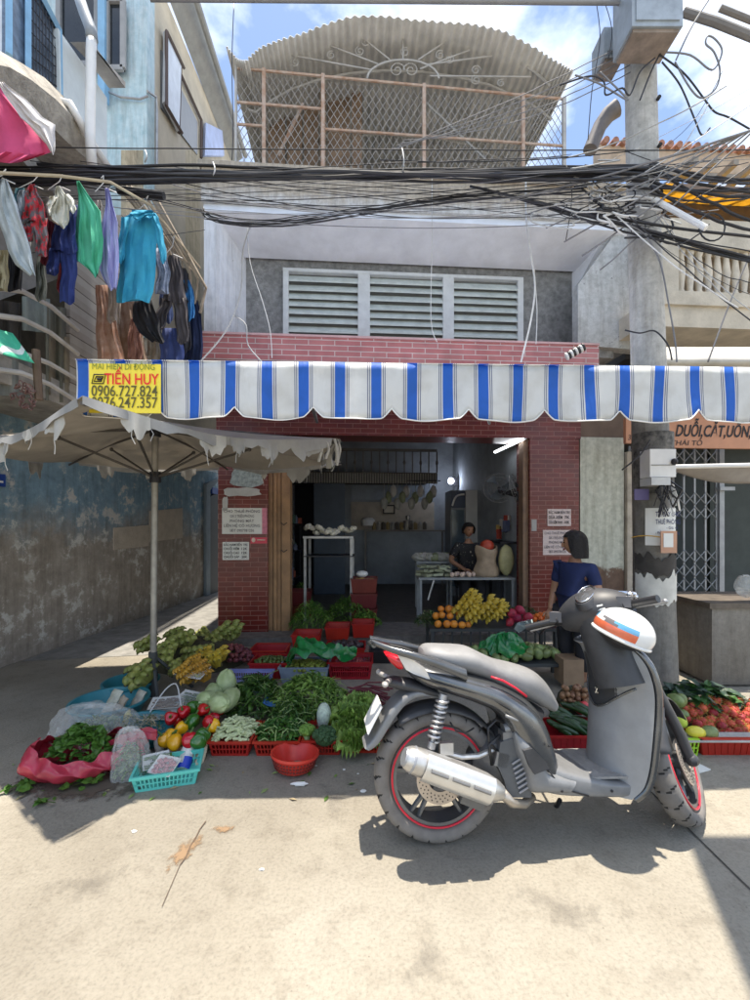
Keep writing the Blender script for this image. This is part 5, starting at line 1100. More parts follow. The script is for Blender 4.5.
for i in range(8):       # low curve from left to pole
    pts = [P(-30 if i < 2 else 200, 172+i*2 if i < 2 else 190+i*4, 3.9), P(120, 178, 3.9), P(200, 215+i, 3.9), P(262, 221+i*1.2, 3.85), P(340, 213+i*.8, 3.85), P(430, 195, 3.85), P(520, 184+i*2, 3.9), P(645, 178+i*2, 3.9)]
    if i >= 2: pts = [P(205, 216-i*1.5, 3.9)]+pts[2:]
    sm = []
    for a, b, c, d in zip([pts[0]]+pts[:-2], pts[:-1], pts[1:], pts[2:]+[pts[-1]]):
        for j in range(4):
            t = j/4; sm.append(.5*((2*b)+(-a+c)*t+(2*a-5*b+4*c-d)*t*t+(-a+3*b-3*c+d)*t**3))
    pts = [p+Vector((rc.uniform(-.04, .04), rc.uniform(-.05, .05), rc.uniform(-.07, .05))) for p in sm]
    pts = [sum((pts[max(0, min(len(pts)-1, k+d))] for d in range(-4, 5)), Vector())/9 for k in range(len(pts))]; sm = pts[:-1]
    cab(sm+[pts[-1]], rc.choice((.004, .005, .008)), 'black cable sagging in a low curve before the upper storey soffit', 'cables sagging before the soffit')
for i in range(7):       # pole to the left, right lower thick
    cab(cat_(P(470+i*9, 186+i*2, 3.9), P(790, 245+rc.uniform(-20, 30), 3.5), rc.uniform(-.02, .06), 12, .004), rc.choice((.006, .009, .012)), 'black cable slanting down right across the pole below the bundle', 'cables slanting down right')
for i in range(6):       # high bundle rising right
    cab(cat_(P(600-i*18, 270-i*14, 3.85), P(800, 85+i*6, 3.3), .03, 12, .006), rc.choice((.007, .010)), 'pale dusty cable rising steeply right from the pole tangle', 'cables rising to the upper right', mat('dusty_cable', (.20, .20, .21), .6, var=.3))
for i in range(5):
    cab(cat_(P(388+i*4, 152-i*3, 4.0), P(640, 38+i*7, 3.9), .03+.03*i, 14, .006), .005, 'thin grey wire rising from the cable bundle to the pole boxes', 'thin wires rising to the pole boxes', mat('dusty_cable', (.20, .20, .21), .6, var=.3))
for a, b, s, r in (((-20, 147), (770, 150), .01, .006), ((420, 178), (770, 178), .02, .005), ((-20, 260), (205, 230), .0, .003), ((200, 195), (640, 200), .1, .004), ((380, 160), (640, 150), .05, .005)):
    cab(cat_(P(*a, 3.7), P(*b, 3.7), s, 16, .002), r, 'single thin dark wire stretched across the house fronts', 'single thin wires across the fronts')
cab(cat_(P(150, -1, 3.3), P(640, 3, 3.7), .0, 8), .018, 'thick grey cable across the very top of the view', 'top cable', mat('grey_sheath', (.22, .22, .22), .6))
for i, pts in enumerate([[(234, 2), (232, 60), (233, 130), (232, 160)], [(596, 0), (600, 40), (592, 90), (588, 140)], [(604, 0), (612, 30), (608, 60)], [(566, 165), (572, 195), (566, 240)]]):
    cab([P(a, b, 3.75) for a, b in pts], .004, 'thin wire hanging straight down near the cage or pole', 'vertical thin wires')
for i, (pts, r) in enumerate([([(252, 222), (243, 250), (241, 290), (232, 320), (218, 342), (200, 362)], .007), ([(247, 222), (250, 262), (262, 300), (270, 330), (272, 358)], .004), ([(235, 316), (246, 325), (248, 345), (262, 362)], .006),
        ([(526, 172), (526, 215), (530, 250), (535, 285), (531, 320), (521, 362)], .009), ([(534, 270), (537, 310), (536, 344)], .005), ([(432, 170), (432, 240), (431, 320), (437, 342)], .004)]):
    cab([P(a, b, 4.2) for a, b in pts], r, 'white wire dangling down the upper wall to the awning', 'white wires hanging down the wall', wire_m, 'wire')
for i in range(16):     # tangle round the pole
    cx, cy = rc.uniform(560, 665), rc.uniform(175, 232); n = 16; rr = rc.uniform(6, 26); ph = rc.random()*6; pts = []
    for k in range(n): t = k/n*rc.uniform(4, 6.2); pts.append(P(cx+rr*math.cos(t+ph)*1.2+k*1.2*rc.choice((-1, 1)), cy+rr*.7*math.sin(t+ph), 3.7+.03*math.sin(k)))
    sm = []
    for k in range(1, n-1): sm += [pts[k-1].lerp(pts[k], .5)*.5+pts[k]*.25+pts[k].lerp(pts[k+1], .5)*.25, pts[k].lerp(pts[k+1], .5)]
    w_ = i % 2; cab(sm, rc.choice((.004, .006, .008)), ('white' if w_ else 'black')+' wire loop in the tangle around the pole below the bundle', ('white' if w_ else 'black')+' loops tangled round the pole', wire_m if w_ else cable_m, 'wire')
for i, pts in enumerate([[(660, 55), (678, 68), (690, 80), (705, 100), (715, 112), (730, 118), (760, 135)], [(660, 52), (690, 55), (712, 70), (722, 52), (716, 40), (708, 36), (706, 44), (714, 52), (720, 70), (716, 88), (702, 98), (690, 88), (675, 62)], [(655, 58), (640, 72), (630, 95), (622, 88), (606, 95), (604, 82), (590, 76), (560, 85)],
        [(676, 60), (690, 30), (702, 10), (712, -5)], [(662, 62), (680, 85), (695, 120), (702, 135), (710, 128)], [(628, 225), (645, 235), (660, 262), (668, 300), (675, 340), (677, 362)], [(625, 330), (640, 333), (655, 331), (668, 345), (672, 360)], [(600, 72), (628, 100), (600, 84), (575, 75)], [(683, 15), (665, 45), (652, 70), (640, 100)],
        [(770, 210), (735, 290), (708, 362)], [(622, 470), (640, 455), (650, 440)]]):
    sm = [P(a, b, 3.68) for a, b in pts]; cab(sm_(sm, 3), .007, 'dark cable loop hanging off the upper part of the pole', 'cable loops hanging off the pole', mat('dusty_cable', (.20, .20, .21), .6) if i % 2 else cable_m)
g = MB(); g.tube([P(712+13*math.cos(a*.35), 227+14*math.sin(a*.35), 3.6) for a in range(18)], .007, 5, closed=True); g.build('cable', cable_m, label='round coil of spare black cable hanging before the balcony', cat='cable')
g = MB(); g.tube([P(118, 190, 3.9), P(164, 196, 3.9)], .035, 12); g.build('splice_case', black, label='black splice case hanging in the cables above the cyan shirt', cat='splice case')
for i, (x, y0, y1) in enumerate(((145, 150, 162), (213, 162, 176), (402, 148, 175))): cab([P(x, y0, 3.66), P(x+2, (y0+y1)/2, 3.6), P(x, y1, 3.66)], .006, 'short pale tie looped round the cable bundle', 'pale ties on the bundle', wire_m, 'cable_tie')

# ================================================================ LAUNDRY
def garment(name, lbl, cat, rows, D, m, th=.05, folds=5, seed=1, D1=None, grp=None, par=None):
    rr = random.Random(seed); RR = []; rows2 = []
    for a, b in zip(rows, rows[1:]):
        for k in range(4): t = k/4; rows2.append(tuple(a[j]+(b[j]-a[j])*t for j in range(3)))
    rows2.append(rows[-1]); n = 44; th *= .55; y0 = rows[0][0]; y1 = rows[-1][0]
    for (y, xl, xr) in rows2:
        f = (y-y0)/(y1-y0); ring = []
        for k in range(n):
            a = 2*math.pi*k/n; s = .5+.5*math.cos(a); x = xl+(xr-xl)*s; base = D+(D1-D if D1 else 0)*s
            dd = th*math.sin(a)*(.35+.65*f)+.045*f**.5*(abs(math.sin(s*folds*1.3+seed+f*1.1))-.5)+.02*abs(math.sin(s*folds*2.9+seed*3-f*2.3))+.012*math.sin(f*13+s*6+seed)
            ring.append(P(x+.7*math.sin(f*11+seed), y+2.2*math.sin(s*7+seed)*f, base+dd))
        RR.append(ring)
    g = MB(); g.rings(RR); o = g.build(name, m, par, smooth=70, label=lbl, cat=cat, group=grp); return o
def cl(n, c, **k): return mat('cloth_'+n, c, .85, var=k.get('var', .12), scale=k.get('scale', 5), trans=.18, col2=k.get('col2'), thr=k.get('thr'), bump=.15, bscale=12)
garment('curtain', 'reddish brown patterned cloth hanging on the board wall', 'curtain', [(285, 96, 112), (320, 96, 116), (362, 97, 124)], 4.1, cl('rust', (.42, .20, .12), col2=(.55, .38, .30), scale=14), seed=4)
garment('curtain', 'brown crumpled cloth hanging left of the dark shorts', 'curtain', [(298, 116, 140), (330, 117, 142), (362, 122, 148)], 4.3, cl('tan', (.34, .21, .13), col2=(.48, .36, .28), scale=11), seed=9)
garment('shirt', 'maroon patterned garment behind the red one', 'garment', [(208, 46, 58), (235, 42, 58), (264, 40, 55)], 3.3, cl('maroon', (.16, .02, .04)), seed=5)
garment('trousers', 'black trousers at the far left of the laundry', 'trousers', [(215, 8, 20), (262, 8, 22), (290, 6, 22)], 3.3, cl('black', (.02, .02, .025)), seed=6)
garment('shirt', 'khaki garment at the far left edge of the laundry', 'garment', [(250, -8, 8), (270, -8, 9), (290, -8, 8)], 3.1, cl('khaki', (.38, .34, .22)), seed=7)
garment('shirt', 'dark teal garment behind the pale grey jeans', 'garment', [(188, 15, 24), (212, 14, 24)], 3.2, cl('teal', (.04, .18, .24)), seed=8)
garment('jeans', 'pale blue grey washed jeans at the left end of the line', 'jeans', [(179, 0, 6), (190, -4, 11), (205, -6, 18), (225, 0, 23), (250, 8, 31), (263, 16, 34), (274, 30, 36)], 3.0, cl('pale', (.42, .49, .52), col2=(.58, .64, .66), scale=9), seed=1, folds=4)
go = garment('shorts', 'grey and red floral shorts between jeans and white tee', 'shorts', [(184, 28, 34), (200, 24, 42), (215, 22, 46), (222, 23, 46)], 3.1, cl('floral', (.20, .19, .20), col2=(.60, .05, .07), scale=18, thr=(.48, .54)), seed=2)
for xs_ in ([(218, 22, 35), (232, 22, 34), (240, 23, 33)], [(218, 33, 47), (235, 34, 48), (255, 36, 47)]): garment('trouser_leg', None, None, xs_, 3.1, MC['cloth_floral'], seed=21, folds=3, par=go)
go = garment('shorts', 'navy shorts hanging below the white tee', 'shorts', [(205, 60, 76), (225, 54, 75), (245, 51, 77), (252, 51, 77)], 3.25, cl('navy', (.025, .045, .19)), seed=3)
for xs_ in ([(248, 50, 63), (262, 47, 61), (274, 46, 58)], [(248, 61, 77), (275, 61, 77), (303, 59, 74)]): garment('trouser_leg', None, None, xs_, 3.25, MC['cloth_navy'], seed=22, folds=3, par=go)
go = garment('tee_shirt', 'small white tee shirt with dark trim over the navy shorts', 'tee shirt', [(186, 57, 61), (196, 54, 66), (212, 47, 70), (221, 48, 69), (227, 58, 67)], 3.15, cl('white', (.62, .62, .55)), seed=4)
for xs_ in ([(196, 50, 60), (206, 46, 54), (214, 46, 53)], [(194, 62, 70), (204, 67, 75), (212, 69, 76)]): garment('sleeve', None, None, xs_, 3.14, cl('white', (.62, .62, .55)), seed=23, folds=2, par=go)
garment('towel', 'bright green towel with one peaked corner', 'towel', [(181, 77, 80), (195, 78, 88), (212, 77, 100), (240, 76, 104), (262, 76, 101), (268, 84, 99), (276, 94, 98)], 3.3, cl('green', (.10, .52, .33)), seed=5, th=.02)
garment('tank_top', 'lavender tank top between the green towel and cyan shirt', 'tank top', [(188, 105, 109), (205, 105, 112), (222, 102, 118), (245, 100, 119), (270, 99, 118), (280, 104, 118), (289, 110, 117)], 3.4, cl('lav', (.42, .42, .72)), seed=6)
go = garment('shirt', 'cyan long sleeved shirt wide in the middle of the line', 'shirt', [(213, 131, 155), (217, 124, 158), (226, 122, 159), (245, 120, 157), (270, 119, 155), (290, 117, 154), (301, 117, 150)], 3.6, cl('cyan', (.045, .38, .56)), seed=7, folds=6, th=.07)
for xs_ in ([(216, 151, 158), (230, 155, 162), (248, 158, 166), (262, 160, 166)], [(217, 122, 130), (235, 119, 127), (262, 117, 124)]): garment('sleeve', None, None, xs_, 3.55, cl('cyan', (.045, .38, .56)), seed=17, folds=2, par=go)
garment('collar', None, None, [(210, 132, 152), (214, 130, 154), (219, 133, 150)], 3.52, cl('cyan', (.045, .38, .56)), seed=18, folds=2, par=go)
garment('shirt', 'striped pale blue shirt right of the cyan shirt', 'shirt', [(248, 155, 166), (272, 157, 170), (292, 155, 169)], 3.95, cl('stripe', (.20, .24, .34), col2=(.50, .55, .66), scale=18), seed=8)
garment('shorts', 'black shorts half hidden under the cyan shirt', 'shorts', [(300, 134, 152), (320, 132, 158), (332, 140, 162), (342, 152, 164)], 3.9, cl('black', (.02, .02, .025)), seed=9)
go = garment('pyjamas', 'dark brownish grey pyjamas with two spread legs', 'pyjamas', [(255, 168, 179), (275, 166, 183), (296, 163, 185), (302, 162, 186)], 4.1, cl('dgrey', (.085, .075, .08)), seed=10, folds=5)
for xs_ in ([(298, 161, 174), (315, 156, 168), (330, 154, 164)], [(298, 172, 186), (320, 175, 188), (343, 177, 189)]): garment('trouser_leg', None, None, xs_, 4.1, MC['cloth_dgrey'], seed=24, folds=3, par=go)
garment('trousers', 'bright blue garment on the right side of the laundry', 'garment', [(280, 184, 190), (300, 184, 195), (320, 184, 194)], 4.5, cl('blue', (.04, .22, .50)), seed=11)
garment('trousers', 'navy trousers hanging last on the right of the line', 'trousers', [(300, 186, 198), (330, 187, 203), (362, 184, 202)], 4.6, cl('navy2', (.018, .03, .085)), seed=12)
garment('shirt', 'blue striped garment above the yellow banner', 'garment', [(328, 162, 180), (345, 160, 184), (364, 160, 184)], 4.3, cl('blue2', (.06, .09, .26)), seed=13)
garment('towel', 'beige strip of cloth between the dark garments', 'towel', [(335, 148, 160), (362, 146, 162)], 4.4, cl('beige', (.42, .36, .28)), seed=14)
garment('blanket', 'crumpled pink and white blanket over the balcony edge', 'blanket', [(84, -40, 1), (100, -40, 18), (120, -40, 36), (140, -40, 50), (152, -40, 52), (161, -40, 25)], 3.1, cl('pink', (.72, .10, .25)), seed=15, folds=9, th=.05)
garment('sheet', 'white sheet hanging beside the pink blanket', 'sheet', [(82, -2, 4), (100, 8, 26), (118, 20, 42), (126, 30, 56), (145, 46, 55), (153, 50, 54)], 3.02, cl('white2', (.70, .67, .66)), seed=16, folds=3, th=.03)
for i, (a, b) in enumerate((((2, 178), (3, 172)), ((31, 184), (36, 178)), ((59, 186), (60, 177)), ((106, 188), (101, 178)), ((142, 212), (146, 198)), ((173, 254), (172, 238)))):
    D = 3+i*.2; g = MB(); p = P(*b, D); q = P(*a, D); g.tube([p, p+Vector((.02, 0, .02)), p.lerp(q, .5), q+Vector((-.09, 0, -.03))], .004, 4); g.tube([q, q+Vector((.09, 0, -.04))], .004, 4)
    g.build('clothes_hanger', wire_m, label='thin wire clothes hanger holding laundry on the line', cat='hanger', group='hangers on the laundry line')
g = MB(); g.tube([P(-20, 172, 2.9), P(60, 176, 3.2), P(110, 182, 3.4), P(150, 205, 3.7), P(200, 268, 4.8)], .012, 6); g.build('laundry_pole', mat('bamboo', (.40, .33, .22), .7), label='long pole carrying the laundry along the balcony', cat='pole')
g = MB()
for i in range(8): g.tube([P(112+i*6, 180+i*2, 4.4), P(150+i*8, 225+i*9, 4.5), P(165+i*5, 250+i*9, 4.6)], u(.008, .02), 5)
g.build('rods', mat('dry_sticks', (.32, .26, .19), .9, var=.4), label='dry leaning sticks behind the cyan shirt', cat='sticks')
tarp = thing('green_tarp', 'green and white striped tarp on a wooden post at the left edge', 'tarp', P(38, 400, 3.1))
g = MB(); g.grid(lambda s, t: P(-25+s*(37+22*t), 327+t*22-10*math.sin(s*math.pi*.5)*0+s*t*8+6*(s**2), 3.0+.1*s+.05*math.sin(s*9)-.15*t), 14, 8, th=.006)
g.build('cloth', stripemat('green_white_tarp', .3, [(0, (.05, .42, .25)), (.7, (.62, .66, .6)), (.85, (.05, .42, .25))]), tarp, smooth=True)
g = MB(); g.tube([P(39, 400, 3.1), P(36, 350, 3.1)], .026, 8); g.build('post', dark_wood, tarp)
g = MB()
for i in range(26):
    c = P(12+rc.random()*22, 382+rc.random()*26, 3.05); M_ = Euler((rc.random()*3, rc.random()*3, rc.random()*3)).to_matrix()
    g.tube([c+M_ @ Vector((.02*math.cos(a*.785), .011*math.sin(a*.785), 0)) for a in range(8)], .005, 4, closed=True)
g.build('chain', mat('rusty_chain', (.16, .09, .08), .6, metal=.5), label='clump of rusty chain links hanging at the left edge', cat='chain')
g = MB(); a, b = wp(0, 480), wp(4, 465); g.box(a.x-.0+.01, a.x+.02, a.y-.25, a.y+.03, a.z-.07, a.z+.06); g.box(a.x+.02, a.x+.022, a.y-.2, a.y+.0, a.z-.03, a.z-.01, 1); g.build('street_plate', [mat('enamel_blue', (.02, .06, .28), .35), white], label='small blue enamel plate on the blue wall at the left edge', cat='plate')
g = MB(); a = wp(209, 492); g.box(a.x+.0, a.x+.07, a.y-.02, a.y+.3, a.z-.03, a.z+.10); g.build('house_number', mat('enamel_blue', (.02, .06, .28), .35), label='small blue number plate over the alley door', cat='plate')

thin_set()
for i, (x0_, x1_, y0_, y1_, D_, c_) in enumerate(((16, 30, 190, 250, 3.15, (.40, .45, .50)), (70, 84, 205, 262, 3.5, (.10, .12, .30)), (92, 104, 200, 246, 3.6, (.55, .50, .45)), (58, 68, 238, 292, 3.5, (.30, .05, .06)), (150, 162, 222, 262, 4.2, (.55, .58, .62)), (160, 172, 262, 322, 4.4, (.16, .20, .36)), (178, 190, 268, 352, 4.5, (.05, .05, .06)), (128, 142, 318, 362, 4.2, (.35, .18, .14)), (36, 46, 250, 300, 3.4, (.22, .24, .22)), (108, 120, 268, 322, 3.9, (.5, .42, .36)))):
    garment('garment', ('grey blue', 'dark blue', 'cream', 'dark red', 'off white', 'slate striped', 'black', 'rust brown', 'dull green', 'light tan')[i]+' garment squeezed between the larger pieces of laundry', 'garment', [(y0_, x0_+4, x1_-4), (y0_+6, x0_+1, x1_-1), ((y0_+y1_)/2, x0_, x1_), (y1_-5, x0_-1, x1_+1), (y1_, x0_+2, x1_)], D_, cl('mix%d' % i, c_, var=.25, scale=14), seed=30+i)
# ================================================================ CRATES, BASKETS AND PRODUCE
rp = random.Random(11)
def crate(name, lbl, c, w_, d, h, m, rot=0., group=None, lattice=True, z=0., flare=.12, cat='crate'):
    t = thing(name, lbl, cat, (c[0], c[1], z), (0, 0, rot), group, off=(0, 0, 0)); g = MB(); n = max(6, int(w_/.028)); k2 = 1-flare
    def cor(f, sx, sy): k = k2+(1-k2)*f; return Vector((sx*w_/2*k, sy*d/2*k, h*f))
    th = .004
    g.add([cor(0, -1, -1)+Vector((0, 0, .004)), cor(0, 1, -1)+Vector((0, 0, .004)), cor(0, 1, 1)+Vector((0, 0, .004)), cor(0, -1, 1)+Vector((0, 0, .004))], [(0, 1, 2, 3)])
    for (ax, ay), (bx, by) in (((-1, -1), (1, -1)), ((1, -1), (1, 1)), ((1, 1), (-1, 1)), ((-1, 1), (-1, -1))):
        def pp(s, f): return cor(f, ax, ay).lerp(cor(f, bx, by), s)
        nrm = Vector(((ax+bx)/2, (ay+by)/2, 0)).normalized()*th
        def panel(s0, s1, f0, f1): g.prism([pp(s0, f0), pp(s1, f0), pp(s1, f1), pp(s0, f1)], nrm)
        L_ = (cor(1, ax, ay)-cor(1, bx, by)).length; m_ = max(4, int(L_/.024))
        if lattice:
            panel(0, 1, 0, .16); panel(0, 1, .74, .93); panel(0, 1, .42, .50); panel(0, .05, .16, .74); panel(.95, 1, .16, .74)
            for i in range(1, m_): s = .05+.9*i/m_; panel(s-.16/m_, s+.16/m_, .16, .42); panel(s-.16/m_, s+.16/m_, .50, .74)
        else:
            panel(0, 1, 0, .93)
            for i in range(1, m_//2+1): s = i/(m_//2+1); g.prism([pp(s-.006, .05)+nrm, pp(s+.006, .05)+nrm, pp(s+.006, .9)+nrm, pp(s-.006, .9)+nrm], nrm*.8)
    g.build('basket_wall', m, t)
    g = MB(); k = .010; a = [Vector((sx*(w_/2+k), sy*(d/2+k), h)) for sx, sy in ((-1, -1), (1, -1), (1, 1), (-1, 1))]; b = [Vector((sx*(w_/2-.004), sy*(d/2-.004), h)) for sx, sy in ((-1, -1), (1, -1), (1, 1), (-1, 1))]
    for i in range(4): j = (i+1) % 4; g.prism([a[i], a[j], b[j], b[i]], (0, 0, -.014))
    g.build('rim', m, t); return t
def tub(name, lbl, c, r, h, m, z=0., flare=.75, cat='tub', group=None, tilt=(0, 0, 0), holes=False):
    t = thing(name, lbl, cat, (c[0], c[1], z), tilt, group, off=(0, 0, 0)); g = MB()
    g.lathe([(0, .006), (r*flare*.9, .006), (r*flare, .02), (r*.97, h-.01), (r*.98, h-.004), (r*flare*1.0+.004, .0), (0, .0)] if 0 else [(0, .008), (r*flare*.92, .008), (r*flare, .03), (r*.96, h), (r*1.03, h+.002), (r*1.04, h-.012), (r*.985, h-.012), (r*flare+.006, .01), (r*flare*.9, 0), (0, 0)], seg=36)
    g.build('bowl', m, t, smooth=40)
    if holes:
        g = MB()
        for i in range(40):
            for j in range(3): a = 2*math.pi*i/40; f = .28+.2*j; rr = r*(flare+(.985-flare)*f)+.0075; g.cbox((rr*math.cos(a), rr*math.sin(a), h*f), (.003, r*.09, h*.10), rot=(0, 0, a))
        g.build('slots', mat('slot_shadow_red', (.16, .02, .015), .7), t)
    return t
def heap(name, lbl, cat, c, z0, rx, ry, h, n, ln, wd, mats, droop=.5, seed=0, kind=None, stalk=0, rot=0.):
    rr = random.Random(seed+1); g = MB()
    for i in range(n):
        a = rr.uniform(0, 6.283); r = math.sqrt(rr.random()); lx, ly = r*rx*math.cos(a), r*ry*math.sin(a); x = c[0]+lx*math.cos(rot)-ly*math.sin(rot); y = c[1]+lx*math.sin(rot)+ly*math.cos(rot)
        z = z0+h*(1-r*r)*rr.uniform(.55, 1.0)+rr.uniform(0, .02); p = Vector((x, y, z)); yaw = rr.uniform(0, 6.283); pit = rr.uniform(-.5, .9); L_ = ln*rr.uniform(.6, 1.3); W = wd*rr.uniform(.6, 1.3)
        d = Vector((math.cos(yaw)*math.cos(pit), math.sin(yaw)*math.cos(pit), math.sin(pit))); s = Vector((-math.sin(yaw), math.cos(yaw), rr.uniform(-.4, .4))).normalized(); up = d.cross(s)
        q = [p-d*L_*.5]; mid1 = p-d*L_*.1+up*.10*L_; mid2 = p+d*L_*.25+up*.05*L_; tip = p+d*L_*.55-Vector((0, 0, droop*L_*.3))
        V = [q[0], mid1+s*W*.5+up*W*.15, mid1, mid1-s*W*.5+up*W*.15, mid2+s*W*.42, mid2, mid2-s*W*.42, tip]
        V = [Vector((v.x, v.y, max(v.z, z0+.004))) for v in V]
        g.add(V, [(0, 2, 1), (0, 3, 2), (1, 2, 5, 4), (2, 3, 6, 5), (4, 5, 7), (5, 6, 7)], rr.randrange(len(mats)-(1 if stalk else 0)))
        if stalk and rr.random() < .15: g.tube([p-d*L_*1.1, p-d*L_*.5+up*.02, p], .004 if wd > .02 else .0025, 4, mi=len(mats)-1)
    o = g.build(name, mats, label=lbl, cat=cat, kind=kind); return o
def scatter(proto, spots, lbls, grp, sc=(.9, 1.1), flat=False):
    for i, (x, y, z) in enumerate(spots):
        r = (rp.uniform(-.5, .5) if flat else rp.uniform(0, 6), rp.uniform(-.5, .5) if flat else rp.uniform(0, 6), rp.uniform(0, 6.28)); s = rp.uniform(*sc)
        lb = lbls if isinstance(lbls, str) else lbls[i % len(lbls)]
        if i == 0: proto.location = (x, y, z); proto.rotation_euler = r; proto.scale = (s,)*3; proto['label'] = lb; proto['group'] = grp
        else: dup(proto, (x, y, z), r, s, lb, grp)
def pile(c, z0, rx, ry, h, n, rad, seed=1):     # heap of balls on a shallow mound, rejection spaced
    rr = random.Random(seed); S_ = []; tries = 0
    while len(S_) < n and tries < 6000:
        tries += 1; a = rr.uniform(0, 6.283); r = math.sqrt(rr.random()); p = Vector((c[0]+r*rx*math.cos(a), c[1]+r*ry*math.sin(a), z0+rad+h*(1-r**2)*(1 if tries < 4000 else rr.random())))
        if all((p-q).length > rad*1.55 for q in S_): S_.append(p)
    return S_
def single(name, cat, m, fn, **k): g = MB(); fn(g); o = g.build(name, m, smooth=k.get('smooth', 60)); o['category'] = cat; o.location = (0, 0, 0); return o
def rb(name, cat, m, r, el=(1, 1, 1), jit=.02, f=None, seg=14, rings=9): return single(name, cat, m, lambda g: g.ball((0, 0, 0), (r*el[0], r*el[1], r*el[2]), seg, rings, jit=jit, f=f))
# pad object origin: ball built around 0, but builder puts origin at its bottom -> re-centre
def centre(o):
    me = o.data; xs = [v.co.copy() for v in me.vertices]; c = sum(xs, Vector())/len(xs)
    for v in me.vertices: v.co -= c
    return o
# ---- bananas
def banana_hand(m, n=9, rows=2, ln=.15, r=.018, seed=1):
    rr = random.Random(seed); g = MB()
    for row in range(rows):
        for i in range(n):
            a = (i/(n-1)-.5)*1.9+rr.uniform(-.06, .06); tilt = .15+.45*row+rr.uniform(-.06, .06); pts = []
            for k in range(7):
                t = k/6; R0 = .03+ln*t; zc = .055*math.sin(t*math.pi*.8)*(1+.2*row)+.035*row+tilt*ln*t*.4; aa = a*(1+.12*t); pts.append((R0*math.cos(aa), R0*math.sin(aa)*1.0, zc))
            k = rr.uniform(.85, 1.1); g.tube(pts, [r*.45*k, r*.75*k, r*k, r*1.05*k, r*k, r*.7*k, r*.22*k], 7)
            g.tube([pts[-1], Vector(pts[-1])+(Vector(pts[-1])-Vector(pts[-2])).normalized()*.01], r*.25, 5, mi=1)
    g.tube([(-.03, 0, .02), (.03, 0, .03)], .024, 7, mi=1); g.ball((0, 0, .03), .03, 8, 5, mi=1)
    o = g.build('banana_bunch', [m, mat('banana_stem', (.10, .09, .03), .7)], smooth=60); o['category'] = 'bananas'; return o
bg_ = mat('green_banana', (.17, .24, .045), .5, var=.25, scale=18, col2=(.42, .42, .12), rnd=.15); by_ = mat('yellow_banana', (.58, .42, .05), .5, var=.2, scale=20, rnd=.12); bo_ = mat('golden_banana', (.48, .25, .03), .55, var=.3, scale=22, rnd=.15)
HG = [banana_hand(bg_, 5, 2, .105, .034, 1), banana_hand(bg_, 6, 2, .10, .033, 2)]; HY_ = [banana_hand(by_, 6, 2, .125, .031, 3)]; HO = [banana_hand(bo_, 7, 3, .065, .019, 4)]
grn = [(152, 650, 4.3, .25), (170, 656, 4.1, .3), (186, 648, 4.3, .38), (163, 668, 3.85, .12), (150, 682, 3.6, .12), (178, 676, 3.75, .14), (205, 660, 4.3, .25), (193, 664, 4.1, .22), (216, 648, 4.6, .3), (228, 638, 4.9, .3), (206, 641, 4.8, .35), (178, 642, 4.6, .33), (240, 636, 5.0, .2), (142, 680, 3.8, .1)]
used = False
for i, (px, py, D, z) in enumerate(grn):
    h_ = HG[i % 2]; p = P(px, py, D); p.z = max(.02, min(p.z, z+.12)); rt = (rp.uniform(.2, .9), rp.uniform(-.5, .3), rp.uniform(3.6, 5.4)); lb = 'bunch of green bananas in the big heap beside the umbrella pole'
    if i < 2: h_.location = p; h_.rotation_euler = rt; h_['label'] = lb; h_['group'] = 'green bananas in the heap'
    else: dup(h_, p, rt, rp.uniform(.9, 1.15), lb, 'green bananas in the heap')
for i, (px, py, D) in enumerate(((214, 668, 4.0), (205, 662, 4.1), (222, 662, 4.15))):
    p = P(px, py, D); o = HY_[0] if i == 0 else dup(HY_[0]); o.location = p; o.rotation_euler = (.5, -.2, 4+i*.5); o.scale = (.85,)*3; o['label'] = 'yellow banana bunch at the right of the green heap'; o['group'] = 'yellow bananas by the heap'
for i, (px, py, D) in enumerate(((198, 676, 3.75), (207, 681, 3.7), (192, 682, 3.68))):
    p = P(px, py, D); o = HO[0] if i == 0 else dup(HO[0]); o.location = p; o.rotation_euler = (.5, -.3, 4.4+i*.5); o['label'] = 'small golden banana bunch at the front of the heap'; o['group'] = 'small golden bananas'
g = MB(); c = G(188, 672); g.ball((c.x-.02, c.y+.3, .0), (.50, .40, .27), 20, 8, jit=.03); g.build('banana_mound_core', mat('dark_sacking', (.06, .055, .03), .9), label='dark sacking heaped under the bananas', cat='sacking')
# ---- left side tubs and packs
teal = mat('teal_plastic', (.03, .22, .27), .4, var=.1); aqua = mat('aqua_plastic', (.12, .58, .50), .4, var=.08)
def gp(px, py, z=0): q = G(px, py, z); return (q.x, q.y)
tub('wash_tub', 'teal round tub behind the clear bag, holding pale packs', gp(110, 716), .27, .13, teal)
tub('wash_tub', 'teal round tub farthest back, by the umbrella pole', gp(131, 694), .22, .12, teal)
tub('wash_tub', 'teal round tub holding dry stalks, behind the aqua basket', gp(137, 742), .235, .11, teal)
heap('dried_stalks', 'dry pale stalks lying in the teal tub behind the aqua basket', 'stalks', gp(137, 742), .09, .20, .18, .03, 140, .12, .006, [mat('dry_straw', (.45, .40, .26), .8, rnd=.2), leaf2], seed=3)
ab = crate('basket', 'aqua rectangular basket with trays and noodle packs at the front', gp(169, 778), .34, .22, .09, aqua, rot=.28, lattice=True, cat='basket')
tray_m = mat('foam_tray', (.70, .70, .66), .5)
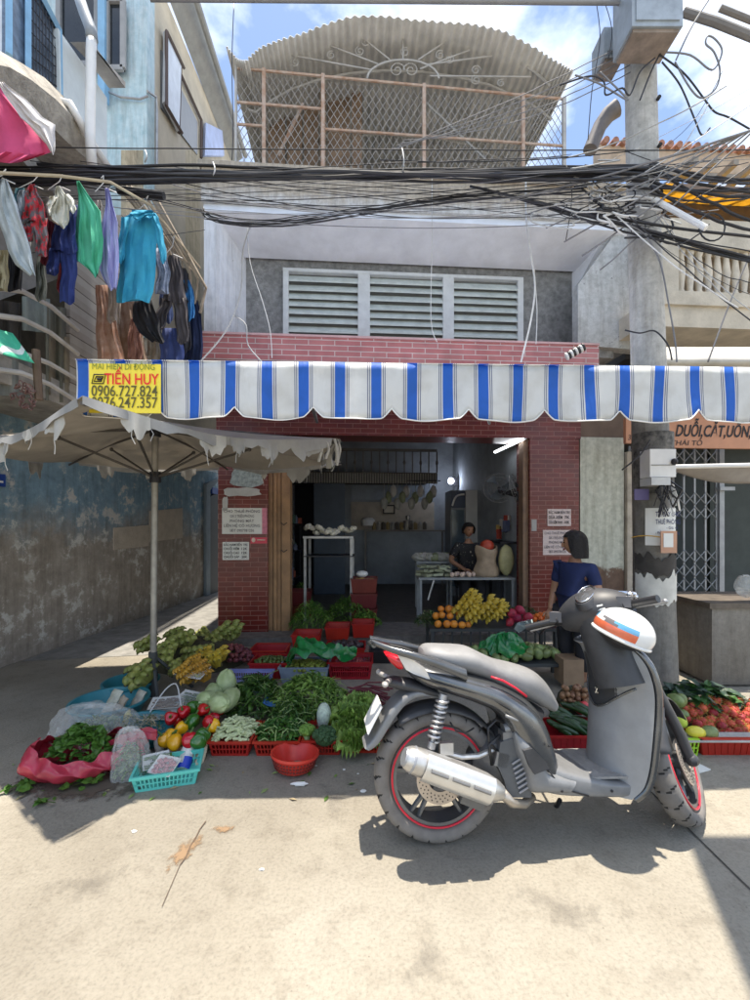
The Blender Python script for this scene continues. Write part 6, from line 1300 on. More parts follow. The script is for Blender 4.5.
def tray(c, z, w_, d, rot, lbl, fill, fm, n=30, tilt=(0, 0)):
    t = thing('foam_tray', lbl, 'tray', (c[0], c[1], z), (tilt[0], tilt[1], rot), off=(0, 0, 0)); g = MB(); g.grid(lambda s, q: ((s-.5)*w_, (q-.5)*d, .02*max(abs(2*s-1), abs(2*q-1))**4), 10, 8, th=-.003); g.build('tray_shell', tray_m, t, smooth=50)
    g = MB(); rr = random.Random(n)
    for i in range(n):
        x, y = rr.uniform(-.4, .4)*w_, rr.uniform(-.38, .38)*d
        if fill == 'stick': g.tube([(x-.02, y, .012), (x+.04, y+rr.uniform(-.01, .01), .016)], .005, 5)
        else: g.ball((x, y, .012), (.014, .011, .008), 6, 4)
    g.build('contents', fm, t, smooth=60)
    g = MB(); g.grid(lambda s, q: ((s-.5)*w_*.98, (q-.5)*d*.98, .024+.003*math.sin(s*19+q*7)), 8, 6); g.build('cling_film', clearpl, t, smooth=True); return t
bz = G(169, 778); 
tray((bz.x-.09, bz.y+.03), .075, .14, .10, .5, 'foam tray of green okra in the aqua basket', 'stick', leaf1, 26, (.45, 0)); tray((bz.x+.0, bz.y-.04), .085, .15, .11, -.3, 'foam tray of sliced pink shallots in the aqua basket', 'ball', mat('shallot_slices', (.52, .22, .22), .5, rnd=.3, var=.4, scale=60), 44, (.5, 0))
def pack(pts, r, lbl, m, m2=None, name='noodle_pack', cat='pack'):
    pts = sm_(pts, 3); g = MB(); n = len(pts); g.tube(pts, [r*(.75+.3*math.sin(math.pi*min(1, (i+.6)/n))) for i in range(n)], 10)
    for i in range(len(g.M)):
        if m2 and i < len(g.M)*.28: g.M[i] = 1
    for i, v in enumerate(g.V): g.V[i] = tuple(Vector(v)+Vector((u(-.004, .004), u(-.004, .004), u(-.004, .004))))
    g.build(name, [m, m2 or m], smooth=60, label=lbl, cat=cat)
wn_ = mat('white_noodles', (.66, .66, .62), .35, var=.2, scale=60, bump=.4, bscale=90); bl_ = mat('blue_wrap', (.02, .06, .55), .3); cr_ = mat('cream_roots', (.62, .58, .42), .5, var=.2, scale=50)
pack([P(183, 770, 2.58), P(188, 752, 2.66), P(191, 740, 2.72)], .042, 'white noodle pack with blue end in the aqua basket', wn_, bl_)
pack([P(197, 767, 2.64), P(201, 752, 2.70), P(205, 738, 2.78)], .030, 'cream coloured root pack leaning at the right end of the aqua basket', cr_)
pack([P(176, 758, 2.70), P(176, 745, 2.78)], .05, 'clear pack of mixed garlic and pink shallots in the aqua basket', mat('garlic_mix', (.42, .30, .24), .5, var=.5, scale=55, rnd=.2)); pack([P(160, 752, 2.74), P(157, 738, 2.82)], .028, 'pale pack standing at the back of the aqua basket', wn_)
for i, (px, py, D, lb) in enumerate(((122, 728, 3.05, 'yellow flowered pack leaning on the tub of dry stalks'), (118, 712, 3.2, 'pale long tray leaning between the teal tubs'), (136, 706, 3.3, 'second pale tray leaning between the teal tubs'), (112, 706, 3.25, 'cream packet of sprouts inside the clear bag tub'))):
    c = P(px, py, D); g = MB(); M_ = Matrix.Translation(c) @ Euler((1.0, .1, -.9+.2*i)).to_matrix().to_4x4(); g.grid(lambda s, q: M_ @ Vector(((s-.5)*.07, (q-.5)*.22, .015*math.cos((s-.5)*3)+.004*math.sin(q*23))), 8, 12, th=.02); g.build('pack', mat('pack_%d' % i, [(.60, .52, .16), (.40, .34, .26), (.42, .40, .32), (.5, .5, .4)][i], .4, var=.25, scale=30), smooth=50, label=lb, cat='pack')
c = G(190, 700); tray((c.x-.02, c.y+.1), .20, .26, .17, -.2, 'foam tray of yellow and green slices before the bananas', 'ball', mat('yellow_green_mix', (.40, .36, .04), .5, var=.6, scale=40), 40, (.35, .1))
c = G(176, 728); tray((c.x+.03, c.y+.16), .13, .24, .17, -.4, 'tray of dark green leaves behind the bell peppers', 'stick', leaf2, 44, (.3, 0)); tray((c.x-.12, c.y+.12), .12, .24, .15, .2, 'stacked foam tray of dried herbs behind the bell peppers', 'stick', mat('dried_herb', (.16, .10, .06), .8), 44, (.2, 0)); tray((c.x-.10, c.y+.02), .075, .24, .15, .1, 'lower stacked foam tray beside the umbrella stand', 'ball', mat('pink_ham', (.48, .26, .22), .5), 30, (.1, 0))
g = MB(); q = [P(150, 712, 3.1), P(165, 690, 3.2), P(176, 684, 3.22), P(180, 700, 3.1), P(182, 716, 3.0), P(174, 732, 2.9)]; g.tube(sm_(q), .005, 5); g.build('white_string', wire_m, label='white string looped over the packs behind the peppers', cat='string')
# ---- bell peppers
def pepf(v): a = math.atan2(v.y, v.x); k = 1+.13*math.cos(3*a)*(1-abs(v.z)**3); z = v.z*(1.0 if v.z < 0 else (1-.35*max(0, v.z)**6)); t = 1-.22*max(0, -v.z); return Vector((v.x*k*t, v.y*k*t, z))
def pepper(nm, m): 
    t = thing('bell_pepper', nm, 'bell pepper', off=(0, 0, 0)); g = MB(); g.ball((0, 0, 0), (.038, .038, .047), 20, 12, f=pepf); g.build('flesh', m, t, smooth=True); g = MB(); g.tube([(0, 0, .033), (.002, 0, .046), (.008, .002, .062)], [.009, .005, .005], 6); g.build('stalk', mat('pepper_stalk', (.08, .16, .03), .6), t); kids(t); return t
pr_ = pepper('glossy red bell pepper in the pile by the umbrella stand', mat('red_pepper', (.50, .008, .012), .15, var=.1, rnd=.1, coat=.5)); py_ = pepper('yellow orange bell pepper in the pile', mat('yellow_pepper', (.80, .42, .01), .15, var=.08, rnd=.08, coat=.5)); pg_ = pepper('dark green bell pepper in the pile', mat('green_pepper', (.025, .12, .012), .18, var=.1, coat=.5))
PP = [(pr_, 'red', [(171, 718, 2.9), (184, 712, 2.95), (203, 710, 2.95), (219, 709, 3.0), (177, 720, 2.95), (209, 722, 2.85), (190, 740, 2.68), (214, 719, 2.95)]), (py_, 'yellow', [(171, 737, 2.75), (181, 728, 2.8), (213, 726, 2.85), (165, 740, 2.73), (175, 742, 2.7)]), (pg_, 'green', [(193, 721, 2.85), (202, 735, 2.72), (193, 707, 3.0), (198, 741, 2.68)])]
for o0, nm, L_ in PP:
    for i, (px, py, D) in enumerate(L_):
        p = P(px, py, D); o = o0 if i == 0 else dup(o0); o.location = p; o.rotation_euler = (rp.uniform(-1, 1), rp.uniform(-1, 1), rp.uniform(0, 6)); s = rp.uniform(1.0, 1.25); o.scale = (s,)*3; o['label'] = o0['label']; o['group'] = nm+' bell peppers in the pile'
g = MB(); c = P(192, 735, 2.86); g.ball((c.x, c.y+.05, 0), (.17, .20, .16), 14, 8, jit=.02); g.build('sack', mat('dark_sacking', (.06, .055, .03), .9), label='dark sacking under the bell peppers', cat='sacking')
# ---- cabbages
cb = single('cabbage', 'cabbage', mat('pale_cabbage', (.34, .46, .17), .5, var=.25, scale=9, col2=(.52, .60, .34), bump=.35, bscale=14, rnd=.1), lambda g: g.ball((0, 0, 0), (.075, .068, .115), 40, 24, f=lambda v: v*(1+.035*math.sin(math.atan2(v.y, v.x)*5+v.z*4)+.02*abs(math.sin(math.atan2(v.y, v.x)*9+v.z*3))+.012*math.sin(v.z*22+math.atan2(v.y, v.x)*3))))
centre(cb)
for i, (px, py, D, rt, s) in enumerate(((226, 684, 3.3, (.1, .15, 0), 1.0), (207, 700, 3.1, (1.2, .5, .4), .95), (219, 703, 3.0, (1.4, -.8, 1.0), .9), (203, 707, 3.05, (1.3, .9, 2), .8), (228, 700, 3.1, (1.1, .2, 2.6), .9), (214, 692, 3.25, (1.2, 1.1, 0), .9))):
    o = cb if i == 0 else dup(cb); o.location = P(px, py, D); o.rotation_euler = rt; o.scale = (s,)*3; o['label'] = 'pale long cabbage in the pile above the bell peppers' if i else 'upright pale cabbage standing above the others'; o['group'] = 'pale cabbages' if i else 'upright cabbage'
# ---- front row of red baskets
def fcrate(lbl, px0, px1, pyb, h=.10, dep=.28, m=redpl, **k):
    a, b = G(px0, pyb), G(px1, pyb); D = (H-h)*F0/1.0; w_ = (b.x-a.x); return crate('basket' if k.get('lattice', True) else 'crate', lbl, ((a.x+b.x)/2, a.y+dep/2), w_*1.06, dep, h, m, **k), Vector(((a.x+b.x)/2, a.y+dep/2, 0)), w_
_, c1, w1 = fcrate('red lattice basket heaped with pale green cut beans', 210, 248, 757, group=None, cat='basket')
_, c2, w2 = fcrate('red lattice basket of dark leafy herbs, second in the front row', 255, 297, 757, cat='basket')
_, c3, w3 = fcrate('red lattice basket under the broccoli, third in the front row', 304, 340, 756, cat='basket')
_, c4, w4 = fcrate('red lattice basket under the curly lettuce, fourth in the front row', 346, 386, 754, cat='basket')
g = MB(); rr = random.Random(4)
for i in range(210):
    x, y = rr.uniform(-.48, .48)*w1, rr.uniform(-.45, .45)*.28; z = .08+.10*(1-(2*x/w1)**2*.9)*(1-(y/.14)**2*.8)*rr.uniform(.6, 1); a = rr.random()*6; L_ = rr.uniform(.018, .038)
    g.tube([(c1.x+x-L_*math.cos(a), c1.y+y-L_*math.sin(a), z), (c1.x+x, c1.y+y, z+.006), (c1.x+x+L_*math.cos(a), c1.y+y+L_*math.sin(a), z+rr.uniform(-.01, .012))], rr.uniform(.006, .012), 5)
g.build('cut_beans', mat('pale_cut_vegetable', (.50, .56, .32), .5, var=.2, scale=50), smooth=60, label='heap of pale green cut vegetable pieces in the first red basket', cat='vegetables', kind='stuff')
heap('herbs', 'dark leafy herbs heaped in the second red basket', 'herbs', c2, .08, .16, .13, .08, 420, .06, .022, [leaf2, leaf1, leafw], seed=5, stalk=1)
c5 = G(247, 724); heap('greens', 'heap of deep green leafy stems behind the first red basket', 'greens', (c5.x-.0, c5.y+.2), .06, .22, .28, .22, 800, .11, .020, [leaf2, leaf1, leafw], seed=6, stalk=1)
c6 = G(300, 722); heap('greens', 'big heap of celery like green stems behind the broccoli', 'greens', (c6.x+.05, c6.y+.15), .08, .30, .28, .22, 1200, .09, .020, [leaf3, leaf1, leaf3, leafw], seed=7, stalk=1)
heap('greens', 'sprawling long green stems between the two heaps', 'greens', (c6.x-.02, c6.y-.1), .10, .16, .17, .10, 400, .10, .015, [leaf1, leaf2, leafw], seed=17, stalk=1)
def lettuce(px, py, D, r, lbl, mats, seed, sq=1.):
    rr = random.Random(seed); g = MB(); c = P(px, py, D)
    for k in range(46):
        a = rr.random()*6.283; f = rr.random(); el = .1+1.3*f; ro = r*(.35+.65*f); W = ro*.8
        dr = Vector((math.cos(a)*math.sin(el), math.sin(a)*math.sin(el), math.cos(el)*sq)); s = Vector((-math.sin(a), math.cos(a), 0)); ph = rr.random()*6
        def lf_(p, q): w_ = (q-.5)*2; fr = .22*r*math.sin(q*34+ph)*p**3+.12*r*math.sin(q*60+ph)*p**4; up_ = dr.cross(s); return c+dr*ro*p*1.05+s*W*w_*math.sin(min(1, p*1.2)*1.57)*.6+up_*(fr-.25*ro*p*p*(1-w_*w_))+Vector((0, 0, -.1*ro*abs(w_)))
        g.grid(lf_, 5, 14, mi=rr.randrange(len(mats)))
    return g.build('lettuce', mats, smooth=True, label=lbl, cat='lettuce')
ltb = mat('bright_lettuce', (.42, .62, .15), .5, var=.3, scale=30, trans=.3)
lettuce(357, 740, 2.80, .15, 'bright curly lettuce head at the front right of the row', [ltb, ltb, leaf3], 1); lettuce(354, 718, 3.0, .17, 'upper curly lettuce head leaning above the front one', [ltb, ltb, leaf3], 2); lettuce(361, 704, 3.15, .13, 'rearmost pale curly lettuce head', [ltb, leaf3], 3); lettuce(286, 706, 3.2, .10, 'pale lettuce poking out of the blue tray', [ltb, ltb], 4); lettuce(345, 730, 2.88, .10, 'small curly lettuce beside the broccoli', [ltb, leaf3], 5)
def broc(px, py, D, r, lbl, m, stem=None):
    t = thing('broccoli', lbl, 'broccoli', P(px, py, D)); g = MB(); c = P(px, py, D); rr = random.Random(int(px))
    for i in range(70): a = rr.random()*6.283; e = rr.uniform(0, 1.5); g.ball(c+Vector((math.cos(a)*math.sin(e), math.sin(a)*math.sin(e), math.cos(e)*.7))*r*.85, r*rr.uniform(.16, .26), 7, 5, jit=.12)
    g.ball(c, (r*.85, r*.85, r*.6), 10, 6); g.build('florets', m, t, smooth=50)
    if stem: g = MB(); g.tube([c, c+Vector(stem)*.6, c+Vector(stem)], [r*.45, r*.36, r*.38], 10); g.build('stem', leafw, t, smooth=50)
broc(307, 731, 2.80, .055, 'broccoli head with a thick pale stem pointing down', mat('bright_broccoli', (.14, .26, .04), .7, var=.3, scale=60), (.005, -.06, -.10)); broc(325, 737, 2.75, .085, 'larger dark green broccoli head beside the stemmed one', mat('dark_broccoli', (.035, .085, .03), .75, var=.3, scale=60))
g = MB(); c = P(324, 717, 2.98); g.ball(c, (.05, .045, .10), 16, 12, f=lambda v: v*(1+.05*math.sin(v.z*30)*math.cos(math.atan2(v.y, v.x)*10))); g.build('net_bag', mat('white_net', (.50, .58, .48), .6, var=.35, scale=45), smooth=True, label='pale netted vegetable lying upright in the greens', cat='netted vegetable')
g = MB()
for i in range(26): a = P(350+rp.uniform(-4, 10), 692+rp.uniform(-5, 6), 3.4+rp.uniform(-.1, .1)); b = P(386+rp.uniform(-8, 8), 692+rp.uniform(-10, 16), 3.4+rp.uniform(-.2, .2)); g.tube([a, a.lerp(b, .5)+Vector((0, 0, .03)), b], .006, 5)
g.build('beetroot_stems', mat('dark_red_stems', (.16, .035, .045), .6, var=.3), label='dark red stalks spread behind the lettuce', cat='stalks')
blt = mat('blue_plastic_tray', (.05, .16, .40), .4); c = G(276, 723); g = MB(); g.grid(lambda s, t: (c.x-.10+.2*s, c.y+.0+.1*t, .12+.03*abs(2*s-1)**3+.01*t), 10, 4, th=.006); g.build('blue_tray', blt, label='blue plastic tray tip showing under the pale lettuce', cat='tray')
bb = G(238, 700); crate('crate', 'lavender blue crate behind the dark leafy greens', (bb.x, bb.y+.25), .42, .28, .13, mat('lavender_crate', (.22, .24, .50), .4), lattice=True)
# yellow fruit in the lavender crate
lime_m = mat('lime_skin', (.20, .28, .03), .35, var=.3, scale=20, col2=(.34, .36, .06), rnd=.25)
lm = centre(rb('lime', 'lime', lime_m, .022, (1, 1, 1.12)))
cg = G(303, 684); gcr = crate('crate', 'blue grey crate of limes under a green bag', (cg.x, cg.y+.17), .45, .32, .15, mat('blue_grey_crate', (.22, .27, .34), .4), lattice=False)
scatter(lm, pile((cg.x, cg.y+.15), .10, .20, .14, .03, 60, .022, 3), 'small lime in the blue grey crate', 'limes in the blue grey crate')
for o_, (px, py, w_, lb, hh) in enumerate(((268, 680, .36, 'dark red crate of small limes left of the blue grey crate', .16), (350, 680, .42, 'red crate with its lattice side, right of the blue grey crate', .17), (267, 664, .38, 'red crate of shallots behind the left lime crate', .14), (345, 662, .42, 'red crate of dark round fruit behind the lime crate', .15), (305, 648, .30, 'red crate by the timber door inside the threshold', .14), (337, 640, .28, 'red crate under the herbs inside the shop', .15), (363, 638, .26, 'red crate at the right end of the herbs inside the shop', .17), (384, 664, .30, 'black crate beside the scooter tail', .14))):
    c = G(px, py, .10 if py < 655 else 0); crate('crate', lb, (c.x, c.y+.15), w_, .30, hh, redpl if 'black' not in lb else black, lattice=o_ in (1,), z=.10 if py < 655 else 0)
c = G(268, 680); lm2 = centre(rb('lime', 'lime', mat('dark_lime', (.09, .13, .03), .4, rnd=.3), .02)); scatter(lm2, pile((c.x, c.y+.14), .12, .15, .12, .02, 34, .02, 5), 'dark small lime in the left red crate', 'dark limes in the left crate')
c = G(350, 680); sh = centre(rb('shallot', 'shallot', mat('red_shallot', (.20, .03, .04), .5, rnd=.3), .02, (1, 1, 1.3))); scatter(sh, pile((c.x, c.y+.14), .10, .17, .12, .02, 44, .02, 6), 'dark red shallot in the right red crate', 'shallots in the right crate')
c = G(345, 662); dk = centre(rb('passion_fruit', 'passion fruit', mat('dark_fruit', (.045, .03, .035), .5, rnd=.4), .035)); scatter(dk, pile((c.x, c.y+.14), .10, .17, .12, .04, 22, .035, 7), 'dark round fruit in the crate behind', 'dark round fruits')
c = G(250, 672); sh2 = centre(rb('shallot', 'shallot', mat('brown_red_shallot', (.16, .04, .05), .5, rnd=.4), .024, (1, 1, 1.2))); scatter(sh2, pile((c.x-.25, c.y+.2), .06, .22, .2, .12, 70, .024, 8), 'reddish brown shallot heaped right of the bananas', 'shallots heaped by the bananas')
g = MB(); cc = [P(a, b, 4.05) for a, b in ((288, 665), (300, 645), (330, 652), (355, 656))]
def gb_(s, t): q = interp(cc, s); w_ = .16*math.sin(math.pi*min(1, s*1.1+.08))+.03; return q+Vector((.02*math.sin(s*21+t*9), (t-.5)*2*w_, .07*math.sin(math.pi*t)+.025*math.sin(s*27+t*11)+.02*math.sin(t*31+s*13)-.02))
g.grid(gb_, 40, 20, th=.002); g.build('green_bag', mat('green_film', (.02, .24, .06), .15, var=.3, scale=9, trans=.3, coat=.4), smooth=60, label='crumpled green plastic bag laid over the lime crate', cat='bag')
for i, (px, py, rx, ry, h, n) in enumerate(((312, 628, .28, .35, .32, 700), (348, 622, .35, .4, .30, 900), (300, 612, .2, .3, .4, 400), (366, 632, .2, .2, .2, 300))):
    c = G(px, py, .1); heap('herbs', ('long thin chives heaped by the timber door', 'bushy green herbs piled inside the doorway', 'tall green herbs against the left interior side', 'small pile of leafy green vegetables by the crates inside the shop')[i], 'herbs', (c.x, c.y-.1+.1*i), .15, rx, ry, h, n, (.14, .10, .12, .09)[i], (.010, .018, .014, .020)[i], [leaf1, leaf3, leaf1, leaf1], seed=30+i)
# ---- red round colander
red2 = mat('orange_red_plastic', (.62, .045, .03), .35, var=.12, scale=12); q = G(289, 784); tub('colander', 'empty orange red round colander alone on the sunlit edge', (q.x, q.y+.15), .14, .10, red2, holes=True, flare=.72, cat='colander', tilt=(-.10, .05, 0))
g = MB(); p = P(298, 767, 2.62); g.ball(p, (.02, .012, .006), 8, 5, jit=.2); g.build('peel', white, label='scrap of white peel inside the round colander', cat='peel'); g = MB(); p = G(300, 786); g.ball((p.x, p.y, .012), (.05, .012, .010), 8, 5, jit=.25); g.build('paper_scrap', white, label='white scrap of paper under the round colander', cat='litter')
for i, (px, py, s) in enumerate(((363, 792, .02), (316, 766, .008), (344, 770, .01), (358, 774, .008), (376, 777, .010), (134, 832, .014), (262, 870, .012))):
    p = G(px, py); g = MB(); g.ball((p.x, p.y, s*.25), (s, s*.6, s*.3), 7, 4, jit=.25); g.build('litter', [white, paper][i % 2] if i < 7 else conc, label='small pale scrap of litter lying on the street', cat='litter', group='small scraps on the street')
# ---- bags on the left
c = G(62, 783); redbag = mat('pink_red_film', (.55, .05, .09), .22, var=.25, scale=9, trans=.35, coat=.4)
t_bag = thing('carrier_bag', 'open pinkish red plastic bag full of leafy greens at far left', 'bag', (c.x, c.y+.12, 0))
g = MB()
def bagf(s, t):
    a = s*2*math.pi; r = (.19+.05*math.sin(t*2.6))*(1+.10*math.sin(a*3+1)+.045*math.sin(a*9+t*5)+.03*math.sin(a*17-t*8)); z = .16*t+.035*math.sin(a*2+.7)*t; k = .72+.40*math.sin(min(1, t*1.1)*math.pi*.75); return (c.x+r*1.25*k*math.cos(a)+.02, c.y+.14+r*.8*k*math.sin(a), max(.004, z+.014*math.sin(a*11+t*9)))
g.grid(bagf, 90, 16, th=.002); g.grid(lambda s, t: (lambda a: (c.x+.15+.30*s, c.y+.18+.10*(t-.5)*math.sin(s*3), .13+.09*math.sin(s*math.pi*.6)*(1-abs(2*t-1)*.5)+.014*math.sin(t*23+s*11)))(0), 18, 12, th=.002); g.build('film', redbag, t_bag, smooth=60)
heap('leafy_greens', 'glossy round leaves spilling from the red bag', 'greens', (c.x+.0, c.y+.17), .08, .19, .13, .17, 300, .065, .040, [mat('fresh_leaf', (.085, .20, .03), .4, var=.3, trans=.25), leaf1, mat('fresh_leaf', (.1, .2, .03))], seed=41)
for i, (px, py) in enumerate(((18, 792), (28, 786), (75, 788), (90, 785), (84, 782), (44, 806))):
    p = G(px, py); heap('fallen_leaf', 'loose green leaf scraps on the ground near the red bag', 'leaves', p, .003, .06, .04, .01, 5 if i else 9, .07, .045, [leaf1, mat('fresh_leaf', (.1, .2, .03))], droop=0, seed=50+i)['group'] = 'leaf scraps by the red bag'
c = G(78, 752)
def cbag(c, rx, ry, h, lbl, fill, seed, peak=.3):
    t = thing('plastic_bag', lbl, 'bag', (c[0], c[1], 0)); g = MB()
    def f(s, q):
        a = s*2*math.pi; e = q*math.pi*.5; k = 1+.07*math.sin(a*5+seed)+.05*math.sin(a*11+q*9+seed)+.03*math.sin(a*19-q*15); r = math.cos(e)**.6 if q < 1 else 0
        return (c[0]+rx*r*k*math.cos(a), c[1]+ry*r*k*math.sin(a), max(.003, h*math.sin(e)*(1+peak*math.sin(a+seed)*(1-q)*q)+.015*math.sin(a*7+q*17)*q))
    g.grid(f, 70, 24); g.build('film', clearpl, t, smooth=50); o = heap('contents', fill, None, (c[0], c[1]), .015, rx*.78, ry*.78, h*.62, 420, .06, .014, [leaf1, leaf2, leafw], seed=seed)
    o.parent = t; o.location = o.location-t.location; del o['label']; return t
cbag((c.x+.03, c.y+.14), .30, .19, .24, 'large clear plastic bag of greens behind the red bag', 'x', 61)
c = G(121, 784); cbag((c.x, c.y+.09), .105, .09, .27, 'small knotted clear bag of beans beside the aqua basket', 'x', 62, .1)
# ================================================================ RIGHT SIDE PRODUCE
def table(lbl, x0, x1, y0, y1, z, m, th=.03, legs=True, name='table'):
    t = thing(name, lbl, 'table', ((x0+x1)/2, (y0+y1)/2, 0)); g = MB(); g.box(x0, x1, y0, y1, z-th, z); g.build('table_top', m, t)
    if legs:
        for a in (x0+.03, x1-.03):
            for b in (y0+.03, y1-.03): g = MB(); g.box(a-.018, a+.018, b-.018, b+.018, .0, z-th); g.build('leg', m, t)
    return t
# fruit stand at the doorway: oranges, bananas, dragon fruit, mandarins
D = 4.75; zt_ = P(0, 629, D).z; a, b = P(430, 629, D), P(560, 629, D); stm = mat('dark_stand', (.05, .055, .055), .6)
tb = table('dark low fruit stand across the right half of the doorway', a.x, b.x, D, D+.5, zt_, stm, name='fruit_stand')
for i in range(14): x = a.x+.05+(b.x-a.x-.1)*i/13; g = MB(); g.box(x-.01, x+.01, D+.04, D+.05, .12, zt_-.04); g.build('front_slat', stm, tb)
org = centre(rb('orange', 'orange', mat('orange_skin', (.72, .26, .03), .45, var=.12, bump=.15, bscale=200, rnd=.1), .042)); scatter(org, [P(x, y, D_) for x, y, D_ in ((438, 624, 4.8), (447, 624, 4.8), (454, 624, 4.8), (462, 625, 4.8), (468, 625, 4.85), (442, 615, 4.9), (450, 616, 4.9), (459, 613, 4.95), (449, 609, 5.0), (441, 609, 5.02), (452, 610, 5.05), (436, 616, 4.95))], 'orange in the pile at the left of the fruit stand', 'oranges on the fruit stand')
for i, (px, py, rz, s) in enumerate(((470, 613, 4.4, 1.15), (478, 606, 4.9, 1.0), (483, 617, 4.9, 1.15), (474, 603, 4.2, .9), (495, 611, 4.9, 1.05), (498, 618, 4.5, 1.0), (505, 614, 5.2, .95))):
    o = dup(HY_[0]); o.location = P(px, py, 4.9); o.rotation_euler = (.9, 0, rz); o.scale = (s,)*3; o['label'] = 'bunch of ripe yellow bananas on the fruit stand'; o['group'] = 'ripe bananas on the fruit stand'
df = centre(rb('dragon_fruit', 'dragon fruit', mat('pink_dragon_fruit', (.40, .03, .07), .5, var=.4, scale=14, rnd=.2), .05, (1, 1, 1.25), jit=.12)); scatter(df, [P(x, y, 4.9) for x, y in ((510, 622), (517, 618), (524, 624), (512, 613), (520, 610), (528, 617))], 'pink dragon fruit right of the bananas', 'dragon fruits on the stand')
md = centre(rb('mandarin', 'mandarin', mat('mandarin_skin', (.72, .17, .025), .45, var=.15, rnd=.1), .034, (1, 1, .85))); scatter(md, pile((P(546, 622, 4.95).x, 4.95), P(546, 622, 4.9).z-.02, .20, .14, .06, 26, .034, 21), 'red orange mandarin in the heap by the brick pier', 'mandarins by the brick pier')
pl_, plz = P(425, 615, 5.1), P(425, 625, 5.1).z
heap('pineapple_leaves', 'spiky dull green leaves at the left of the oranges', 'leaves', (pl_.x+.06, 5.1), plz, .17, .15, .16, 260, .14, .014, [mat('spiky_leaf', (.13, .15, .07), .7, rnd=.2), leaf2], seed=70)
heap('leaves', 'dull leafy tops behind the dragon fruit', 'leaves', (P(520, 608, 5.2).x, 5.2), P(520, 618, 5.2).z, .28, .12, .14, 260, .08, .016, [mat('spiky_leaf', (.13, .15, .07)), leaf2], seed=71)
# guava / mango tray lower
D = 3.9; zt2 = P(0, 664, D).z; a, b = P(462, 664, D), P(574, 664, D); tb2 = table('low dark table of green mangoes before the fruit stand', a.x, b.x, D, D+.42, zt2, stm)
mg = centre(rb('green_mango', 'mango', mat('green_mango_skin', (.12, .18, .05), .4, var=.25, scale=14, col2=(.26, .32, .12), rnd=.25), .048, (1, .85, 1.25), jit=0)); scatter(mg, pile(((a.x+b.x)/2, D+.18), zt2-.005, .48, .16, .07, 46, .046, 22), 'green mango in the pile on the low table', 'green mangoes on the low table')
g = MB(); c = P(505, 650, 4.0)
def gb2(s, t): a_ = s*2*math.pi; e = t*math.pi*.5; k = 1+.14*math.sin(a_*3)+.1*math.sin(a_*7+t*8)+.05*math.sin(a_*15); return (c.x+.21*math.cos(e)*k*math.cos(a_), c.y+.1*math.cos(e)*k*math.sin(a_), zt2+.08+.15*math.sin(e)*(1+.15*math.sin(a_*5))+.02*math.sin(a_*9+t*14))
g.grid(gb2, 60, 16, th=.002); g.build('green_bag', MC['green_film'], smooth=50, label='crumpled green plastic bag on top of the green mangoes', cat='bag')
# longans, cucumbers in crate seen between seat and leg shield
D = 3.35; c = G(574, 752); crate('crate', 'dark red crate of cucumbers seen between seat and leg shield', (c.x+.03, c.y+.14), .50, .26, .10, redpl, lattice=False)
cu = single('cucumber', 'cucumber', mat('cucumber_skin', (.018, .055, .015), .3, var=.4, scale=25, rnd=.2), lambda g: g.tube([(-.09, 0, 0), (-.07, 0, .003), (0, .006, .006), (.07, 0, .003), (.09, 0, 0)], [.008, .02, .023, .02, .008], 10)); centre(cu)
L_ = [(P(562+rp.uniform(-3, 30), 708+k*1.7, 3.06-.011*k)) for k in range(15)]
for i, p in enumerate(L_): o = cu if i == 0 else dup(cu); o.location = p; o.rotation_euler = (0, rp.uniform(.25, .6), rp.uniform(-.7, -.1)); o['label'] = 'dark green cucumber in the pile under the longans'; o['group'] = 'cucumbers in the pile'
lg = centre(rb('longan', 'longan', mat('longan_skin', (.24, .13, .07), .6, var=.25, rnd=.15), .019)); scatter(lg, [P(rp.uniform(560, 596), rp.uniform(686, 708), 3.14+rp.uniform(-.03, .04)) for _ in range(90)], 'brown longan in the cluster behind the scooter', 'longans behind the scooter')
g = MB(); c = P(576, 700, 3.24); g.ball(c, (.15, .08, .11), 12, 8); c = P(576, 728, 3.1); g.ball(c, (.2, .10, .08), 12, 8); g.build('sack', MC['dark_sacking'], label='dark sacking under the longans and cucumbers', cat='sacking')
ra = centre(rb('dragon_fruit', 'dragon fruit', mat('bright_pink_fruit', (.55, .06, .08), .45, var=.3, rnd=.1), .035)); scatter(ra, [P(584, 706, 3.08), P(589, 710, 3.06), P(580, 709, 3.08)], 'bright pink fruit between longans and cucumbers', 'bright pink fruits')
g = MB(); c = P(575, 668, 3.8); g.box(c.x-.10, c.x+.08, 3.8, 4.0, P(0, 686, 3.8).z, P(0, 660, 3.8).z); g.build('paper_sack', mat('brown_kraft', (.30, .20, .12), .8, var=.2), label='brown paper sack behind the longans', cat='sack')
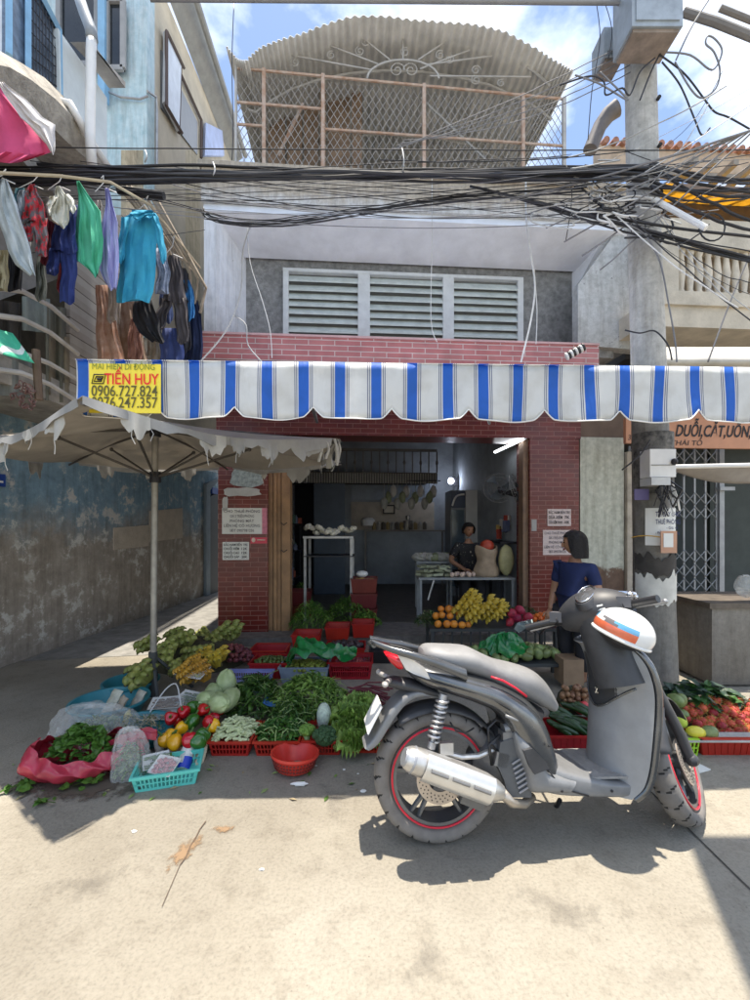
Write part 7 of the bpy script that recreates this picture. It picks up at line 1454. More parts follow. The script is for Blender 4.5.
# rambutans to the right of the pole
def spiky(g):
    rr = random.Random(2); g.ball((0, 0, 0), .030, 10, 7)
    for i in range(90):
        v = Vector((rr.gauss(0, 1), rr.gauss(0, 1), rr.gauss(0, 1))).normalized(); s = v.orthogonal().normalized()*.0025; q = v.cross(s); b_ = v*.029; tip = v*.041+s*2
        g.add([b_+s, b_-s*.5+q*.8, b_-s*.5-q*.8, tip], [(0, 1, 3), (1, 2, 3), (2, 0, 3)], 1)
rm = single('rambutan', 'rambutan', [mat('rambutan_red', (.42, .045, .03), .6, var=.35, scale=25, rnd=.25), mat('rambutan_hair', (.38, .20, .05), .7, rnd=.3)], spiky, smooth=30); centre(rm)
sp_ = []
rr = random.Random(5)
c = G(722, 755); 
for i in range(900):
    x, y = rr.uniform(684, 770), rr.uniform(699, 742); f = (y-699)/43; D = 3.10-.30*f; p = P(x, y, D)
    if x < 700-(y-705)*.2 and y > 724: continue
    if all((p-q).length > .044 for q in sp_): sp_.append(p)
    if len(sp_) > 150: break
scatter(rm, sp_, 'hairy red rambutan in the heap right of the pole', 'rambutans in the heap')
cr1, cR, _ = fcrate('dark red crate under the rambutans at the right edge', 703, 790, 757, h=.125, dep=.45, lattice=False); fcrate('lime green crate under the yellow melons', 676, 699, 757, h=.12, dep=.2, m=mat('lime_green_plastic', (.35, .62, .04), .4), lattice=True)
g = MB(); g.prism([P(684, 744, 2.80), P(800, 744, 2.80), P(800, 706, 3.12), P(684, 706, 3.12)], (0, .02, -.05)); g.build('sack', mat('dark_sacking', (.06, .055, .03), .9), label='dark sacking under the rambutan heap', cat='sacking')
g = MB(); a, b = P(676, 741, 2.72), P(800, 741, 2.72); g.box(a.x, b.x, 2.70, 2.82, a.z, a.z+.008); g.build('tray_board', mat('pale_sheet', (.45, .45, .42), .6, var=.25), label='pale tray edge along the front of the rambutan heap', cat='board')
ml = centre(rb('melon', 'melon', mat('yellow_melon', (.62, .56, .05), .35, var=.12), .055, (1.5, .85, .85), jit=0)); ml.location = P(696, 732, 2.76); ml['label'] = 'bright yellow melon at the front beside the rambutans'; ml['group'] = 'yellow melon'; ml.scale = (.8,)*3; ml.rotation_euler = (0, .15, .1)
mm_ = mat('lime_yellow_melon', (.48, .62, .10), .4, var=.15); m2 = rb('melon', 'melon', mm_, .055, (.8, .8, 1.7), jit=0); centre(m2)
for i, (px, py, ry) in enumerate(((664, 722, -.5), (672, 724, -.55), (680, 719, -.6), (670, 712, -.6))): o = m2 if i == 0 else dup(m2); o.location = P(px, py, 2.86-.03*i); o.rotation_euler = (.2, ry, 0); o.scale = (.8,)*3; o['label'] = 'long lime yellow gourd leaning beside the front wheel'; o['group'] = 'lime yellow gourds'
o = dup(mg); o.location = P(709, 733, 2.77); o.rotation_euler = (0, 1.3, 0); o['label'] = 'green mango lying beside the yellow melon'; o['group'] = 'green mango by the melon'
heap('leaves', 'broad dark leaves behind the rambutans at the pole foot', 'leaves', (P(695, 697, 3.15).x, 3.15), P(695, 702, 3.15).z, .34, .12, .12, 150, .17, .06, [leaf2, mat('bluish_leaf', (.03, .06, .035), .5)], seed=80)
for i in range(9):
    px = 660+rp.uniform(0, 32); py = 700+rp.uniform(0, 20); o = dup(mg); o.location = P(px, py, 3.0+rp.uniform(-.05, .05)); o.rotation_euler = (rp.random()*3, rp.random()*3, 0); o['label'] = 'green mango between the pole and the rambutans'; o['group'] = 'mangoes by the pole'
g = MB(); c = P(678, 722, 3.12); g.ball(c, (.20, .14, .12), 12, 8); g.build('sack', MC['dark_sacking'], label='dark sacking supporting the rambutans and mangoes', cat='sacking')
p = G(690, 768); g = MB(); g.cbox((p.x+.03, p.y, .006), (.13, .10, .006), rot=(.02, .05, .4)); g.build('paper_scrap', paper, label='sheet of white paper on the street behind the front wheel', cat='litter')
# metal cart, box with sandals, bag
cart = thing('metal_counter', 'dull grey metal counter with dark top at the right edge', 'counter', P(740, 690, 3.9)); a, b = P(712, 690, 3.9), P(860, 690, 3.9); z0, z1 = P(0, 692, 3.9).z, P(0, 608, 3.9).z
mcm = layered('dirty_sheet_metal', (.13, .12, .105), (.22, .21, .19), lo=.2, hi=.9, amp=.3, nscale=5, rough=.55)
g = MB(); g.box(a.x, b.x, 3.9, 4.5, max(.02, z0), z1); g.build('cabinet', mcm, cart); g = MB(); g.box(a.x-.05, b.x, 3.86, 4.55, z1, z1+.05); g.build('counter_top', mat('dark_worn_top', (.11, .09, .07), .6, var=.4, scale=12), cart)
pk = single('plastic_bag', 'bag', clearpl, lambda g: g.ball((0, 0, 0), (.09, .07, .10), 22, 14, jit=.10)); pk.location = P(746, 598, 3.95); pk['label'] = 'knotted white plastic bag on top of the metal counter'
a, b = P(676, 672, 4.6), P(700, 648, 4.6); bx = thing('stool', 'low brown wooden stool with sandals on top behind the pole', 'stool', (a.x, 4.6, 0)); g = MB(); g.box(a.x-.1, b.x, 4.6, 4.95, b.z-.03, b.z); g.build('seat', mat('grey_board', (.25, .24, .23), .7), bx); g = MB(); g.box(a.x-.08, b.x-.02, 4.63, 4.92, 0.0, b.z-.032); g.build('box', mat('brown_carton', (.12, .075, .055), .8, var=.3), bx)
for i, (px, m) in enumerate(((684, white), (691, redpl), (680, black))): g = MB(); c = P(px, 646-(i == 2)*4, 4.65); g.rings([[c+Vector((x, y*w_, z)) for y, z in ((-.04, 0), (.04, 0), (.04, .02+h_), (-.04, .02+h_))] for x, w_, h_ in ((-.12, .7, .0), (-.05, .9, .01), (.03, 1, .03), (.11, .8, .02))]); g.build('sandal', m, label=('white', 'red', 'black')[i]+' sandal lying on the wooden stool', cat='sandal')
pb = single('plastic_bag', 'bag', clearpl, lambda g: g.ball((0, 0, 0), (.17, .14, .22), 26, 16, jit=.06)); pb.location = P(700, 682, 4.3); pb['label'] = 'pale translucent bag on the ground beside the metal counter'
g = MB(); g.ball(P(684, 668, 4.5), (.13, .08, .06), 12, 8, jit=.1); g.build('rag', mat('grey_rag', (.28, .28, .30), .9), label='grey rag lying under the wooden stool', cat='rag')

# ================================================================ NOTICES ON THE PIERS
def notice(lbl, px0, px1, py0, py1, lines, m=paper, v=-.006, im=ink, cols=None):
    g = MB(); a, b, c, d = FU(px0, v), FU(px1, v), FZ(px0, py1, v), FZ(px0, py0, v); g.box(a, b, v, v+.004, c, d); o = g.build('notice', m, label=lbl, cat='notice', frame=True); t = MB(); n = len(lines); hh = (d-c)/(n+.4)
    for i, ln in enumerate(lines):
        parts = ln.split('|'); z = d-hh*(i+.95); W = b-a
        if len(parts) == 2: t.text(parts[0], (a+W*.05, v-.002, z), hh*.85, 0, width=W*.58, bold=.012); t.text(parts[1], (a+W*.72, v-.002, z), hh*.85, 0, width=W*.22, bold=.012)
        else: k = .9 if i in (0, 3) else .6; t.text(ln, (a+W*(1-k)/2, v-.002, z), hh*.8, 0, width=W*k, bold=.006)
    t.build('lettering', im, o); return o
gi = mat('grey_ink', (.12, .11, .13), .7)
notice('white room for rent notice on the left brick pier', 222, 262, 508, 534, ['CHO THUÊ PHÒNG', 'GIÁ 2 TRIỆU/PHÒNG', 'PHÒNG MÁT', 'LIÊN HỆ CÔ HƯƠNG', 'SĐT 0907781236'], im=gi)
g = MB(); v = -.006; g.box(FU(262, v), FU(267, v), v, v+.004, FZ(262, 534, v), FZ(262, 508, v)); g.build('pink_sticker', mat('pink_card', (.62, .22, .30), .7, var=.3, scale=18), label='narrow pink strip pasted right of the rental notice', cat='sticker', frame=True)
notice('small white price list at the bottom of the left pier', 222.5, 249, 542, 560, ['BẮC NAM BẾN TRE', 'CHUỐI XIÊM|12K', 'CHUỐI CAU|12K', 'CHUỐI SÁP|20K'])
g = MB(); g.box(FU(250.5, v), FU(267, v), v, v+.004, FZ(255, 543.5, v), FZ(255, 537.5, v)); o = g.build('red_sticker', mat('red_sticker_m', (.65, .04, .08), .4), label='bright red sticker between the two notices on the left pier', cat='sticker', frame=True); g = MB(); g.ball((FU(253.5, v), v-.002, FZ(255, 540, v)), (.025, .003, .03), 10, 6); g.tube([(FU(257, v), v-.002, FZ(255, 540, v)), (FU(265, v), v-.002, FZ(255, 540, v))], .007, 4); g.build('emblem', mat('cream_ink', (.75, .6, .5), .6), o)
for i, (a_, b_, c_, d_) in enumerate(((223, 262, 487, 497), (229, 265, 467, 488), (222, 228, 496, 512))):
    g = MB(); q = []; rr = random.Random(i+3); n = 14
    for k in range(n): t_ = 2*math.pi*k/n; q.append(Vector((FU((a_+b_)/2+(b_-a_)/2*max(-1, min(1, 1.25*math.cos(t_)))*rr.uniform(.82, 1), v), v, FZ(240, (c_+d_)/2-(d_-c_)/2*max(-1, min(1, 1.25*math.sin(t_)))*rr.uniform(.7, 1), v))))
    g.prism(q, (0, .003, 0)); g.build('paper_remains', [mat('torn_paper', (.50, .50, .47), .85, var=.2), mat('mossy_paper', (.32, .37, .36), .85, var=.5, scale=22)][i == 1], label=('torn white paper strip above the left rental notice', 'patch of scraped pale paper at the top of the left pier', 'narrow torn paper edge left of the rental notice')[i], cat='paper remains', frame=True)
notice('pale rental notice on the right brick pier behind the woman', 543, 571.5, 530, 555, ['CHO THUÊ PHÒNG', 'GIÁ 2 TRIỆU/PHÒNG', 'PHÒNG MÁT', 'LIÊN HỆ CÔ HƯƠNG', 'SĐT 0907781236'], im=gi, m=mat('pinkish_paper', (.62, .52, .50), .8, var=.05))
notice('small price list at the top of the right brick pier', 547.5, 571, 509, 526, ['BẮC NAM BẾN TRE', 'DỪA XIÊM|7K', 'DỪA XIÊM XANH|10K'], m=mat('pinkish_paper', (.62, .52, .50)))
g = MB(); g.box(FU(531.5), FU(536.5), -.004, 0, FZ(533, 531), FZ(533, 519.5)); o = g.build('switch_plate', mat('grey_switch', (.35, .34, .33), .6), label='small upright switch plate on the inner edge of the right pier', cat='switch', frame=True)

# loose leaf scraps and dirt in front of the baskets
rr = random.Random(77)
for i in range(46):
    px, py = rr.uniform(10, 385), rr.uniform(762, 800); p = G(px, py); g = MB(); a = rr.random()*6; L_ = rr.uniform(.008, .03); s_ = Vector((math.cos(a), math.sin(a), 0)); t_ = Vector((-s_.y, s_.x, 0))
    g.add([p+s_*L_+Vector((0, 0, .004)), p+t_*L_*.45+Vector((0, 0, .009)), p-s_*L_+Vector((0, 0, .004)), p-t_*L_*.4+Vector((0, 0, .006))], [(0, 1, 2, 3)]); g.build('leaf_scrap', [leaf1, leaf3, leafw, mat('dry_scrap', (.30, .24, .14), .8)][i % 4], label='tiny leaf scrap dropped on the ground before the baskets', cat='litter', group='tiny leaf scraps before the baskets')
# ================================================================ INTERIOR
def wpx(px, py, D): return P(px, py, D)
def shadeless(n, c, s): return mat(n, c, .5, emit=(*c, s))
# tube light on the right wall and round wall lamp
tl_ = thing('tube_light', 'lit fluorescent tube high on the right wall inside the shop', 'light', P(508, 446, 6.2)); a, b = P(495, 452, 6.55), P(523, 439, 5.75)
g = MB(); g.tube([a, b], .018, 8); g.build('lit_tube', shadeless('lit_tube', (.9, .95, 1), 5), tl_); g = MB(); g.tube([a+Vector((.03, 0, .01)), b+Vector((.03, 0, .01))], .022, 6); g.build('batten', white, tl_)
wl = thing('wall_lamp', 'small round glowing lamp on the back wall above the fridge', 'lamp', P(451, 481, 9.4)); g = MB(); g.ball(P(451, 481, 9.4), .065, 12, 8); g.build('bulb', shadeless('lit_bulb', (.75, .82, 1), 20), wl, smooth=True); g = MB(); c = P(456, 482, 9.5); g.cbox(c, (.10, .08, .2)); g.build('bracket', dark, wl)
# fridge
fr = thing('fridge', 'tall white display fridge with dark glass door at the back', 'fridge', P(466, 560, 8.3)); a, b = P(451, 560, 8.2), P(496, 490, 8.2)
fw2 = mat('fridge_white', (.55, .56, .56), .4, var=.08)
g = MB(); g.box(a.x+.28, b.x, 8.2, 8.9, .1, b.z); g.build('cabinet', fw2, fr); g = MB(); g.box(a.x-.0, a.x+.275, 8.25, 8.9, .1, b.z); g.build('side_body', mat('fridge_grey', (.20, .22, .24), .4), fr)
g = MB(); g.box(a.x+.02, a.x+.25, 8.22, 8.248, .3, b.z-.38); g.build('glass_door', mat('fridge_glass', (.10, .14, .18), .1), fr); g = MB(); g.box(a.x-.0, a.x+.27, 8.2, 8.248, b.z-.34, b.z-.02); g.tube(sm_([(a.x+.02, 8.19, b.z-.3), (a.x+.1, 8.19, b.z-.12), (a.x+.25, 8.19, b.z-.08)]), .02, 5, 1); g.build('header_sign', [mat('fridge_header', (.05, .07, .12), .4), white], fr)
# two wall fans
for i, (px, py, D, rz, lb) in enumerate(((499, 488, 6.7, -.3, 'dark wall fan facing left, nearer the fridge'), (516, 490, 6.2, .9, 'dark wall fan seen edge on beside the door post'))):
    c = P(px, py, D); t = thing('wall_fan', lb, 'fan', c); M_ = Matrix.Translation(c) @ Euler((1.3, .2, rz)).to_matrix().to_4x4(); g = MB()
    for r in (.24, .18, .11): g.tube([M_ @ Vector((r*math.cos(k*.2618), r*math.sin(k*.2618), .05*(1-r*4))) for k in range(24)], .005, 4, closed=True)
    for k in range(18): g.tube([M_ @ Vector((.03*math.cos(k*.349), .03*math.sin(k*.349), .06)), M_ @ Vector((.24*math.cos(k*.349), .24*math.sin(k*.349), 0))], .003, 3)
    g.build('guard', mat('fan_guard', (.22, .23, .24), .4), t); g = MB()
    for k in range(3): a_ = k*2.094; g.grid(lambda s, q: M_ @ Vector(((.04+.17*s)*math.cos(a_+.9*q*(.4+.6*s)), (.04+.17*s)*math.sin(a_+.9*q*(.4+.6*s)), .01+.05*q)), 5, 5, th=.003)
    g.build('blades', mat('fan_blades', (.10, .12, .14), .4), t); g = MB(); g.tube([M_ @ Vector((0, 0, -.02)), M_ @ Vector((0, 0, -.14)), c+Vector((.2, .1, -.12))], .03, 8); g.build('mount', dark, t)
# shelf of goods on the right wall
sh_ = table('dark shelf of red and white packets by the right wall', P(495, 545, 6.6).x, P(527, 545, 6.6).x-.03, 6.3, 7.0, P(500, 541, 6.6).z, dark, name='shelf')
for i in range(26):
    px = 497+rp.random()*27; py = 540-rp.random()*20; D = 6.45+rp.random()*.4; c = P(px, py, D); g = MB(); w_ = u(.04, .08)
    g.cbox((c.x, c.y, max(c.z, P(0, 541, 6.6).z+.06)), (w_, w_, u(.10, .16)), rot=(0, 0, rp.random())); g.build('packet', mat('packet_%d' % (i % 4), [(.35, .05, .03), (.45, .42, .38), (.40, .28, .08), (.10, .12, .2)][i % 4], .5), label='small grocery packet stacked on the shelf by the right wall', cat='packet', group='packets on the right wall shelf')
# kitchen counter at the back wall with pot
kc = table('long dim counter along the cream kitchen wall', FU(352, 3.9), FU(432, 3.9), 9.2, 9.75, FZ(400, 530, 4.0), mat('dim_counter', (.22, .20, .18), .6), name='counter')
g = MB(); c = P(408, 523, 9.4); g.lathe([(0, -.1), (.1, -.1), (.11, .05), (.0, .06)], c, 12); g.lathe([(0, .06), (.05, .07), (.05, .16), (0, .17)], c, 10); g.build('kettle', mat('dull_pot', (.25, .24, .23), .3, metal=.6), label='dull metal kettle standing on the kitchen counter', cat='kettle')
g = MB(); c = P(368, 522, 9.4); g.lathe([(0, -.08), (.14, -.08), (.15, .04), (.10, .09), (0, .1)], c, 14); g.build('rice_cooker', white, label='round white rice cooker on the kitchen counter', cat='rice cooker')
for i in range(12): c = P(374+i*4.6, 526, 9.35); g = MB(); g.lathe([(.04, -.08), (.045, .05), (.02, .09), (0, .09)], c, 8); g.build('jar', mat('jar_%d' % (i % 3), [(.3, .22, .1), (.35, .33, .3), (.12, .1, .08)][i % 3], .4), label='small jar in the row on the kitchen counter', cat='jar', group='jars on the kitchen counter')
# cauliflower rack at left
ct = table('metal rack carrying white cauliflowers on the left inside', P(305, 545, 6.3).x, P(354, 545, 6.3).x, 6.1, 6.6, P(330, 536, 6.3).z, steel, name='rack')
g = MB(); g.box(P(305, 0, 6.3).x, P(354, 0, 6.3).x, 6.1, 6.6, P(0, 556, 6.3).z, P(0, 556, 6.3).z+.015); g.build('lower_shelf', dark, ct)
cf_ = centre(single('cauliflower', 'cauliflower', mat('cauliflower', (.62, .60, .50), .7, var=.1), lambda g: [g.ball((.05*math.cos(k*1.9)*(k % 3)*.5, .05*math.sin(k*1.9)*(k % 3)*.5, .03), .035, 8, 5, jit=.08) for k in range(9)]))
scatter(cf_, [P(307+i*4.2+rp.uniform(-1, 1), 531+rp.uniform(-4, 2), 6.25+rp.uniform(-.05, .3)) for i in range(12)], 'white cauliflower on the metal rack inside at left', 'cauliflowers on the rack', flat=True)
g = MB(); c = P(323, 500, 8.9); g.box(P(318, 0, 8.9).x, P(328, 0, 8.9).x, 8.9, 9.0, P(0, 535, 8.9).z, P(0, 508, 8.9).z); 
g.build('cardboard_boxes', mat('tan_box', (.38, .27, .17), .8, var=.2), label='tall tan carton standing in the dark doorway', cat='carton')
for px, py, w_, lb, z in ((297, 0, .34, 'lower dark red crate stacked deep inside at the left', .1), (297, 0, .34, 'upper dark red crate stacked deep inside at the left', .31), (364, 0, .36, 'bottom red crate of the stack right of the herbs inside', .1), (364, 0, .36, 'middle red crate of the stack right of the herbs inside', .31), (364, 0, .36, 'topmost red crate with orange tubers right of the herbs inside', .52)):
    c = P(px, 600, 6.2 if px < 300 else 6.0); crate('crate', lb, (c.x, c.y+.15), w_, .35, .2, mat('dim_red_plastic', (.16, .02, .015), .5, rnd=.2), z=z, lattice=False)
tb_ = centre(rb('tuber', 'tuber', mat('orange_tuber', (.40, .22, .08), .7, var=.3, rnd=.3), .05, (1, 1, 1.4), jit=.08)); scatter(tb_, [P(356+rp.random()*16, 581+rp.random()*3, 6.05+rp.random()*.15) for _ in range(16)], 'brownish orange tuber in the crate inside', 'tubers in the crate')
g = MB(); c = P(362, 575, 6.25); g.ball((c.x, c.y, .76), (.09, .07, .05), 12, 8); g.build('white_bowl', white, smooth=True, label='upturned white bowl on the crates in the middle of the shop', cat='bowl')
# two tables in front of the seated woman
tA = table('grey metal table with eggs and packets before the seated woman', P(418, 580, 6.1).x, P(513, 580, 6.1).x, 6.0, 6.45, P(460, 577, 6.1).z, mat('table_grey', (.26, .28, .29), .5, metal=.2))
g = MB(); g.tube([P(428, 600, 6.02), P(434, 580, 6.02)], .015, 5); g.build('brace', steel, tA)
za_ = P(460, 577, 6.1).z
for i in range(9):
    px = 452+i*2.9+(i % 2); p = P(px, 574, 6.08+.06*(i % 3)); g = MB(); g.ball((p.x, p.y, za_+.035), (.032, .032, .036), 10, 7); g.build('egg', mat('pale_egg', (.66, .50, .40), .5, var=.06), smooth=True, label='pale egg on the table before the seated woman', cat='egg', group='eggs on the grey table')
for i in range(16): p = P(420+i*1.9, 572, 6.2); g = MB(); g.cbox((p.x, 6.1+.25*rp.random(), za_+.03+.05*(i % 3)), (.10, .14, .035), rot=(u(-.2, .2), u(-.2, .2), rp.random()*3)); g.build('packet', mat('dull_green_pack', (.28, .30, .20), .5, rnd=.3), label='wrapped packet piled at the left of the grey table', cat='packet', group='wrapped packets on the grey table')
tB = table('dim rear table heaped with bags beside the seated woman', P(416, 563, 6.9).x, P(452, 563, 6.9).x, 6.8, 7.2, P(430, 561, 6.9).z, mat('table_grey', (.26, .28, .29), .5))
zb_ = P(430, 561, 6.9).z
for i in range(9): p = P(418+i*4, 556, 7.0); g = MB(); g.ball((p.x, 6.9+.2*rp.random(), zb_+.06), (.10, .08, .07), 10, 7, jit=.12); g.build('bag', mat('dim_bag_%d' % (i % 3), [(.4, .4, .36), (.25, .28, .16), (.5, .48, .45)][i % 3], .5), label='small filled bag in the heap on the rear table', cat='bag', group='bags on the rear table')
g = MB(); c = P(489, 566, 6.05)
g.grid(lambda s, t: (c.x+(.17-.03*t+.02*math.sin(t*9))*math.cos(s*6.283)*(1+.06*math.sin(s*25)), 6.2+(.13)*math.sin(s*6.283)*(1+.06*math.sin(s*31)), za_+.42*t+.03*math.sin(s*14)*t), 40, 12, th=.003); g.build('sack', mat('tan_sack', (.34, .26, .18), .7, var=.25, scale=9), smooth=True, label='tan plastic sack standing on the table right of the woman', cat='sack')
g = MB(); g.ball(P(487, 546, 6.15), (.10, .08, .09), 14, 10, jit=.06); g.build('red_bag', mat('red_bag_film', (.45, .06, .03), .4), smooth=True, label='crumpled orange red bag on top of the tan sack', cat='bag')
g = MB(); g.ball(P(506, 560, 6.2), (.11, .08, .22), 14, 10, jit=.05); g.build('hanging_bag', mat('yellow_white_bag', (.50, .48, .25), .5, var=.3), smooth=True, label='pale yellow bag hanging by the door post', cat='bag')
g = MB(); c = P(372, 440, 7.5); g.lathe([(.0, .06), (.03, .05), (.09, -.02), (.0, -.02)], c, 12); g.tube([c+Vector((0, 0, .05)), c+Vector((0, 0, .5))], .006, 4); g.build('pendant_lamp', dark, label='small dark pendant lamp shade hanging below the ceiling', cat='lamp')

rr = random.Random(12)
sl = table('tall dark shelf packed with goods along the left interior wall', wx0+.2, wx0+.55, 6.6, 8.6, 1.5, dark, name='shelf')
for z in (.5, 1.0): g = MB(); g.box(wx0+.2, wx0+.55, 6.6, 8.6, z-.02, z); g.build('shelf_board', dark, sl)
for i in range(60):
    z = rr.choice((.5, 1.0, 1.5)); g = MB(); w_ = rr.uniform(.05, .11); h_ = rr.uniform(.10, .24); x, y = wx0+rr.uniform(.27, .5), rr.uniform(6.7, 8.5)
    if i % 2: g.cbox((x, y, z+h_/2), (w_*1.4, w_*1.6, h_), rot=(0, 0, rr.uniform(-.3, .3)))
    else: g.lathe([(0, 0), (w_*.5, 0), (w_*.5, h_*.75), (w_*.25, h_*.9), (w_*.25, h_), (0, h_)], (x, y, z), 10)
    g.build('packet' if i % 2 else 'bottle', mat('goods_%d' % (i % 5), [(.30, .07, .04), (.35, .33, .28), (.32, .24, .08), (.06, .12, .10), (.12, .14, .22)][i % 5], .5), label=('small packet' if i % 2 else 'small bottle')+' standing on the tall shelf along the left interior wall', cat='packet' if i % 2 else 'bottle', group=('packets' if i % 2 else 'bottles')+' on the left shelf')
for i in range(12):
    c = P(384+i*4.5, 0, 8.6); z = 1.9+.12*(i % 3); g = MB(); g.ball((c.x, 8.5+.1*(i % 2), z), (.07, .06, .12), 10, 7, jit=.1); g.tube([(c.x, 8.5+.1*(i % 2), z+.1), (c.x, 8.55, 2.35)], .006, 4); g.build('hanging_bag', mat('dim_bag_%d' % (i % 3), [(.4, .4, .36), (.25, .28, .16), (.5, .48, .45)][i % 3], .5), label='small bag hung in the row before the cream kitchen wall', cat='bag', group='bags hung before the kitchen wall')
g = MB(); g.tube([(P(380, 0, 8.6).x, 8.55, 2.35), (P(440, 0, 8.6).x, 8.55, 2.35)], .012, 6); g.build('hanging_rail', dark, label='thin rail carrying hung bags before the kitchen wall', cat='rail')

# ================================================================ PEOPLE
def skin(joints, edges, root, lv=2):
    nm = list(joints); me = bpy.data.meshes.new('b'); me.from_pydata([joints[k][0] for k in nm], [(nm.index(a), nm.index(b)) for a, b in edges], [])
    ob = bpy.data.objects.new('b', me); COL.objects.link(ob); ob.modifiers.new('s', 'SKIN'); 
    for i, k in enumerate(nm):
        r = joints[k][1]; sv = me.skin_vertices[0].data[i]; sv.radius = (r, r) if not isinstance(r, tuple) else r; sv.use_root = (k == root)
    sb = ob.modifiers.new('d', 'SUBSURF'); sb.levels = lv; sb.render_levels = lv
    dg = bpy.context.evaluated_depsgraph_get(); dg.update(); m2 = bpy.data.meshes.new_from_object(ob.evaluated_get(dg))
    V = [v.co.copy() for v in m2.vertices]; F = [tuple(p.vertices) for p in m2.polygons]; bpy.data.objects.remove(ob); bpy.data.meshes.remove(m2); bpy.data.meshes.remove(me); return V, F
def chain(L_): return [(a, b) for a, b in zip(L_, L_[1:])]
def head(g, c, yaw, pitch=0., s=1.):
    M_ = Euler((pitch, 0, yaw)).to_matrix(); T = lambda v: c+M_ @ (Vector(v)*s)     # face looks along local -y
    def f(v): 
        z = v.z; k = 1-.28*max(0, -z)**1.5; x, y = v.x*k*.92, v.y*(1.06-.10*max(0, -z)); 
        if v.y < -.4: y *= .96
        return Vector((x, y, z))
    V0 = len(g.V); g.ball((0, 0, 0), (.078, .092, .108), 26, 18, f=f)
    for i in range(V0, len(g.V)): g.V[i] = tuple(T(g.V[i]))
    def blob(p, r, mi=0): V1 = len(g.V); g.ball(p, r, 10, 7, mi=mi); g.V[V1:] = [tuple(T(v)) for v in g.V[V1:]]
    blob((0, -.092, -.018), (.012, .018, .024)); blob((0, -.086, -.054), (.024, .010, .006), 2); blob((0, -.086, -.062), (.018, .010, .006), 2)
    for sx in (-1, 1): blob((sx*.031, -.082, .006), (.013, .008, .007), 1); blob((sx*.075, .0, -.01), (.010, .018, .028)); blob((sx*.031, -.084, .022), (.016, .006, .003), 3)
def hand(g, w_, d, side, s=1.):          # w_ wrist point, d finger direction, side thumb direction
    d = Vector(d).normalized(); sd = (Vector(side)-d*Vector(side).dot(d)).normalized(); n = d.cross(sd)
    g.tube([w_-d*.01, w_+d*.03, w_+d*.075], [.022*s, .034*s, .034*s], 10)
    for k, (o, L_) in enumerate(((-.026, .060), (-.009, .072), (.009, .078), (.026, .068))): b_ = w_+d*.075+sd*o; g.tube([b_-d*.015, b_+d*L_*.4-n*.006, b_+d*L_*.75-n*.02, b_+d*L_*.9-n*.036], [.010, .009, .0085, .006], 7)
    b_ = w_+d*.025+sd*.026; g.tube([b_, b_+sd*.022+d*.02, b_+sd*.03+d*.05-n*.012], [.012, .010, .007], 7)
skinm = mat('warm_skin', (.38, .20, .12), .5, var=.08, scale=20); eyem = mat('dark_eye', (.015, .012, .01), .2); lipm = mat('lip', (.30, .08, .07), .5); hairm = mat('black_hair', (.014, .012, .012), .35, var=.5, scale=90, bump=.8, bscale=180)
SK = [skinm, eyem, lipm, hairm]
# --- woman standing at the stall in the navy shirt
bx_, by2 = 1.86, 3.98; hz_ = P(0, 549, 4.0).z
pw = thing('person', 'woman with black bob and navy tee shirt standing behind the scooter', 'person', (bx_, by2, 0))
def q(x, y, z): return Vector((bx_+x, by2+y, z))
hz_ += .06; k_ = hz_/1.42
J = {'pel': (q(.0, 0, .76*k_), .125), 'wai': (q(-.01, 0, .90*k_), .115), 'che': (q(-.02, 0, 1.07*k_), .125), 'nb': (q(-.01, .0, 1.20*k_), .060), 'nk': (q(-.005, 0, 1.31*k_), .05),
     'sl': (q(-.10, .12, 1.155*k_), .06), 'sr': (q(.08, -.13, 1.155*k_), .06), 'el': (q(-.13, .16, .92*k_), .042), 'er': (q(.10, -.22, .91*k_), .042), 'wl': (q(-.20, .10, .72*k_), .027), 'wr': (q(.06, -.26, .70*k_), .028),
     'hl': (q(-.03, .08, .70*k_), .10), 'hr': (q(.03, -.08, .70*k_), .10), 'kl': (q(-.05, .09, .40*k_), .062), 'kr': (q(.03, -.09, .40*k_), .062), 'al': (q(-.03, .09, .08), .038), 'ar': (q(.04, -.09, .08), .038), 'tl': (q(-.17, .08, .04), .03), 'tr': (q(-.10, -.11, .04), .03)}
E = chain(['pel', 'wai', 'che', 'nb', 'nk'])+chain(['che', 'sl', 'el', 'wl'])+chain(['che', 'sr', 'er', 'wr'])+chain(['pel', 'hl', 'kl', 'al', 'tl'])+chain(['pel', 'hr', 'kr', 'ar', 'tr'])
g = MB(); g.add(*skin(J, E, 'pel')); head(g, q(-.02, 0, hz_), R(-112), .05); hand(g, J['wl'][0], (-.3, -.2, -1), (-1, 0, .2)); hand(g, J['wr'][0], (-.1, -.1, -1), (-1, 0, 0))
g.build('body', SK, pw, smooth=True)
nav = mat('navy_jersey', (.012, .022, .085), .85, var=.2, scale=9, bump=.2, bscale=14); blk = mat('black_trousers', (.02, .02, .025), .85)
JS = {k: (v[0].copy(), v[1]) for k, v in J.items()}
for k, r in (('pel', .145), ('wai', .132), ('che', .136), ('sl', .070), ('sr', .070)): JS[k] = (J[k][0]+Vector((0, 0, .008 if k[0] == 's' else 0)), r)
JS['nb'] = (J['nb'][0]+Vector((0, 0, .015)), .082); JS['ml'] = (J['sl'][0].lerp(J['el'][0], .7), .058); JS['mr'] = (J['sr'][0].lerp(J['er'][0], .7), .058); JS['hem'] = (J['pel'][0]-Vector((0, 0, .08)), .165)
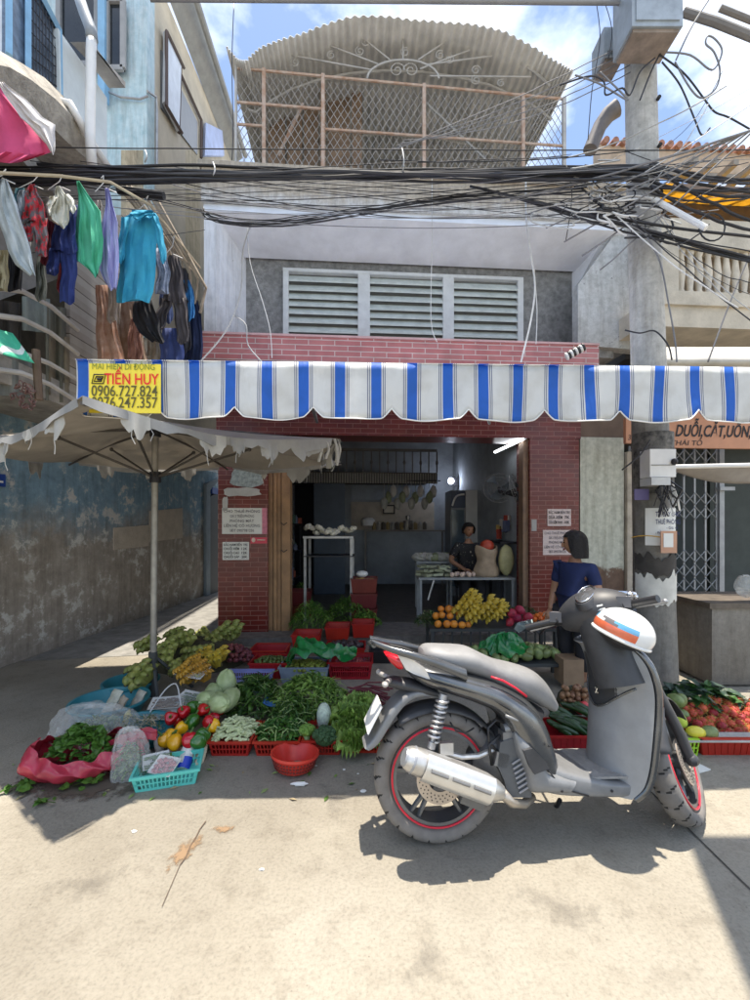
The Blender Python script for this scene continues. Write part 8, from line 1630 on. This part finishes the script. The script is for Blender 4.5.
g = MB(); g.add(*skin({k: JS[k] for k in ('hem', 'pel', 'wai', 'che', 'nb', 'sl', 'sr', 'ml', 'mr')}, chain(['hem', 'pel', 'wai', 'che', 'nb'])+chain(['che', 'sl', 'ml'])+chain(['che', 'sr', 'mr']), 'pel')); g.build('tee_shirt', nav, pw, smooth=True)
JT = {'pel': (J['pel'][0], .145), 'hl': (J['hl'][0], .118), 'hr': (J['hr'][0], .118), 'kl': (J['kl'][0], .085), 'kr': (J['kr'][0], .085), 'al': (J['al'][0]+Vector((0, 0, .05)), .07), 'ar': (J['ar'][0]+Vector((0, 0, .05)), .07)}
g = MB(); g.add(*skin(JT, chain(['pel', 'hl', 'kl', 'al'])+chain(['pel', 'hr', 'kr', 'ar']), 'pel')); g.build('trousers', blk, pw, smooth=True)
def hair(par, c, yaw, bob=True, s=1.):
    M_ = Euler((0, 0, yaw)).to_matrix(); g = MB(); ns, nr = 36, 16; V = []; F = []
    for i in range(nr+1):
        for k in range(ns):
            a = 2*math.pi*k/ns; t = i/nr; fr = max(0, -math.sin(a)); low = (.145 if bob else .06); end = -low*(1-min(1, fr*1.6)**2)+.052*min(1, fr*1.6)**2
            z = .125-(.125-end)*t; zz = max(0, z)/.125; r = math.sqrt(max(0, 1-zz**2)) if z > 0 else 1+(.04 if bob else -.1)*math.sin(-z/.145*2.4)
            rr = 1+.012*math.sin(k*5.3); V.append(c+M_ @ (Vector((.106*r*math.cos(a)*rr, (.118*r*math.sin(a)+.008)*rr, z))*s))
    for i in range(nr):
        for k in range(ns): F.append((i*ns+k, i*ns+(k+1) % ns, (i+1)*ns+(k+1) % ns, (i+1)*ns+k))
    g.add(V, F); g.build('hair', hairm, par, smooth=True)
hair(pw, q(-.02, 0, hz_), R(-112), s=.97)
# --- woman seated behind the grey table
bx_, by2 = P(468, 0, 6.75).x, 6.75; hz_ = P(0, 530, 6.75).z
pw2 = thing('person', 'woman in dark patterned blouse seated behind the table inside the shop', 'person', (bx_, by2, .1))
st2_ = thing('stool', 'plain dark stool under the seated woman inside the shop', 'stool', (bx_, by2+.05, .1)); g = MB(); g.box(bx_-.17, bx_+.17, by2-.1, by2+.24, .50, .54); g.build('seat', dark, st2_)
for a, b in ((-.14, -.07), (.14, -.07), (-.14, .2), (.14, .2)): g = MB(); g.box(bx_+a-.015, bx_+a+.015, by2+b-.015, by2+b+.015, .106, .5); g.build('leg', dark, st2_)
J = {'pel': (q(0, .05, .66), .13), 'wai': (q(0, .03, .82), .12), 'che': (q(0, -.02, 1.02), .13), 'nb': (q(0, -.03, 1.20), .06), 'nk': (q(0, -.04, hz_-.12), .05), 'sl': (q(-.17, -.02, 1.14), .06), 'sr': (q(.17, -.02, 1.14), .06),
     'el': (q(-.30, -.12, .92), .042), 'er': (q(.30, -.14, .92), .042), 'wl': (q(-.10, -.36, za_+.06), .027), 'wr': (q(.14, -.36, za_+.07), .027), 'hl': (q(-.10, 0, .63), .10), 'hr': (q(.10, 0, .63), .10), 'kl': (q(-.12, -.36, .62), .065), 'kr': (q(.12, -.36, .62), .065), 'al': (q(-.12, -.34, .19), .04), 'ar': (q(.12, -.34, .19), .04), 'tl': (q(-.12, -.45, .14), .03), 'tr': (q(.12, -.45, .14), .03)}
g = MB(); g.add(*skin(J, E, 'pel')); head(g, q(0, -.05, hz_), R(12), .08); hand(g, J['wl'][0], (.4, -.9, -.1), (1, .3, 0)); hand(g, J['wr'][0], (-.2, -.9, -.1), (-1, 0, 0)); g.build('body', SK, pw2, smooth=True)
for k, r in (('pel', .155), ('wai', .15), ('che', .152), ('sl', .08), ('sr', .08)): J[k] = (J[k][0], r)
J['ml'] = (J['sl'][0].lerp(J['el'][0], .8), .068); J['mr'] = (J['sr'][0].lerp(J['er'][0], .8), .068); J['nb'] = (J['nb'][0]-Vector((0, 0, .03)), .075)
g = MB(); g.add(*skin({k: J[k] for k in ('pel', 'wai', 'che', 'nb', 'sl', 'sr', 'ml', 'mr')}, chain(['pel', 'wai', 'che', 'nb'])+chain(['che', 'sl', 'ml'])+chain(['che', 'sr', 'mr']), 'pel')); g.build('blouse', mat('patterned_blouse', (.03, .03, .035), .8, scale=30, col2=(.50, .46, .36), thr=(.60, .64)), pw2, smooth=True)
for k, r in (('hl', .115), ('hr', .115), ('kl', .085), ('kr', .085), ('al', .065), ('ar', .065)): J[k] = (J[k][0]+(Vector((0, 0, .05)) if k[0] == 'a' else Vector()), r)
g = MB(); g.add(*skin({k: J[k] for k in ('pel', 'hl', 'hr', 'kl', 'kr', 'al', 'ar')}, chain(['pel', 'hl', 'kl', 'al'])+chain(['pel', 'hr', 'kr', 'ar']), 'pel')); g.build('trousers', blk, pw2, smooth=True)
hair(pw2, q(0, -.05, hz_), R(12), False)
